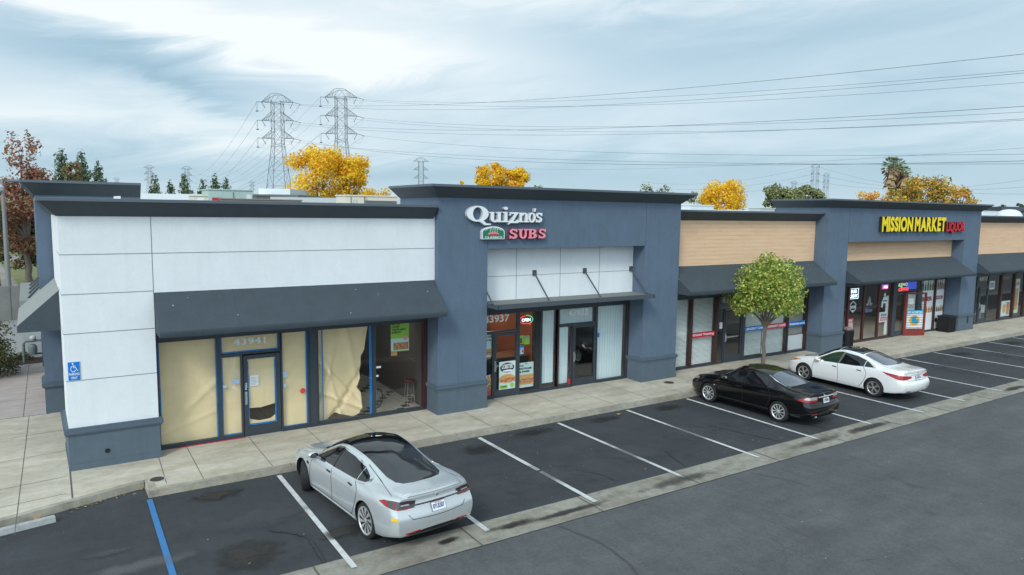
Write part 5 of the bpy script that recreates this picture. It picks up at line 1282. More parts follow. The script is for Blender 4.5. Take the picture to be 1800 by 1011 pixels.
    def wheels(s, style, rimr, rimm, steer=0, width=.235, track=None):
        R = s.P['R']
        for ai, ax in enumerate(s.axles):
            for sg in (1, -1):
                yo = s.P['track']*sg
                t = MB(); prof = [(rimr, -width/2+.02), (rimr+.02, -width/2+.005), (R-.05, -width/2), (R-.018, -width/2+.012), (R, -width/2+.04), (R, width/2-.04), (R-.018, width/2-.012), (R-.05, width/2), (rimr+.02, width/2-.005), (rimr, width/2-.02)]
                t.lathe(prof, (0, 0, 0), TYRE, 40, 'y')
                for k in (-.055, 0, .055): t.lathe([(R+.0005, k-.004), (R+.001, k), (R+.0005, k+.004)], (0, 0, 0), BLK, 40, 'y')
                w = t.obj('wheel', s.root, smooth=50); w.location = (ax, yo-sg*width/2+0, R)
                if ai == 0 and steer: w.rotation_euler = (0, 0, steer)
                r = MB(); f = width/2*sg
                r.lathe([(rimr-.035, f*.1), (rimr-.03, f*.5), (rimr-.012, f*.94), (rimr+.006, f*.98), (rimr+.006, f*.3)], (0, 0, 0), rimm, 40, 'y') if False else None
                # barrel and lip as open rings
                def ringp(prof, m):
                    n = 40; vs = []; fs = []
                    for (q, h) in prof:
                        for k in range(n): a = 2*math.pi*k/n; vs.append((q*math.cos(a), h, q*math.sin(a)))
                    for i in range(len(prof)-1):
                        for k in range(n): fs.append((i*n+k, i*n+(k+1) % n, (i+1)*n+(k+1) % n, (i+1)*n+k))
                    r.add(vs, fs, m)
                ringp([(rimr-.03, -f*.6), (rimr-.03, f*.75), (rimr-.012, f*.93), (rimr+.008, f*.955), (rimr+.008, f*.7)], rimm)
                r.lathe([(rimr-.04, f*.10), (rimr-.04, f*.15)], (0, 0, 0), GAP, 30, 'y')
                r.lathe([(rimr*.62, f*.2), (rimr*.62, f*.28)], (0, 0, 0), mat('brake_disc', (.2, .2, .2), .4, metal=.8), 26, 'y')
                r.lathe([(.062, f*.3), (.06, f*.80), (.035, f*.90), (.01, f*.91)], (0, 0, 0), rimm, 20, 'y')
                ns, w0, w1, tw, dbl = style
                for k in range(ns):
                    for dd in ((-dbl, dbl) if dbl else (0,)):
                        a = 2*math.pi*k/ns; a0 = a+dd*.35; a1 = a+dd+tw*sg
                        def P2(rr, an, off, y): return (rr*math.cos(an)-off*math.sin(an), y, rr*math.sin(an)+off*math.cos(an))
                        ra, rb = .045, rimr-.022
                        r.hexa([P2(ra, a0, -w0, f*.45), P2(ra, a0, w0, f*.45), P2(rb, a1, w1, f*.55), P2(rb, a1, -w1, f*.55),
                                P2(ra, a0, -w0*.8, f*.84), P2(ra, a0, w0*.8, f*.80), P2(rb, a1, w1*.8, f*.86), P2(rb, a1, -w1*.8, f*.90)], rimm)
                ro = r.obj('rim', w, smooth=35)
    def mirrors(s, x, z, y, m, cap=None):
        for sg in (1, -1):
            mb = MB(); vs = []; n = 14
            prof = [(-.02, .3, .0), (.0, .75, .0), (.03, .98, 0), (.08, 1.0, 0), (.13, .8, 0), (.165, .35, 0)]
            for (dx, sc, _) in prof:
                for k in range(n): a = 2*math.pi*k/n; vs.append((x+dx, sg*(y+.12+.12*sc*math.cos(a)), z+.035+.07*sc*math.sin(a)))
            mb.add(vs, [(i*n+k, i*n+(k+1) % n, (i+1)*n+(k+1) % n, (i+1)*n+k) for i in range(len(prof)-1) for k in range(n)]+[tuple(range((len(prof)-1)*n, len(prof)*n))], m)
            mb.tube([(x+.06, sg*(y-.05), z-.05), (x+.06, sg*(y+.06), z-.0)], .022, m)
            o = mb.obj('mirror', s.root, smooth=50); g = MB()
            g.add([(x-.021, sg*(y+.12+.095*math.cos(2*math.pi*k/n)), z+.035+.055*math.sin(2*math.pi*k/n)) for k in range(n)], [tuple(range(n))], CARGLASS); g.obj('mirror_glass', o)
    def handles(s, pts, m, w=.17, h=.03):
        for x, z in pts: s.side('door_handle', [(x-w/2, z-h/2), (x+w/2, z-h/2+.006), (x+w/2, z+h/2+.006), (x-w/2, z+h/2)], .018, m, grid=.04)
    def bar(s, y0, z, r, m, name='chrome_strip'):
        P = []
        for i in range(17):
            y = -y0+2*y0*i/16; h_, _, _, _ = s.bvh.ray_cast(Vector((-5, y, z)), Vector((1, 0, 0))); P.append((h_.x-r*.9, y, z))
        return MB().tube(P, r, m, 8).obj(name, s.root, smooth=60)
    def plate_(s, x, z, txt, tilt=.1, w=.31, h=.155):
        hh, nn_, _, _ = s.bvh.ray_cast(Vector((-5, 0, z-h/2)), Vector((1, 0, 0))); h2, _, _, _ = s.bvh.ray_cast(Vector((-5, 0, z+h/2)), Vector((1, 0, 0)))
        x = hh.x-.016; tilt = (h2.x-hh.x)/h
        if tilt < 0: x += tilt*h; tilt = 0
        o = MB().hexa([(x+.012, -w/2, z-h/2), (x, -w/2, z-h/2), (x, w/2, z-h/2), (x+.012, w/2, z-h/2), (x+.012+tilt*h, -w/2, z+h/2), (x+tilt*h, -w/2, z+h/2), (x+tilt*h, w/2, z+h/2), (x+.012+tilt*h, w/2, z+h/2)], mat('plate_frame', (.2, .2, .2), .4)).obj('licence_plate', s.root)
        def Pm(X, Y, Z): return (x+tilt*(Z-z+h/2)-.003+Y, -X, Z)
        f = MB(); f.add([Pm(-w/2+.008, -.002, z-h/2+.008), Pm(w/2-.008, -.002, z-h/2+.008), Pm(w/2-.008, -.002, z+h/2-.008), Pm(-w/2+.008, -.002, z+h/2-.008)], [(0, 1, 2, 3)], PWHITE); f.obj('plate_face', o)
        t = MB(); text_on(t, txt, -w/2+.03, w/2-.03, z-h*.24, z+h*.26, -.003, mat('plate_blue', (.03, .05, .2), .5), .002, .03, P=Pm)
        text_on(t, 'CALIFORNIA', -w/4, w/4, z+h*.32, z+h*.43, -.003, RED, .002, .02, P=Pm); t.obj('plate_lettering', o)

def rr_(pts): return pts
# ---- silver liftback
SILV = mat('paint_silver', srgb(208, 213, 214), .30, metal=.45, coat=.8)
PA = dict(x0=-2.45, x1=2.36, xt=-1.95, xn=2.0, R=.352, arch=.395, axles=(1.48, -1.48), track=.97, bul=.09, bulf=.16,
 zt=[(-2.45, 1.085), (-2.3, 1.10), (-2.1, 1.105), (-1.75, 1.18), (-1.2, 1.31), (-.7, 1.395), (-.1, 1.44), (.35, 1.405), (.7, 1.28), (1.15, 1.03), (1.3, .975), (1.9, .86), (2.2, .77), (2.36, .66)],
 zr=[(-2.45, 1.05), (-2.1, 1.055), (-1.6, 1.10), (-1.1, 1.225), (-.6, 1.33), (-.1, 1.365), (.25, 1.31), (.65, 1.135), (.95, .985), (1.3, .93), (1.9, .83), (2.2, .74), (2.36, .63)],
 wr=[(-2.45, .60), (-2.1, .68), (-1.7, .66), (-1.1, .60), (-.5, .60), (.1, .615), (.6, .69), (1.0, .77), (1.3, .78), (1.9, .74), (2.2, .62), (2.36, .45)],
 zb=[(-2.45, 1.00), (-2.0, 1.01), (-1.3, .985), (-.5, .95), (.6, .915), (1.1, .90), (1.5, .87), (2.0, .78), (2.2, .70), (2.36, .58)],
 wb=[(-2.45, .74), (-2.2, .84), (-1.7, .90), (-1.2, .885), (0, .885), (.9, .90), (1.5, .90), (2.0, .82), (2.2, .70), (2.36, .52)],
 w=[(-2.45, .82), (-2.3, .90), (-2.0, .965), (-1.48, .99), (-.7, .965), (.6, .965), (1.48, .975), (1.9, .94), (2.2, .80), (2.36, .60)],
 zlo=[(-2.45, .30), (-2.1, .22), (-1.4, .17), (1.4, .17), (2.0, .2), (2.36, .27)],
 tail=[(.25, .06), (.38, -.05), (.60, -.085), (.70, -.075), (.78, -.02), (.95, .025), (1.02, -.0), (1.10, -.055)], nose=[(.2, -.02), (.45, .08), (.62, .05), (.8, -.08)])
c = Car(PA, 'parked_car', 'silver four-door liftback parked nearest the camera, front wheel turned', SILV, (1.0, 0, 0), 0)
h = math.radians(96.5); c.root.rotation_euler = (0, 0, h)
# the rear left tyre touches (0.70,-4.28)
def place_car(c, contact, h, dx=.0):
    ax = c.axles[1]; v = Vector((ax*math.cos(h)-c.P['track']*math.sin(h)*1, ax*math.sin(h)+c.P['track']*math.cos(h), 0))
    c.root.location = (contact[0]-v.x, contact[1]-v.y, .004)
place_car(c, (.56, -4.22), h)
# doors as panels proud of dark gaps
fd = [(1.02, .30), (1.04, .62), (.98, .86), (.2, .90), (.08, .86), (.0, .60), (.02, .30)]
rd = [(-.02, .30), (-.045, .60), (.035, .885), (-.9, .925), (-1.05, .84), (-1.06, .70), (-.98, .45), (-.86, .30)]
gaps = [[(1.045, .27), (1.06, .62), (1.0, .905)], [(0., .27), (-.02, .60), (.08, .92)], [(-.88, .27), (-1.03, .47), (-1.12, .70), (-1.13, .84), (-.98, .96)]]
for g in gaps: c.line(g, .015, GAP)
c.line([(1.045, .285), (-.88, .285)], .010, GAP)
wo_ = [(.92, .945), (.3, .945), (-.5, .965), (-1.0, .985), (-1.30, 1.02), (-1.36, 1.06), (-1.25, 1.12), (-.95, 1.21), (-.5, 1.285), (0, 1.315), (.28, 1.265), (.62, 1.10)]
ch = [(.96, .93), (.3, .93), (-.5, .948), (-1.05, .968), (-1.35, 1.0), (-1.42, 1.06), (-1.29, 1.14), (-.97, 1.232), (-.5, 1.306), (0, 1.335), (.3, 1.285), (.65, 1.115)]
tr = c.side('window_trim', ch, .004, CHROME, sm=4)
c.side('side_window', [(.90, .952), (.3, .952), (.05, .955), (.02, 1.10), (-.02, 1.29), (.0, 1.31), (.28, 1.262), (.61, 1.10)], .008, CARGLASS, sm=0)
c.side('side_window', [(.015, .955), (-.5, .972), (-.97, .99), (-.97, 1.2), (-.5, 1.28), (-.06, 1.308), (-.04, 1.29), (-.0, 1.10)], .008, CARGLASS)
c.side('b_pillar', [(.03, .95), (-.0, 1.10), (-.07, 1.31), (-.02, 1.315), (.04, 1.10), (.06, .952)], .0095, BLK)
c.side('side_window', [(-1.0, .992), (-1.28, 1.025), (-1.34, 1.06), (-1.24, 1.115), (-1.0, 1.19)], .008, CARGLASS)
ws = [(1.20, 0), (1.16, .35), (1.05, .60), (.93, .72), (.55, .655), (.25, .585), (.28, .3), (.30, 0), (.28, -.3), (.25, -.585), (.55, -.655), (.93, -.72), (1.05, -.60), (1.16, -.35)]
c.top('windscreen', ws, .006, CARGLASS, grid=.06)
c.top('roof_glass', [(.24, .575), (-.3, .555), (-.87, .535), (-.87, 0), (-.87, -.535), (-.3, -.555), (.24, -.575), (.27, 0)], .006, CARGLASS, grid=.06)
c.line([(.255, -.58), (.275, 0), (.255, .58)], .03, BLK, view='top', off=.009)
c.top('rear_window', [(-.845, .53), (-1.2, .53), (-1.6, .535), (-1.85, .50), (-1.97, .40), (-2.02, .2), (-2.03, 0), (-2.02, -.2), (-1.97, -.40), (-1.85, -.50), (-1.6, -.535), (-1.2, -.53), (-.845, -.53), (-.86, 0)], .006, mat('rear_glass', (.03, .033, .036), .08, spec=.6, coat=.3), grid=.06)
# lift gate lines
for sg in (1, -1):
    c.line([(-1.0, sg*.60), (-1.5, sg*.64), (-1.95, sg*.72), (-2.2, sg*.78)], .010, GAP, view='top')
c.line([(.62, .74), (.55, .66), (.50, .655), (0, .64), (-.50, .655), (-.55, .66), (-.62, .74)], .010, GAP, view='rear')
c.line([(1.3, .74), (1.75, .72), (2.1, .62), (2.3, .4), (2.36, 0), (2.3, -.4), (2.1, -.62), (1.75, -.72), (1.3, -.74)], .008, GAP, view='top')
c.top('spoiler', [(-2.36, .62), (-2.43, .5), (-2.47, .25), (-2.48, 0), (-2.47, -.25), (-2.43, -.5), (-2.36, -.62), (-2.37, -.4), (-2.40, 0), (-2.37, .4)], .02, SILV, grid=.04)
for sg in (1, -1):
    c.corner('taillight', [(-.55, .0), ], .008, LAMPR) if False else None
    # wraps from the flank to the gate
    U0_ = lambda y, x: (y*math.cos(math.radians(35))-(-x)*0)
    tl = c.corner('taillight', [(.0, 0)]*3, .008, LAMPD) if False else None
    a = 38
    def uu(x, y): return math.sin(math.radians(a))*x*1+math.cos(math.radians(a))*y
    T = lambda L: [(uu(x, y), z) for x, y, z in L]
    o = c.corner('taillight', T([(-2.42, .42, .845), (-2.40, .62, .835), (-2.32, .78, .845), (-2.15, .88, .875), (-2.0, .93, .925), (-2.12, .90, .965), (-2.3, .82, .985), (-2.42, .60, .985), (-2.44, .42, .965)]), .010, LAMPD, sg=sg, ang=a)
    c.corner('lens', T([(-2.20, .87, .870), (-2.0, .925, .92), (-2.10, .905, .955), (-2.22, .86, .960)]), .013, LAMPR, sg=sg, ang=a, parent=o, grid=.03)
    c.corner('lens', T([(-2.40, .64, .84), (-2.33, .77, .85), (-2.33, .77, .866), (-2.40, .64, .856), (-2.43, .50, .86), (-2.43, .50, .846)]), .014, LAMPR, sg=sg, ang=a, parent=o, grid=.03)
    c.corner('lens', T([(-2.33, .78, .85), (-2.31, .79, .85), (-2.31, .79, .975), (-2.33, .78, .98)]), .0145, LAMPR, sg=sg, ang=a, parent=o, grid=.03)
    c.corner('lens', T([(-2.43, .55, .90), (-2.39, .70, .905), (-2.39, .70, .925), (-2.43, .55, .925)]), .014, LAMPC, sg=sg, ang=a, parent=o, grid=.03)
    c.corner('headlight', T([(-2.36, .5, .62), (-2.25, .66, .66), (-2.0, .82, .74), (-2.1, .80, .78), (-2.3, .62, .72)]), .008, LAMPC, sg=sg, ang=a, front=True)
c.rear('strip_painted_shadow', [(.47, .868), (-.47, .868), (-.47, .895), (.47, .895)], .006, GAP, grid=.05); c.bar(.47, .91, .02, CHROME)  # dark band painted below the chrome bar as its shaded underside
c.plate_(-2.515, .79, '8YUS307', .12)
c.rear('lower_diffuser', [(.72, .30), (.62, .37), (.3, .42), (0, .43), (-.3, .42), (-.62, .37), (-.72, .30), (-.5, .25), (.5, .25)], .006, BLK)
c.rear('reflector', [(.68, .385), (.4, .415), (.4, .43), (.68, .40)], .012, LAMPR, grid=.04); c.rear('reflector', [(-.68, .385), (-.4, .415), (-.4, .43), (-.68, .40)], .012, LAMPR, grid=.04)
c.corner('carpool_sticker', T([(-2.35, .70, .655), (-2.27, .80, .645), (-2.27, .80, .705), (-2.35, .70, .715)]), .008, mat('sticker_yellow', srgb(238, 190, 30), .6), sg=1, ang=a, grid=.03)
c.rear('emblem', [(.03, 1.0), (0, .95), (-.03, 1.0), (0, 1.01)], .012, CHROME, grid=.03)
c.rear('badge', [(.60, .745), (.36, .737), (.36, .748), (.60, .756)], .008, CHROME, grid=.05)
c.handles([(.17, .835), (-.82, .865)], mat('handle_dark', (.05, .05, .055), .3, metal=.6), .16, .026)
c.side('fender_vent', [(1.13, .70), (1.25, .73), (1.23, .77), (1.13, .755)], .006, BLK, grid=.04)
c.side('sill_trim', [(1.0, .195), (-1.0, .195), (-1.0, .235), (1.0, .235)], .010, SILV, grid=.08)
c.mirrors(.80, .97, .86, SILV)
c.wheels((10, .014, .045, .38, 0), .268, mat('rim_silver', (.72, .72, .72), .38, metal=.65), steer=-.5)

# ---- black saloon
BLKP = mat('paint_black', (.003, .003, .0035), .12, coat=.35, spec=.5)
PB_ = dict(x0=-2.28, x1=2.22, xt=-1.95, xn=1.85, R=.325, arch=.362, axles=(1.3375, -1.3375), track=.885, bul=.07, bulf=.14,
 zt=[(-2.28, 1.03), (-2.1, 1.05), (-1.75, 1.06), (-1.55, 1.08), (-1.1, 1.27), (-.7, 1.39), (-.2, 1.45), (.25, 1.42), (.6, 1.27), (1.0, 1.03), (1.15, .985), (1.8, .86), (2.1, .76), (2.22, .66)],
 zr=[(-2.28, 1.0), (-1.9, 1.02), (-1.45, 1.05), (-1.0, 1.19), (-.6, 1.33), (-.1, 1.375), (.2, 1.33), (.6, 1.12), (.85, .985), (1.15, .94), (1.8, .83), (2.1, .73), (2.22, .62)],
 wr=[(-2.28, .56), (-1.9, .66), (-1.5, .66), (-1.0, .57), (-.5, .56), (.1, .57), (.6, .66), (.9, .73), (1.3, .72), (1.8, .66), (2.1, .54), (2.22, .4)],
 zb=[(-2.28, .965), (-1.9, .985), (-1.2, .975), (-.4, .94), (.6, .90), (1.1, .885), (1.5, .85), (1.9, .77), (2.1, .69), (2.22, .58)],
 wb=[(-2.28, .68), (-2.0, .78), (-1.5, .82), (-1.0, .81), (0, .81), (.9, .815), (1.5, .80), (1.9, .72), (2.1, .62), (2.22, .46)],
 w=[(-2.28, .74), (-2.1, .83), (-1.8, .875), (-1.34, .89), (-.6, .88), (.6, .88), (1.34, .885), (1.8, .85), (2.1, .72), (2.22, .54)],
 zlo=[(-2.28, .30), (-1.9, .24), (-1.3, .19), (1.3, .19), (1.9, .21), (2.22, .27)],
 tail=[(.25, .05), (.40, -.05), (.60, -.07), (.68, -.05), (.72, -.0), (.95, .02), (1.03, -.03)], nose=[(.2, -.02), (.45, .07), (.6, .05), (.8, -.08)])
c = Car(PB_, 'parked_car', 'black four-door saloon parked beside the young green tree', BLKP, (0, 0), 0)
h = math.radians(92.0); c.root.rotation_euler = (0, 0, h); place_car(c, (14.12, -3.43), h)
for g in [[(.98, .26), (1.0, .6), (.93, .90)], [(.0, .26), (-.02, .6), (.05, .93)], [(-.80, .27), (-.93, .44), (-1.02, .66), (-1.0, .84), (-.90, .96)]]: c.line(g, .015, GAP)
c.side('window_trim', [(.90, .915), (.3, .925), (-.5, .945), (-1.15, .975), (-1.22, 1.0), (-1.0, 1.16), (-.62, 1.30), (-.1, 1.345), (.2, 1.295), (.55, 1.12)], .004, BLK, sm=3)
c.side('side_window', [(.86, .93), (.3, .935), (.04, .942), (.0, 1.1), (-.06, 1.325), (.0, 1.325), (.18, 1.28), (.53, 1.11)], .008, CARGLASS)
c.side('side_window', [(-.0, .945), (-.5, .96), (-.86, .975), (-.86, 1.19), (-.6, 1.28), (-.12, 1.325), (-.06, 1.1)], .008, CARGLASS)
c.side('side_window', [(-.89, .98), (-1.12, 1.0), (-.98, 1.12), (-.89, 1.17)], .008, CARGLASS)
c.top('windscreen', [(1.06, 0), (1.02, .35), (.92, .56), (.84, .66), (.5, .60), (.17, .53), (.20, .3), (.22, 0), (.20, -.3), (.17, -.53), (.5, -.60), (.84, -.66), (.92, -.56), (1.02, -.35)], .006, CARGLASS, grid=.06)
RGL = mat('rear_glass_sky_tint', (.075, .09, .118), .12, spec=.8, coat=1)  # sky reflection put into the glass as a blue base colour
c.top('rear_window', [(-.82, .50), (-1.1, .53), (-1.38, .57), (-1.46, .5), (-1.50, .25), (-1.51, 0), (-1.50, -.25), (-1.46, -.5), (-1.38, -.57), (-1.1, -.53), (-.82, -.50), (-.79, 0)], .006, RGL, grid=.06)
c.top('sunroof', [(.1, .38), (-.35, .38), (-.37, 0), (-.35, -.38), (.1, -.38), (.12, 0)], .005, CARGLASS)
for sg in (1, -1):
    c.line([(-1.0, sg*.575), (-1.45, sg*.62), (-2.0, sg*.60)], .009, GAP, view='top')
    c.line([(-.75, sg*.535), (-1.40, sg*.60)], .018, CHROME, view='top', off=.007)
c.line([(.56, .98), (.52, .72), (.3, .69), (0, .69), (-.3, .69), (-.52, .72), (-.56, .98)], .009, GAP, view='rear')
a = 38
for sg in (1, -1):
    o = c.corner('taillight', T([(-2.25, .36, .80), (-2.24, .54, .79), (-2.14, .72, .79), (-1.94, .84, .80), (-2.0, .83, .86), (-2.16, .73, .93), (-2.25, .56, .95), (-2.27, .36, .94)]), .010, LAMPR, sg=sg, ang=a)
    c.corner('lens', T([(-2.25, .38, .85), (-2.23, .58, .85), (-2.08, .78, .855), (-2.16, .73, .92), (-2.25, .56, .94), (-2.27, .38, .93)]), .013, LAMPC, sg=sg, ang=a, parent=o, grid=.03)
    c.corner('headlight', T([(-2.2, .5, .62), (-2.08, .62, .64), (-1.85, .76, .72), (-1.95, .74, .77), (-2.15, .58, .72)]), .008, LAMPC, sg=sg, ang=a, front=True)
    c.corner('turn_signal', T([(-1.86, .76, .70), (-1.78, .79, .74), (-1.85, .77, .77), (-1.92, .75, .73)]), .012, AMBER, sg=sg, ang=a, front=True, grid=.03)
c.bar(.38, .915, .022, CHROME)
c.rear('emblem', ell(0, .92, .045, .045, 16), .024, CHROME, grid=.03)
c.plate_(-2.345, .80, '7CBR482', .05)
c.rear('exhaust_pipe', ell(.47, .33, .045, .035, 14), .03, CHROME, grid=.03)
c.rear('reflector', [(.66, .42), (.5, .43), (.5, .45), (.66, .44)], .01, LAMPR, grid=.04)
c.rear('lower_diffuser', [(.6, .31), (-.6, .31), (-.55, .38), (.55, .38)], .005, BLK)
c.handles([(.14, .80), (-.78, .83)], mat('handle_black_chrome', (.05, .05, .05), .15, metal=.5, coat=1), .18, .03)
c.side('side_marker', [(1.06, .64), (1.12, .64), (1.12, .67), (1.06, .67)], .008, LAMPC, grid=.03)
c.line([(1.7, .20), (-.95, .20)], .02, BLK); c.line([(-1.75, .32), (-2.05, .32)], .02, CHROME)
c.mirrors(.66, .95, .79, BLKP)
c.wheels((10, .012, .020, 0, 0), .225, MATS['rim_silver'], width=.21)

# ---- white saloon
WHP = mat('paint_white', (.80, .81, .81), .25, coat=1)
PC = dict(x0=-2.33, x1=2.30, xt=-2.0, xn=1.9, R=.333, arch=.372, axles=(1.3975, -1.3975), track=.92, bul=.10, bulf=.16,
 zt=[(-2.33, 1.07), (-2.2, 1.085), (-1.9, 1.09), (-1.7, 1.12), (-1.2, 1.28), (-.7, 1.42), (-.15, 1.47), (.3, 1.43), (.7, 1.27), (1.15, 1.02), (1.3, .97), (1.9, .84), (2.18, .73), (2.30, .63)],
 zr=[(-2.33, 1.03), (-2.0, 1.04), (-1.6, 1.08), (-1.1, 1.22), (-.6, 1.345), (-.1, 1.39), (.25, 1.33), (.65, 1.13), (.95, .98), (1.3, .93), (1.9, .80), (2.18, .70), (2.30, .60)],
 wr=[(-2.33, .56), (-2.0, .66), (-1.6, .66), (-1.1, .60), (-.5, .585), (.1, .60), (.6, .68), (1.0, .76), (1.4, .75), (1.9, .68), (2.18, .55), (2.30, .4)],
 zb=[(-2.33, 1.0), (-2.0, 1.02), (-1.3, 1.0), (-.4, .96), (.6, .89), (1.1, .87), (1.5, .84), (2.0, .75), (2.18, .67), (2.30, .56)],
 wb=[(-2.33, .68), (-2.1, .78), (-1.6, .85), (-1.0, .845), (0, .84), (.9, .85), (1.5, .83), (2.0, .73), (2.18, .60), (2.30, .45)],
 w=[(-2.33, .76), (-2.15, .86), (-1.9, .905), (-1.4, .92), (-.6, .91), (.6, .91), (1.4, .918), (1.9, .87), (2.18, .72), (2.30, .54)],
 zlo=[(-2.33, .30), (-1.9, .23), (-1.3, .18), (1.3, .18), (1.9, .21), (2.30, .26)],
 tail=[(.25, .05), (.38, -.05), (.55, -.09), (.66, -.07), (.72, -.01), (.95, .02), (1.07, -.05)], nose=[(.2, -.02), (.45, .07), (.6, .05), (.8, -.08)])
c = Car(PC, 'parked_car', 'white four-door saloon with black roof parked right of the black car', WHP, (0, 0), 0)
h = math.radians(88.5); c.root.rotation_euler = (0, 0, h); place_car(c, (19.62, -3.25), h)
for g in [[(1.02, .26), (1.04, .6), (.98, .89)], [(.0, .26), (-.02, .6), (.05, .94)], [(-.84, .27), (-.99, .46), (-1.1, .72), (-1.06, .86), (-.95, .99)]]: c.line(g, .014, GAP)
c.line([(1.0, .30), (-.8, .32)], .008, mat('painted_shade_line', (.45, .46, .46), .5))  # grey line low on the doors, shade painted as colour
c.side('window_trim', [(.93, .90), (.3, .92), (-.5, .955), (-1.2, 1.0), (-1.42, 1.02), (-1.1, 1.16), (-.62, 1.31), (-.1, 1.355), (.25, 1.295), (.6, 1.12)], .004, CHROME, sm=3)
WG = glass_mat('x', (.5, .5, .5)) if False else CARGLASS
c.side('side_window', [(.89, .915), (.3, .935), (.04, .945), (.0, 1.1), (-.06, 1.335), (.0, 1.335), (.22, 1.28), (.58, 1.11)], .008, mat('car_glass_green', (.02, .045, .035), .05, coat=1))
c.side('side_window', [(-.03, .95), (-.5, .97), (-.95, .995), (-.95, 1.2), (-.6, 1.29), (-.13, 1.335), (-.08, 1.1)], .008, CARGLASS)
c.side('side_window', [(-.98, 1.0), (-1.33, 1.025), (-1.1, 1.135), (-.98, 1.185)], .008, CARGLASS)
c.side('b_pillar', [(.03, .945), (-.02, .95), (-.12, 1.335), (-.06, 1.335)], .0095, mat('pillar_grey', (.12, .12, .12), .5))
c.top('windscreen', [(1.18, 0), (1.14, .35), (1.03, .58), (.94, .70), (.55, .63), (.2, .56), (.23, .3), (.25, 0), (.23, -.3), (.2, -.56), (.55, -.63), (.94, -.70), (1.03, -.58), (1.14, -.35)], .006, CARGLASS, grid=.06)
c.top('roof_glass', [(.17, .53), (-.3, .52), (-.72, .51), (-.74, 0), (-.72, -.51), (-.3, -.52), (.17, -.53), (.2, 0)], .005, mat('roof_black', (.008, .008, .008), .08, coat=1), grid=.06)
c.top('rear_window', [(-.78, .51), (-1.1, .54), (-1.5, .56), (-1.60, .48), (-1.65, .25), (-1.66, 0), (-1.65, -.25), (-1.60, -.48), (-1.5, -.56), (-1.1, -.54), (-.78, -.51), (-.76, 0)], .006, RGL, grid=.06)
c.line([(.58, 1.02), (.55, .76), (.3, .73), (0, .73), (-.3, .73), (-.55, .76), (-.58, 1.02)], .009, GAP, view='rear')
for sg in (1, -1):
    c.line([(-1.1, sg*.575), (-1.6, sg*.63), (-2.15, sg*.62)], .009, GAP, view='top')
    c.corner('taillight', T([(-2.36, .34, .82), (-2.3, .60, .77), (-2.15, .78, .775), (-1.85, .905, .89), (-1.72, .925, .965), (-2.0, .87, .945), (-2.2, .74, .92), (-2.36, .46, .895), (-2.38, .34, .88)]), .010, LAMPR, sg=sg, ang=a)
    c.corner('headlight', T([(-2.26, .48, .60), (-2.12, .64, .63), (-1.85, .78, .70), (-1.55, .86, .80), (-1.85, .79, .79), (-2.2, .58, .71)]), .008, LAMPC, sg=sg, ang=a, front=True)
    c.corner('turn_signal', T([(-1.86, .80, .715), (-1.62, .86, .785), (-1.85, .80, .785), (-2.0, .72, .75)]), .012, AMBER, sg=sg, ang=a, front=True, grid=.03)
c.rear('emblem', ell(0, 1.0, .05, .03, 16), .012, CHROME, grid=.03)
c.bar(.36, .935, .010, CHROME)
c.plate_(-2.42, .82, '6XQD105', .05)
c.rear('exhaust_pipe', [(.62, .37), (.46, .36), (.46, .39), (.60, .40)], .02, mat('exhaust_dark', (.1, .1, .1), .4), grid=.03)
c.handles([(.14, .80), (-.82, .84)], MATS['handle_black_chrome'], .17, .026)
c.side('fuel_door', [(-1.38, .70), (-1.54, .71), (-1.55, .84), (-1.39, .835)], .002, WHP, grid=.05)
c.mirrors(.76, .93, .82, WHP)
c.wheels((5, .013, .022, 0, .16), .225, mat('rim_grey', (.52, .52, .52), .35, metal=.7), width=.215)
# ------------------------------------------------------------------ trees
BARK = mat('bark', (.16, .13, .11), .9, var=.3, vscale=9, bump=.8, bscale=25)
def leafm(name, col, isl=.45, trans=.25, col2=None): return mat(name, col, .65, isl=isl, trans=trans, col2=col2, v2scale=1.1)
LG = leafm('leaf_green', (.27, .38, .07), .4, .4, (.17, .30, .04)); LY = leafm('leaf_yellow', (.95, .72, .04), .22, .45, (.90, .58, .03))
LYO = leafm('leaf_yellow_orange', (.80, .50, .06), .35, .35, (.66, .32, .05)); LR = leafm('leaf_red', (.38, .13, .11), .5, .35, (.32, .17, .09))
LD = leafm('leaf_dark_green', (.08, .12, .04), .5, .25, (.13, .13, .045)); LO = leafm('leaf_olive', (.30, .31, .12), .35, .25, (.20, .24, .09))
LC = leafm('needle_green', (.11, .16, .085), .45, .1); LP = leafm('palm_green', (.19, .25, .10), .4, .1); LPD = leafm('palm_dead', (.32, .22, .12), .4, .1)
LHG = leafm('hedge_leaf', (.075, .085, .02), .5, .2, (.05, .07, .02))
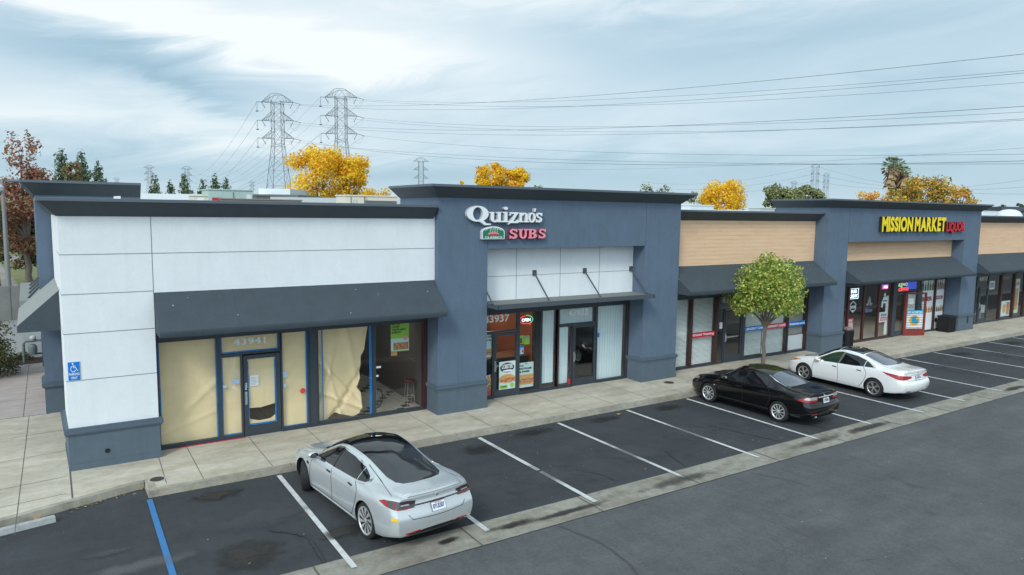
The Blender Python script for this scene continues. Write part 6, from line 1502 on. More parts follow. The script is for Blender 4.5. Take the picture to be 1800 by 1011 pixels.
def crown(blobs, n, size, mats, seed, hollow=.45, flat=1.0, elong=1.5, droop=0.):
    """many small leaf faces through the volume of lumpy blobs (x,y,z,rx,ry,rz)"""
    rs = random.Random(seed); mb = MB(); vol = [b[3]*b[4]*b[5] for b in blobs]; tot = sum(vol)
    lumps = [(rs.gauss(0, 1), rs.gauss(0, 1), rs.gauss(0, 1), rs.uniform(0, 6.3)) for _ in range(6)]
    for bi, b in enumerate(blobs):
        k = int(n*vol[bi]/tot)
        for _ in range(k):
            while True:
                d = Vector((rs.gauss(0, 1), rs.gauss(0, 1), rs.gauss(0, 1)))
                if d.length > .01: break
            d.normalize(); lum = sum(math.sin(5*(d.x*l[0]+d.y*l[1]+d.z*l[2])+l[3]) for l in lumps)/6
            r = (hollow+(1-hollow)*rs.random()**.55)*(1+.22*lum)
            if lum < -.12 and r > .72 and rs.random() < .75: continue
            p = Vector((b[0]+d.x*r*b[3], b[1]+d.y*r*b[4], b[2]+d.z*r*b[5]))
            nrm = (d+Vector((rs.gauss(0, .6), rs.gauss(0, .6), rs.gauss(.3, .6)))).normalized()
            u = nrm.orthogonal().normalized(); u = (Matrix.Rotation(rs.random()*6.3, 3, nrm) @ u); v = nrm.cross(u)
            u = (u+Vector((0, 0, -droop))).normalized()
            s = size*rs.uniform(.55, 1.25); w_ = s/elong
            m = mats[0] if len(mats) == 1 or rs.random() < mats[1][1] else mats[1][0]
            mb.add([p-u*s*.5, p+v*w_*.5+nrm*s*.08, p+u*s*.5, p-v*w_*.5+nrm*s*.08], [(0, 1, 2, 3)], m)
    return mb
def trunk(base, top, r, limbs, seed=0, m=BARK):
    rs = random.Random(seed); mb = MB(); b = Vector(base); t = Vector(top)
    pts = [b+(t-b)*i/5+Vector((rs.uniform(-.3, .3)*r, rs.uniform(-.3, .3)*r, 0))*(0 < i) for i in range(6)]
    mb.tube(pts, [r*(1.25 if i == 0 else 1-.06*i) for i in range(6)], m, 9)
    for e in limbs:
        e = Vector(e); mid = t+(e-t)*.5+Vector((rs.uniform(-.1, .1), rs.uniform(-.1, .1), .1))*(e-t).length*.4
        mb.tube([t-Vector((0, 0, r)), t+(mid-t)*.5, mid, e], [r*.7, r*.5, r*.33, r*.12], m, 6)
        for _ in range(3):
            q = mid+(e-mid)*rs.random(); f = q+Vector((rs.gauss(0, 1), rs.gauss(0, 1), rs.uniform(.2, 1.2))).normalized()*(e-t).length*.35
            mb.tube([q, q+(f-q)*.5], [r*.2, r*.06], m, 4)
    return mb
def tree(name, label, loc, h, blobs, n, size, mats, seed, tr=.15, th=.45, group=None, **k):
    o = empty(name, loc, label=label, cat='tree', group=group); rs = random.Random(seed)
    limbs = [] if name == 'pine_tree' else [(b[0]*.8, b[1]*.8, b[2]-b[5]*.3) for b in blobs][:14]
    if name == 'pine_tree': th = .93
    trunk((0, 0, 0), (0, 0, h*th), tr, limbs, seed).obj('trunk', o, smooth=60); crown(blobs, n, size, mats, seed, **k).obj('crown', o)
    return o
# the young street tree by the clinic
rs = random.Random(3); bl = [(0, 0, 3.25, .85, .85, .75)]
for i in range(34):
    a = i*2.4; el = math.asin(max(-.50, min(.97, -1+2*(i+.5)/34))); k_ = rs.uniform(.82, 1.08); q = rs.uniform(.34, .56)
    bl.append((1.12*k_*math.cos(a)*math.cos(el), 1.12*k_*math.sin(a)*math.cos(el), 3.15+1.08*k_*math.sin(el), q, q, q*.95))
for i in range(16):
    a = rs.random()*6.3; rr = rs.uniform(.1, 1.15); bl.append((rr*math.cos(a), rr*math.sin(a), 3.25+math.sqrt(max(0, 1.5-rr*rr))*1.02, .13, .13, .26))
tree('street_tree', 'round bright green young tree growing at the kerb in front of the clinic', (19.12, .95, .15), 3.9, bl, 13500, .112, (LG, (leafm('leaf_lime', (.66, .66, .17), .35, .45), .60)), 3, tr=.085, th=.47, hollow=.5, droop=.5)
tag(MB().box(18.6, 19.7, .4, 1.5, .15, .156, MATS['mulch_bark']).obj('tree_pit'), kind='structure')
# --- trees behind the shops, each placed by direction and its real distance
def far_tree(name, label, px, py_top, py_low, width_px, depth, nblob, mats, seed, n=5000, size=.35, name2='', vis=.5, ry=1., **k):
    """crown seen from py_top down; the trunk foot on the ground"""
    top = at_depth(px, py_top, depth); m = depth/CF; R_ = width_px*m/2; rs = random.Random(seed)
    H = top.z; cr_h = min(H*.75, R_*2.1*ry); bl = []
    for i in range(int(nblob*1.7)):
        a = i*2.4+rs.random()*.5; rr = R_*rs.uniform(.30, .80); zz = H-cr_h*rs.uniform(.08, .80)
        t = (H-zz)/cr_h; rr *= math.sqrt(max(.05, 1-(2*t-1)**2*.75)); q = R_*rs.uniform(.26, .44)
        bl.append((rr*math.cos(a), rr*math.sin(a), min(zz, H-q*.7), q, q, q*.85))
    return tree(name, label, (top.x, top.y, 0), H, bl, n, size, mats, seed, tr=R_*.07, th=.3, **k)
YM = (LY, (LYO, .80))
far_tree('yellow_tree', 'golden autumn tree in front of the nearer pylon, left of a joined pair', 557, 258, 350, 108, 62, 24, YM, 11, 7000, .25, hollow=.3, group='golden autumn trees behind the roofs')
far_tree('yellow_tree', 'golden autumn tree in front of the nearer pylon, right of a joined pair', 612, 270, 350, 86, 64, 20, YM, 12, 6500, .26, hollow=.2, group='golden autumn trees behind the roofs')
far_tree('yellow_tree', 'low scrap of golden foliage just left of the nearer slate blue tower', 660, 328, 350, 62, 70, 8, YM, 13, 1500, .28, hollow=.2, group='golden autumn trees behind the roofs')
far_tree('yellow_tree', 'golden tree above the large white lettering, left and taller of two touching crowns', 863, 286, 330, 62, 72, 16, YM, 14, 5000, .28, hollow=.2, group='golden autumn trees behind the roofs')
far_tree('yellow_tree', 'golden tree above the large white lettering, right and lower of two touching crowns', 905, 295, 330, 58, 73, 14, YM, 15, 4200, .28, hollow=.2, group='golden autumn trees behind the roofs')
far_tree('yellow_tree', 'broad golden tree behind the tan siding, between the two slate blue towers', 1272, 317, 365, 92, 74, 22, YM, 16, 7500, .28, hollow=.2, group='golden autumn trees behind the roofs')
far_tree('yellow_tree', 'tiny golden crown tip over the tower roof, left of the large white lettering', 815, 319, 330, 16, 70, 4, YM, 17, 250, .28, hollow=.2, group='golden autumn trees behind the roofs')
MX = (LYO, (leafm('leaf_mid', (.14, .19, .04), .4, .2), .62))
far_tree('sparse_tree', 'sparse orange and green tree just below the palms behind the farther tower', 1592, 312, 350, 78, 66, 14, MX, 21, 4200, .26, hollow=.1, group='sparse orange trees behind the farther tower')
far_tree('sparse_tree', 'sparse orange and green tree behind the yellow lettering, middle of the thin trees', 1634, 310, 350, 84, 67, 15, MX, 22, 4400, .26, hollow=.1, group='sparse orange trees behind the farther tower')
far_tree('sparse_tree', 'thin orange tree behind the red lettering, rightmost of the thin trees', 1682, 322, 350, 66, 68, 11, (LYO, (LO, .7)), 23, 2200, .26, hollow=.1, group='sparse orange trees behind the farther tower')
far_tree('sparse_tree', 'tiny bare orange treetop left of the palms over the tower cornice', 1527, 336, 350, 50, 68, 7, (LYO,), 24, 900, .25, hollow=.1, group='sparse orange trees behind the farther tower')
OM = (LO, (LD, .85))
far_tree('olive_tree', 'olive green tree left of the farther tower, leftmost of three joined crowns', 1368, 323, 360, 60, 95, 12, OM, 31, 4000, .36, hollow=.3, group='olive green trees left of the farther tower')
far_tree('olive_tree', 'olive green tree left of the farther tower, middle of three joined crowns', 1397, 328, 350, 58, 94, 12, OM, 32, 4000, .36, hollow=.3, group='olive green trees left of the farther tower')
far_tree('olive_tree', 'olive green tree left of the farther tower, rightmost of three joined crowns', 1425, 326, 348, 56, 96, 12, OM, 33, 4000, .36, hollow=.3, group='olive green trees left of the farther tower')
far_tree('distant_tree', 'small grey green treetop right of the golden pair over the nearer tower', 952, 316, 340, 60, 110, 7, OM, 34, 900, .4, hollow=.3)
far_tree('distant_tree', 'small green treetop over the right end of the nearer tower cornice', 1153, 324, 345, 66, 105, 9, OM, 35, 1300, .38, hollow=.3)
far_tree('distant_tree', 'small grey green tree left of the broad golden tree', 1229, 338, 360, 40, 90, 7, OM, 36, 700, .33, hollow=.3)
far_tree('distant_tree', 'dark tree clump right of the farther tower, by the pale far roof', 1757, 357, 375, 30, 130, 7, (LC,), 37, 900, .45, hollow=.3)
far_tree('distant_tree', 'dark tree clump at the right edge above the far cornice', 1794, 358, 368, 16, 130, 5, (LC,), 38, 450, .45, hollow=.3)
far_tree('distant_tree', 'dark treetop tucked under the end of the farther tower cornice', 1738, 366, 375, 14, 120, 5, (LC,), 39, 350, .42, hollow=.3)
# conifers
def conifer(px, py_top, wpx, depth, label, seed, n=3600, name='pine_tree'):
    top = at_depth(px, py_top, depth); m = depth/CF; R_ = wpx*m/2; H = top.z; rs = random.Random(seed); bl = []
    for i in range(15):
        t = i/14; z = H-t*min(H*.75, R_*4.2); q = R_*(.3+.78*t**.8)*rs.uniform(.8, 1.15); a = rs.random()*6.3; off = R_*.6*t*rs.uniform(.3, 1)
        bl.append((off*math.cos(a), off*math.sin(a), z-q*.5, q, q, q*.8+H*.02))
    return tree(name, label, (top.x, top.y, 0), H, bl, n, .42*depth/110+.08, (LC,), seed, tr=R_*.08, th=.5, hollow=.15, group='pines behind the roofs', elong=2)
conifer(107, 262, 44, 85, 'tall pine just right of the red-leaved tree', 41, 4200); conifer(143, 267, 38, 88, 'tall pine, middle of three by the red-leaved tree', 42, 3800); conifer(172, 283, 40, 88, 'tall pine, rightmost of three by the red-leaved tree', 43, 3800)
conifer(271, 307, 38, 120, 'pine in front of the leftmost far pylon', 44); conifer(298, 316, 26, 125, 'small slim pine between the two distant pylons', 45, 1800); conifer(323, 308, 38, 122, 'pine in front of the second distant pylon', 46)
conifer(358, 314, 28, 125, 'pine left of the pale green rooftop unit, leftmost of three', 47, 2000); conifer(378, 308, 34, 122, 'pine behind the pale green rooftop unit, tallest of three', 48); conifer(398, 312, 28, 124, 'pine behind the pale green rooftop unit, rightmost of three', 49, 2000)
conifer(732-10, 340, 10, 120, 'tiny pine tip left of the nearer tower', 50, 300) if False else None
# palms
def palm(px, py, depth, label, seed, spread=18):
    top = at_depth(px, py, depth); m = depth/CF; o = empty('palm_tree', (top.x, top.y, 0), label=label, cat='palm tree', group='fan palms behind the farther tower'); rs = random.Random(seed)
    H = top.z; mb = MB(); mb.tube([(0, 0, 0), (.15, 0, H*.5), (0, 0, H)], [.35, .26, .22], BARK, 8); mb.obj('trunk', o, smooth=60)
    cr_ = MB(); R_ = spread*m*.62
    for i in range(70):
        a = rs.random()*6.3; el = rs.uniform(-.9, 1.3); d = Vector((math.cos(a)*math.cos(el), math.sin(a)*math.cos(el), math.sin(el))); mm = LPD if el < -.35 else LP
        c_ = Vector((0, 0, H))+d*R_*.72; s = Vector((-math.sin(a), math.cos(a), 0)); up = d.cross(s)
        for k in range(9):
            t = (k-4)/4*.85; f = (d*math.cos(t)+s*math.sin(t)).normalized()-Vector((0, 0, .12)); e = c_+f*R_*.42*rs.uniform(.8, 1.1); w_ = s*.07+up*.05
            cr_.add([c_-w_*.3, c_+w_, e], [(0, 1, 2)], mm)
        cr_.add([Vector((0, 0, H-.3)), Vector((0, 0, H-.1)), c_], [(0, 1, 2)], mm)
    for i in range(60):
        a = rs.random()*6.3; z = H-rs.uniform(.2, 2.0); r = .55*rs.uniform(.6, 1.2); p = Vector((r*.5*math.cos(a), r*.5*math.sin(a), z)); q = Vector((r*1.5*math.cos(a), r*1.5*math.sin(a), z-1.0)); s = Vector((-math.sin(a), math.cos(a), 0))*.28
        cr_.add([p-s*.5, p+s*.5, q+s, q-s], [(0, 1, 2, 3)], LPD)
    cr_.obj('crown', o)
palm(1568, 293, 92, 'fan palm behind the farther tower, left of the tall pair', 61, 29); palm(1579, 290, 94, 'fan palm behind the farther tower, right of the tall pair', 62, 20); palm(1590, 303, 92, 'fan palm behind the farther tower, lowest of three', 63, 19)
# red-leaved tree and others at the left edge
def left_tree(label, px, py_top, px_base, py_base, width_px, nblob, mats, seed, n, size, name='broadleaf_tree', **k):
    base = CPOS+px_ray(px_base, py_base)*(CPOS.z/-px_ray(px_base, py_base).z); d = (base-CPOS).dot(FW); top = at_depth(px, py_top, d); H = top.z; R_ = width_px*d/CF/2; rs = random.Random(seed); bl = []
    for i in range(nblob):
        a = rs.random()*6.3; t = rs.uniform(.05, .95); rr = R_*rs.uniform(.2, .75)*math.sqrt(max(.08, 1-(2*t-1)**2)); q = R_*rs.uniform(.22, .38)
        bl.append((rr*math.cos(a), rr*math.sin(a), H-q*.6-t*(H*.70), q, q, q*.9))
    for i in range(k.pop('wisps', 0)):
        a = rs.random()*6.3; rr = R_*rs.uniform(.1, .7); bl.append((rr*math.cos(a), rr*math.sin(a), H*rs.uniform(.9, 1.06), R_*.09, R_*.09, H*.09))
    return tree(name, label, (base.x, base.y, 0), H, bl, n, size, mats, seed, tr=.25, th=.3, **k)
left_tree('red-leaved tree at the left edge, behind the street lamp', 30, 262, 52, 500, 130, 30, (LR, (leafm('leaf_rust', (.30, .20, .08), .4, .3), .62)), 71, 8500, .26, hollow=.3, wisps=16)
left_tree('dark green tree just beside the building corner, under the red one', 52, 372, 50, 497, 95, 22, (LD, (LR, .72)), 72, 7000, .26, hollow=.2)
left_tree('dark green tree at the left frame edge behind the hedge', -14, 345, -5, 508, 70, 18, (LD, (LR, .8)), 73, 5000, .26, hollow=.2)
far_tree('broadleaf_tree', 'yellow green tree between the red tree and the first pine', 128, 285, 350, 34, 78, 9, (LO, (LR, .6)), 74, 1800, .28, hollow=.15)
# hedge
hx = empty('hedge', label='tall clipped green hedge at the left edge by the pink walk', cat='hedge')
rs = random.Random(9); bl = []
p = Vector((-6.5, 14.6, 0))
for i in range(60): bl.append((rs.uniform(-8.2, -5.88), rs.uniform(13.6, 15.4), rs.uniform(.25, 1.95), .45, .45, .42))
crown(bl, 14000, .085, (LHG, (leafm('hedge_leaf_light', (.16, .17, .04), .4, .2), .85)), 9, hollow=.3).obj('foliage', hx)
mb = MB()
for i in range(12): mb.tube([(-8.4+.2*i, 14.5, .1), (-8.4+.2*i, 14.5, 1.6)], .03, BARK, 5)
mb.obj('stems', hx)
crown([(rs.uniform(-5.9, -5.1), rs.uniform(16.5, 17.6), .28, .2, .2, .16) for i in range(5)], 500, .08, (LHG,), 19).obj('shrub'); tag(bpy.data.objects['shrub'], 'low scrappy shrubs in the dark mulch by the utility cabinet', 'shrub', kind='stuff')
# block wall, utility cabinet and valve behind the side
bw_ = MB(); WM = mat('block_wall', (.20, .20, .19), .9, var=.25, vscale=1.5, bump=.3, bscale=30)
a0 = Vector((-12, 30.5, 0)); 
for i in range(9):
    x = -11.5+.62*i; bw_.box(x, x+.60, 30.5+.0*i, 30.7, 0, 1.9, WM); bw_.box(x-.02, x, 30.47, 30.72, 0, 1.95, WM)
tag(bw_.obj('block_wall'), 'weathered grey panel wall beyond the driveway', 'wall')
uc = empty('utility_cabinet', (-5.05, 17.6, 0), label='pale grey utility cabinet behind the backflow valve', cat='utility cabinet'); box('cabinet_body', uc, -.5, .45, 0, .8, .1, 2.3, mat('cabinet_grey', (.42, .47, .48), .5, var=.05)); box('cabinet_lid', uc, -.52, .47, -.02, .82, 2.3, 2.36, mat('cabinet_grey', (.4, .4, .4), .5))
bv = empty('backflow_valve', (-5.2, 16.6, .15), label='pipework backflow valve in the mulch beside the back tower', cat='valve'); mb = MB(); PM = mat('valve_green_grey', (.16, .2, .19), .5, var=.2, vscale=8)
mb.tube([(-.3, 0, 0), (-.3, 0, .75), (-.22, 0, .85), (.3, 0, .85), (.38, 0, .75), (.38, 0, 0)], .05, PM, 8); mb.tube([(-.3, .1, .3), (.38, .1, .3)], .04, PM, 8); mb.lathe([(.13, .3), (.15, .42), (.15, .6), (.10, .7)], (0, 0, 0), PM, 12); mb.obj('pipes', bv, smooth=50)
MB().lathe([(.06, .86), (.11, .92), (.11, .99), (.05, 1.05)], (.02, 0, 0), mat('valve_cap', (.5, .5, .5), .5), 12).obj('valve_cap', bv, smooth=50); MB().lathe([(.14, .8), (.14, .82)], (-.05, 0, 0), PM, 12).obj('hand_wheel', bv)
# small parked utility truck/ trailer glimpse left out; street lamp
lb = CPOS+px_ray(17, 528)*(CPOS.z/-px_ray(17, 528).z); d = (lb-CPOS).dot(FW); lt_ = at_depth(7, 316, d)
sl2 = empty('street_lamp', (lb.x, lb.y, 0), label='grey street lamp with a short arm at the left edge', cat='street lamp'); GM = mat('galvanised', (.25, .25, .25), .5, metal=.3)
hgt = lt_.z; MB().tube([(0, 0, 0), (0, 0, hgt)], [.17, .10], GM, 10).obj('pole', sl2, smooth=60)
mb = MB(); mb.tube([(-.2, 0, hgt-.1), (2.6, .3, hgt-.25)], .05, GM, 6); mb.obj('arm', sl2); MB().box(.3, 1.0, -.12, .2, hgt-.12, hgt+.02, mat('lamp_head', (.2, .23, .3), .5)).obj('lamp_head', sl2); MB().lathe([(.05, -.9), (.32, -.75), (.36, -.5), (.2, -.3)], (-.25, 0, hgt), mat('camera_dome', (.6, .6, .62), .3), 14).obj('dome', sl2)

# ------------------------------------------------------------------ rooftops behind the parapets
def roof_box(name, cat, label, px0, px1, pyt, pyb, Y, dep, m, parts=(), group=None):
    a = at_y(px0, pyt, Y); b_ = at_y(px1, pyt, Y); x0, x1 = a.x, b_.x; zt = (a.z+b_.z)/2; zb = 5.5
    o = empty(name, (x0, Y, 0), label=label, cat=cat, group=group)
    mb = MB(); mb.box(0, x1-x0, 0, dep, zb, zt, m); mb.box(-.04, x1-x0+.04, -.04, dep+.04, zt, zt+.05, m); mb.obj('casing', o, bevel=.01)
    for i, (kind, u0, u1, v0, v1, mm, nm) in enumerate(parts):
        H = zt-zb; W_ = x1-x0; box(nm, o, W_*u0, W_*u1, -.02-.003*i, -.003*i-.002, zt-H*(1-v0), zt-H*(1-v1), mm)
    return o
PGR = mat('unit_pale_green', srgb(168, 190, 184), .6, var=.05); BEI = mat('unit_beige', srgb(212, 206, 190), .6, var=.05); LGR = mat('parapet_light', srgb(186, 192, 192), .7, var=.05); DGRY = mat('unit_vent', srgb(92, 100, 100), .6); WHT2 = mat('roof_white', srgb(214, 222, 226), .7, var=.04)
roof_box('rooftop_unit', 'rooftop unit', 'pale green rooftop air unit with a small red label', 366, 444, 335, 356, 15, 1.6, PGR, (('b', .08, .28, .62, .80, mat('label_red', srgb(170, 50, 60), .6), 'label_plate'), ('b', .40, .47, .1, .62, BEI, 'access_hatch'), ('b', .55, .565, 0, .95, DGRY, 'seam'), ('b', .85, .97, .65, .9, WHT2, 'label_plate')))
roof_box('rooftop_duct', 'rooftop duct', 'angled pale duct hood left of the pale green rooftop unit', 340, 366, 345, 356, 15.2, 1.2, BEI, (('b', .2, .9, .3, .7, DGRY, 'grille'),))
roof_box('rooftop_unit', 'rooftop unit', 'beige rooftop box left of the nearer tower', 606, 640, 345, 358, 9.5, 1.0, BEI, (('b', .3, .33, 0, 1, DGRY, 'seam'), ('b', .42, .62, .4, .9, LGR, 'label_plate')))
roof_box('rooftop_unit', 'rooftop unit', 'dark louvred rooftop box beside the nearer tower', 641, 698, 346, 358, 9.6, 1.2, BEI, (('b', .02, .98, .0, .88, DGRY, 'louvre'),))
roof_box('rooftop_unit', 'rooftop unit', 'dark grey vent box at the foot of the nearer pylon', 450, 475, 345, 356, 20, 1.2, DGRY, (('b', .1, .9, .2, .8, BLK, 'grille'),))
roof_box('rooftop_curb', 'rooftop ledge', 'long brownish roof ledge below the golden trees', 390, 530, 352, 357, 13, .4, mat('ledge_brown', srgb(128, 118, 112), .8), ())
roof_box('rooftop_unit', 'rooftop unit', 'white rooftop box behind the pale ledge, under the broad golden tree', 1214, 1255, 362, 372, 9, .9, WHT2, (('b', .2, .8, .2, .7, LGR, 'access_hatch'),))
roof_box('rooftop_unit', 'rooftop unit', 'grey rooftop vent right of the broad golden tree', 1336, 1362, 367, 374, 10, .8, LGR, (('b', .2, .8, .2, .7, DGRY, 'grille'),))
roof_box('rooftop_unit', 'rooftop unit', 'white roof box with dark panel, right of the farther tower', 1728, 1764, 372, 381, 12, 1.2, WHT2, (('b', .4, .7, .1, .6, DGRY, 'access_hatch'),))
a = at_y(1774, 376, 9); dm = MB(); dm.lathe([(.9, -.4), (.88, 0), (.7, .28), (.4, .42), (.05, .46)], (a.x, a.y, a.z-.1), WHT2, 20); tag(dm.obj('roof_skylight', smooth=50), 'white domed skylight on the far right roof', 'skylight')
for x in (-3.0, -1.2): tag(MB().hexa([(x, 2.3, 6.475), (x+.14, 2.3, 6.475), (x+.14, 2.42, 6.475), (x, 2.42, 6.475), (x, 2.3, 6.53), (x+.14, 2.3, 6.54), (x+.13, 2.4, 6.54), (x+.02, 2.4, 6.53)], INKW).obj('roof_scrap'), 'small white scrap on the corner parapet, %s of two' % ('left' if x < -2 else 'right'), 'scrap')
# neighbouring low buildings beyond
def far_building(label, px0, px1, pyt, depth, m, trimm, dx=12):
    a = at_depth(px0, pyt, depth); b_ = at_depth(px1, pyt, depth); zt = (a.z+b_.z)/2; v = Vector((b_.x-a.x, b_.y-a.y, 0)); n = Vector((-v.y, v.x, 0)).normalized()*dx
    o = empty('low_building', (a.x, a.y, 0), label=label, cat='building'); z0 = Vector((0, 0, 0)); up = Vector((0, 0, zt-.45)); up2 = Vector((0, 0, zt))
    mb = MB(); mb.hexa([z0, v, v+n, n, up, v+up, v+n+up, n+up], m); mb.obj('wall', o)
    e = v.normalized()*.25; q = n.normalized()*.25
    mb = MB(); mb.hexa([-e-q+up, v+e-q+up, v+e+n+q+up, -e+n+q+up, -e-q+up2, v+e-q+up2, v+e+n+q+up2, -e+n+q+up2], trimm); mb.obj('roof_edge', o)
    w_ = MB(); L_ = v.length; k = int(L_/3.5)
    for i in range(k):
        p = v.normalized()*(1+3.5*i)-n.normalized()*.03; d_ = v.normalized()*1.8
        w_.hexa([p+Vector((0, 0, 1)), p+d_+Vector((0, 0, 1)), p+d_+q*.1+Vector((0, 0, 1)), p+q*.1+Vector((0, 0, 1)), p+Vector((0, 0, 2.4)), p+d_+Vector((0, 0, 2.4)), p+d_+q*.1+Vector((0, 0, 2.4)), p+q*.1+Vector((0, 0, 2.4))], CARGLASS)
    if k: w_.obj('windows', o)
far_building('long pale grey low building behind the left parapet', 236, 372, 341, 46, LGR, WHT2); far_building('low pale building behind the green rooftop unit', 440, 520, 342, 50, LGR, DGRY)
far_building('white low building behind the golden trees', 478, 700, 348, 48, WHT2, LGR); far_building('small white roof box at the foot of the pylon', 462, 506, 332, 56, WHT2, WHT2, 6)
far_building('long low building with a pale roof edge behind the tan siding', 1196, 1345, 369, 52, WHT2, WHT2); far_building('pale low building right of the farther tower', 1722, 1782, 370, 90, BEI, WHT2); far_building('far shop roof with charcoal edge at the right frame edge', 1762, 1860, 364, 78, BLUE, CORN, 20)
MB().tube([(0, 0, 0), (0, 0, 1)], .1, RED).obj('x') if False else None

# ------------------------------------------------------------------ pylons and power lines
PYM = mat('pylon_steel', (.20, .22, .24), .6, metal=.3)
def pylon_mesh(H=50., waist=27., wb=10., ww=3.7, arms=(33.5, 40.1, 46.9), reach=5.9, r=.085, ins=2.8, lean=1):
    body = MB(); levels = [0]; z = 0
    def wd(z): return wb+(ww-wb)*z/waist if z < waist else ww
    while z < waist-.5: z += max(3.2, wd(z)*.85); levels.append(min(z, waist))
    while z < arms[-1]-.5: z += 3.1; levels.append(min(z, arms[-1]))
    rb = r
    def cor(z): w_ = wd(z)/2; return [Vector((-w_, -w_, z)), Vector((w_, -w_, z)), Vector((w_, w_, z)), Vector((-w_, w_, z))]
    for a, b_ in zip(levels, levels[1:]):
        A, Bc = cor(a), cor(b_)
        for k in range(4):
            j = (k+1) % 4; body.tube([A[k], Bc[k]], rb*1.4, PYM, 4, False); body.tube([A[k], Bc[j]], rb*.75, PYM, 3, False); body.tube([A[j], Bc[k]], rb*.75, PYM, 3, False); body.tube([Bc[k], Bc[j]], rb*.75, PYM, 3, False)
    return body, cor
def make_pylon(loc, rz, label, group, H=50., scale=1., r=.085, levels3=True, arms=(33.5, 40.1, 46.9), reach=5.9, ww=3.7, ins=True, thin=1.0):
    o = empty('transmission_pylon', loc, rz, label=label, cat='pylon', group=group)
    body, cor = pylon_mesh(H, waist=arms[0]-2 if ww > 3 else arms[0]-3, arms=arms, r=r*thin, ww=ww); body.obj('lattice_body', o)
    tips = []
    for ai, za in enumerate(arms):
        for sg in (-1, 1):
            am = MB(); up = 2.9 if za < arms[-1] else 2.7; tip = Vector((sg*(ww/2+reach*.72+.0), 0, za-.1)); w_ = ww/2
            for y in (-w_, w_):
                bi = Vector((sg*w_, y, za)); ti = Vector((sg*w_, y, za+up)); am.tube([bi, tip], r*thin, PYM, 4, False); am.tube([ti, tip], r*thin, PYM, 4, False)
                for k in (.25, .5, .75):
                    am.tube([bi+(tip-bi)*k, ti+(tip-ti)*(k-.2)], r*.65*thin, PYM, 3, False); am.tube([bi+(tip-bi)*k, ti+(tip-ti)*k], r*.6*thin, PYM, 3, False)
            if za == arms[-1]:
                for y in (-w_, w_):
                    am.tube([Vector((sg*w_, y, za+up)), Vector((0, y, za+up+.2))], r*thin, PYM, 4, False); am.tube([Vector((sg*w_, y, za)), Vector((0, y, za+up))], r*.7*thin, PYM, 3, False)
            a_ = am.obj('cross_arm', o)
            if ins:
                im = MB(); e = tip+Vector((sg*2.6, 0, -.7)) if sg > 0 else tip+Vector((-1.6, 0, .1)); im.tube([tip, e], r*1.3, mat('insulator', (.10, .11, .13), .4), 5)
                if sg < 0: im.tube([tip+Vector((-1.5, 0, 0)), tip+Vector((-1.6, 0, -3.2))], r*.9, PYM, 4); im.lathe([(.5, -3.5), (.5, -3.2)], tip+Vector((-1.6, 0, 0)), MATS['insulator'], 8)
                im.tube([tip+Vector((-sg*.2, 0, -.1)), tip+Vector((-sg*1.4, .3, -2.2))], r*1.3, MATS['insulator'], 4)
                loop = [tip+Vector((sg*(2.3-3.9*t), 0, -.7-3.0*math.sin(math.pi*t)**.8)) for t in [i/10 for i in range(11)]]; im.tube(loop, r*.4, PYM, 3, False)
                im.obj('insulator_string', a_); tips.append(Vector(loc)+Matrix.Rotation(rz, 3, 'Z') @ e)
            else: tips.append(Vector(loc)+Matrix.Rotation(rz, 3, 'Z') @ tip)
    return o, tips
def pyl(px, py_top, depth, Htop, label, group, rz=None, **k):
    t = at_depth(px, py_top, depth); return make_pylon((t.x, t.y, t.z-Htop), -CYAW if rz is None else rz, label, group, **k)
G_ = 'high voltage pylons behind the shops'
p1, t1_ = pyl(487, 165, 263, 49.9, 'tall lattice pylon left of the golden trees, widening legs visible', G_, r=.075)
p2, t2_ = pyl(599, 156.5, 262, 49.9, 'tall lattice pylon rising out of the golden trees', G_, r=.075)
fk = dict(r=.075, ins=False)
p3, t3_ = pyl(262, 290, 760, 49.9, 'distant pylon behind the leftmost pine, left of a far pair', G_, **fk)
p4, t4_ = pyl(328, 292, 760, 49.9, 'distant pylon behind pines, right of a far pair', G_, **fk)
pyl(205, 312, 1150, 49.9, 'faint pylon over the back tower cornice', G_, r=.08, ins=False); pyl(443, 318, 1300, 49.9, 'faint pylon between the green rooftop unit and the nearest pylon', G_, r=.08, ins=False)
p5, t5_ = pyl(740, 277, 560, 49.9, 'pylon above the left end of the nearer tower cornice', G_, r=.075, ins=False)
p6, t6_ = pyl(1434, 288, 640, 49.9, 'slim pylon behind the olive trees, taller of a pair', G_, r=.07, ins=False, reach=2.2, ww=4.6); pyl(1453, 304, 760, 49.9, 'plain narrow pylon just right of the olive trees', G_, r=.07, ins=False, reach=.8, ww=4.2)
pyl(1396, 318, 900, 49.9, 'small pylon top just above the olive trees', G_, r=.08, ins=False, reach=4)
WIRE = mat('wire_steel', (.09, .10, .11), .5, metal=.4)
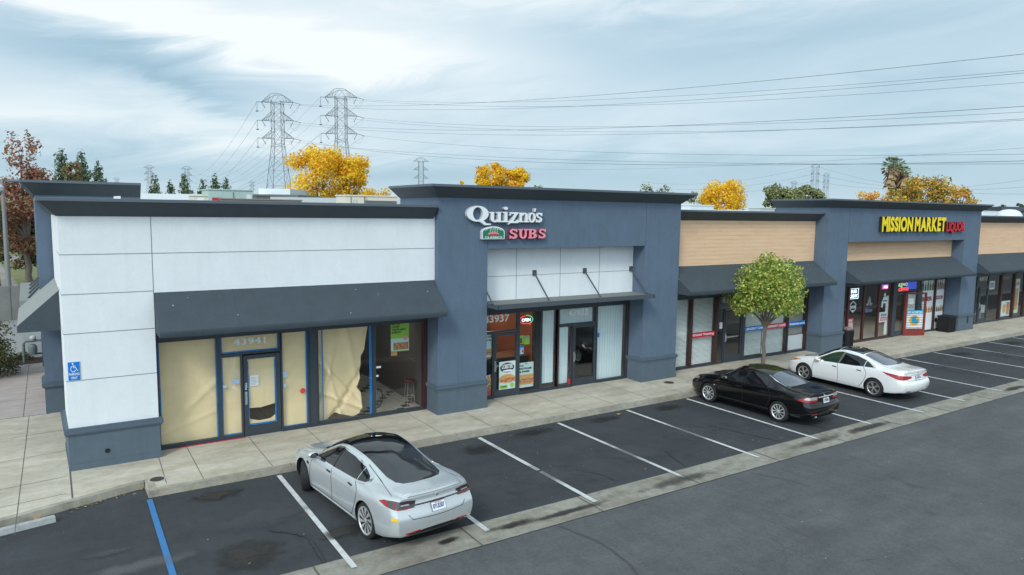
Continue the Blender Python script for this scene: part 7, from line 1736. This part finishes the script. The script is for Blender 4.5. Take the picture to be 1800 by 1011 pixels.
def wire(P0, mid, edge, de, label, r=.045, ext=1.35, twin=0.):
    """a sagging span: starts at the pylon arm, passes on a straight plan line and runs out of the frame"""
    E = at_depth(edge[0], edge[1], de); d = Vector((E.x-P0.x, E.y-P0.y, 0)); L_ = d.length; d.normalize()
    # the plan point of the mid pixel
    rr = px_ray(*mid); n = Vector((-d.y, d.x, 0)); q = P0-CPOS; s_ = (q.dot(n))/(rr.dot(n)); M_ = CPOS+rr*s_; sm_ = (M_-P0).dot(d)/L_
    # parabola through 3 points
    z0, zm, z1 = P0.z, M_.z, E.z; a = ((zm-z0)/sm_-(z1-z0))/(sm_-1); b_ = (z1-z0)-a
    pts = [(P0+d*L_*t+Vector((0, 0, z0-P0.z+a*t*t+b_*t))) for t in [ext*i/44 for i in range(45)]]
    mb = MB(); mb.tube(pts, r, WIRE, 4, False)
    if twin: mb.tube([p_+Vector((0, 0, twin)) for p_ in pts], r, WIRE, 4, False)
    tag(mb.obj('power_line'), label, 'power line', 'power lines from the pylons')
# t?_ order: level0 left,right, level1 left,right, level2 left,right
W1 = [(t1_[5], (1070, 166), (1800, 95), 88, 'uppermost power line, rising steepest to the right edge'), (t2_[5], (1000, 177), (1800, 124), 112, 'second highest power line at the right edge'),
 (t1_[4]+Vector((3, 0, 0)), (960, 189), (1800, 128.5), 103, 'third highest power line at the right edge'), (t2_[4]+Vector((3, 0, 0)), (1000, 187), (1800, 145), 126, 'fourth highest power line at the right edge'),
 (t1_[3], (1070, 225), (1800, 187), 88, 'upper line of the middle bundle'), (t2_[3], (1070, 223), (1800, 197), 112, 'second line of the middle bundle'), (t1_[2]+Vector((3, 0, 0)), (1000, 237.5), (1800, 209), 103, 'lower line of the middle bundle'),
 (t2_[2]+Vector((3, 0, 0)), (1000, 231), (1800, 211.5), 126, 'lowest line of the middle bundle'), (t2_[1], (1070, 268), (1800, 271), 112, 'upper line of the lowest bundle'), (t1_[1], (1070, 288.5), (1800, 283), 88, 'lower line of the lowest bundle'),
 (t1_[0]+Vector((3, 0, 0)), (1000, 281), (1800, 288), 103, 'lowest power line crossing the palms'), (t5_[5], (1000, 298), (1800, 260), 180, 'faint line from the pylon over the tower cornice')]
for P0, mid, edge, de, lab in W1: wire(P0, mid, edge, de, lab, .029 if de < 95 else .026, twin=.0)
def span(a, b_, sag, label, r=.05):
    pts = [a+(b_-a)*t-Vector((0, 0, 4*sag*t*(1-t))) for t in [i/30 for i in range(31)]]
    mb = MB(); mb.tube(pts, r, WIRE, 4, False); tag(mb.obj('power_line'), label, 'power line', 'power lines from the pylons')
nm = ('lower', 'lower', 'middle', 'middle', 'upper', 'upper')
for i in range(6):
    span(t1_[i], t4_[i], 16, 'thin %s line from the left pylon to the far pylon pair, %s arm' % (nm[i], 'left' if i % 2 == 0 else 'right'), .045)
for i in range(6):
    span(t2_[i], t5_[i]*.0+t4_[i]+Vector((0, 0, -3-i)), 18, 'faint %s line from the pylon in the golden trees to the far pair, %s arm' % (nm[i], 'left' if i % 2 == 0 else 'right'), .035)
for i in (1, 3, 5): span(t6_[i], at_depth(1850, 300+8*i, 480), 8, 'faint %s line from the slim far pylon to the right edge' % nm[i], .06); span(t6_[i-1], at_depth(1130, 340-i*4, 900), 8, 'faint %s line leaving the slim far pylon leftwards' % nm[i], .06)
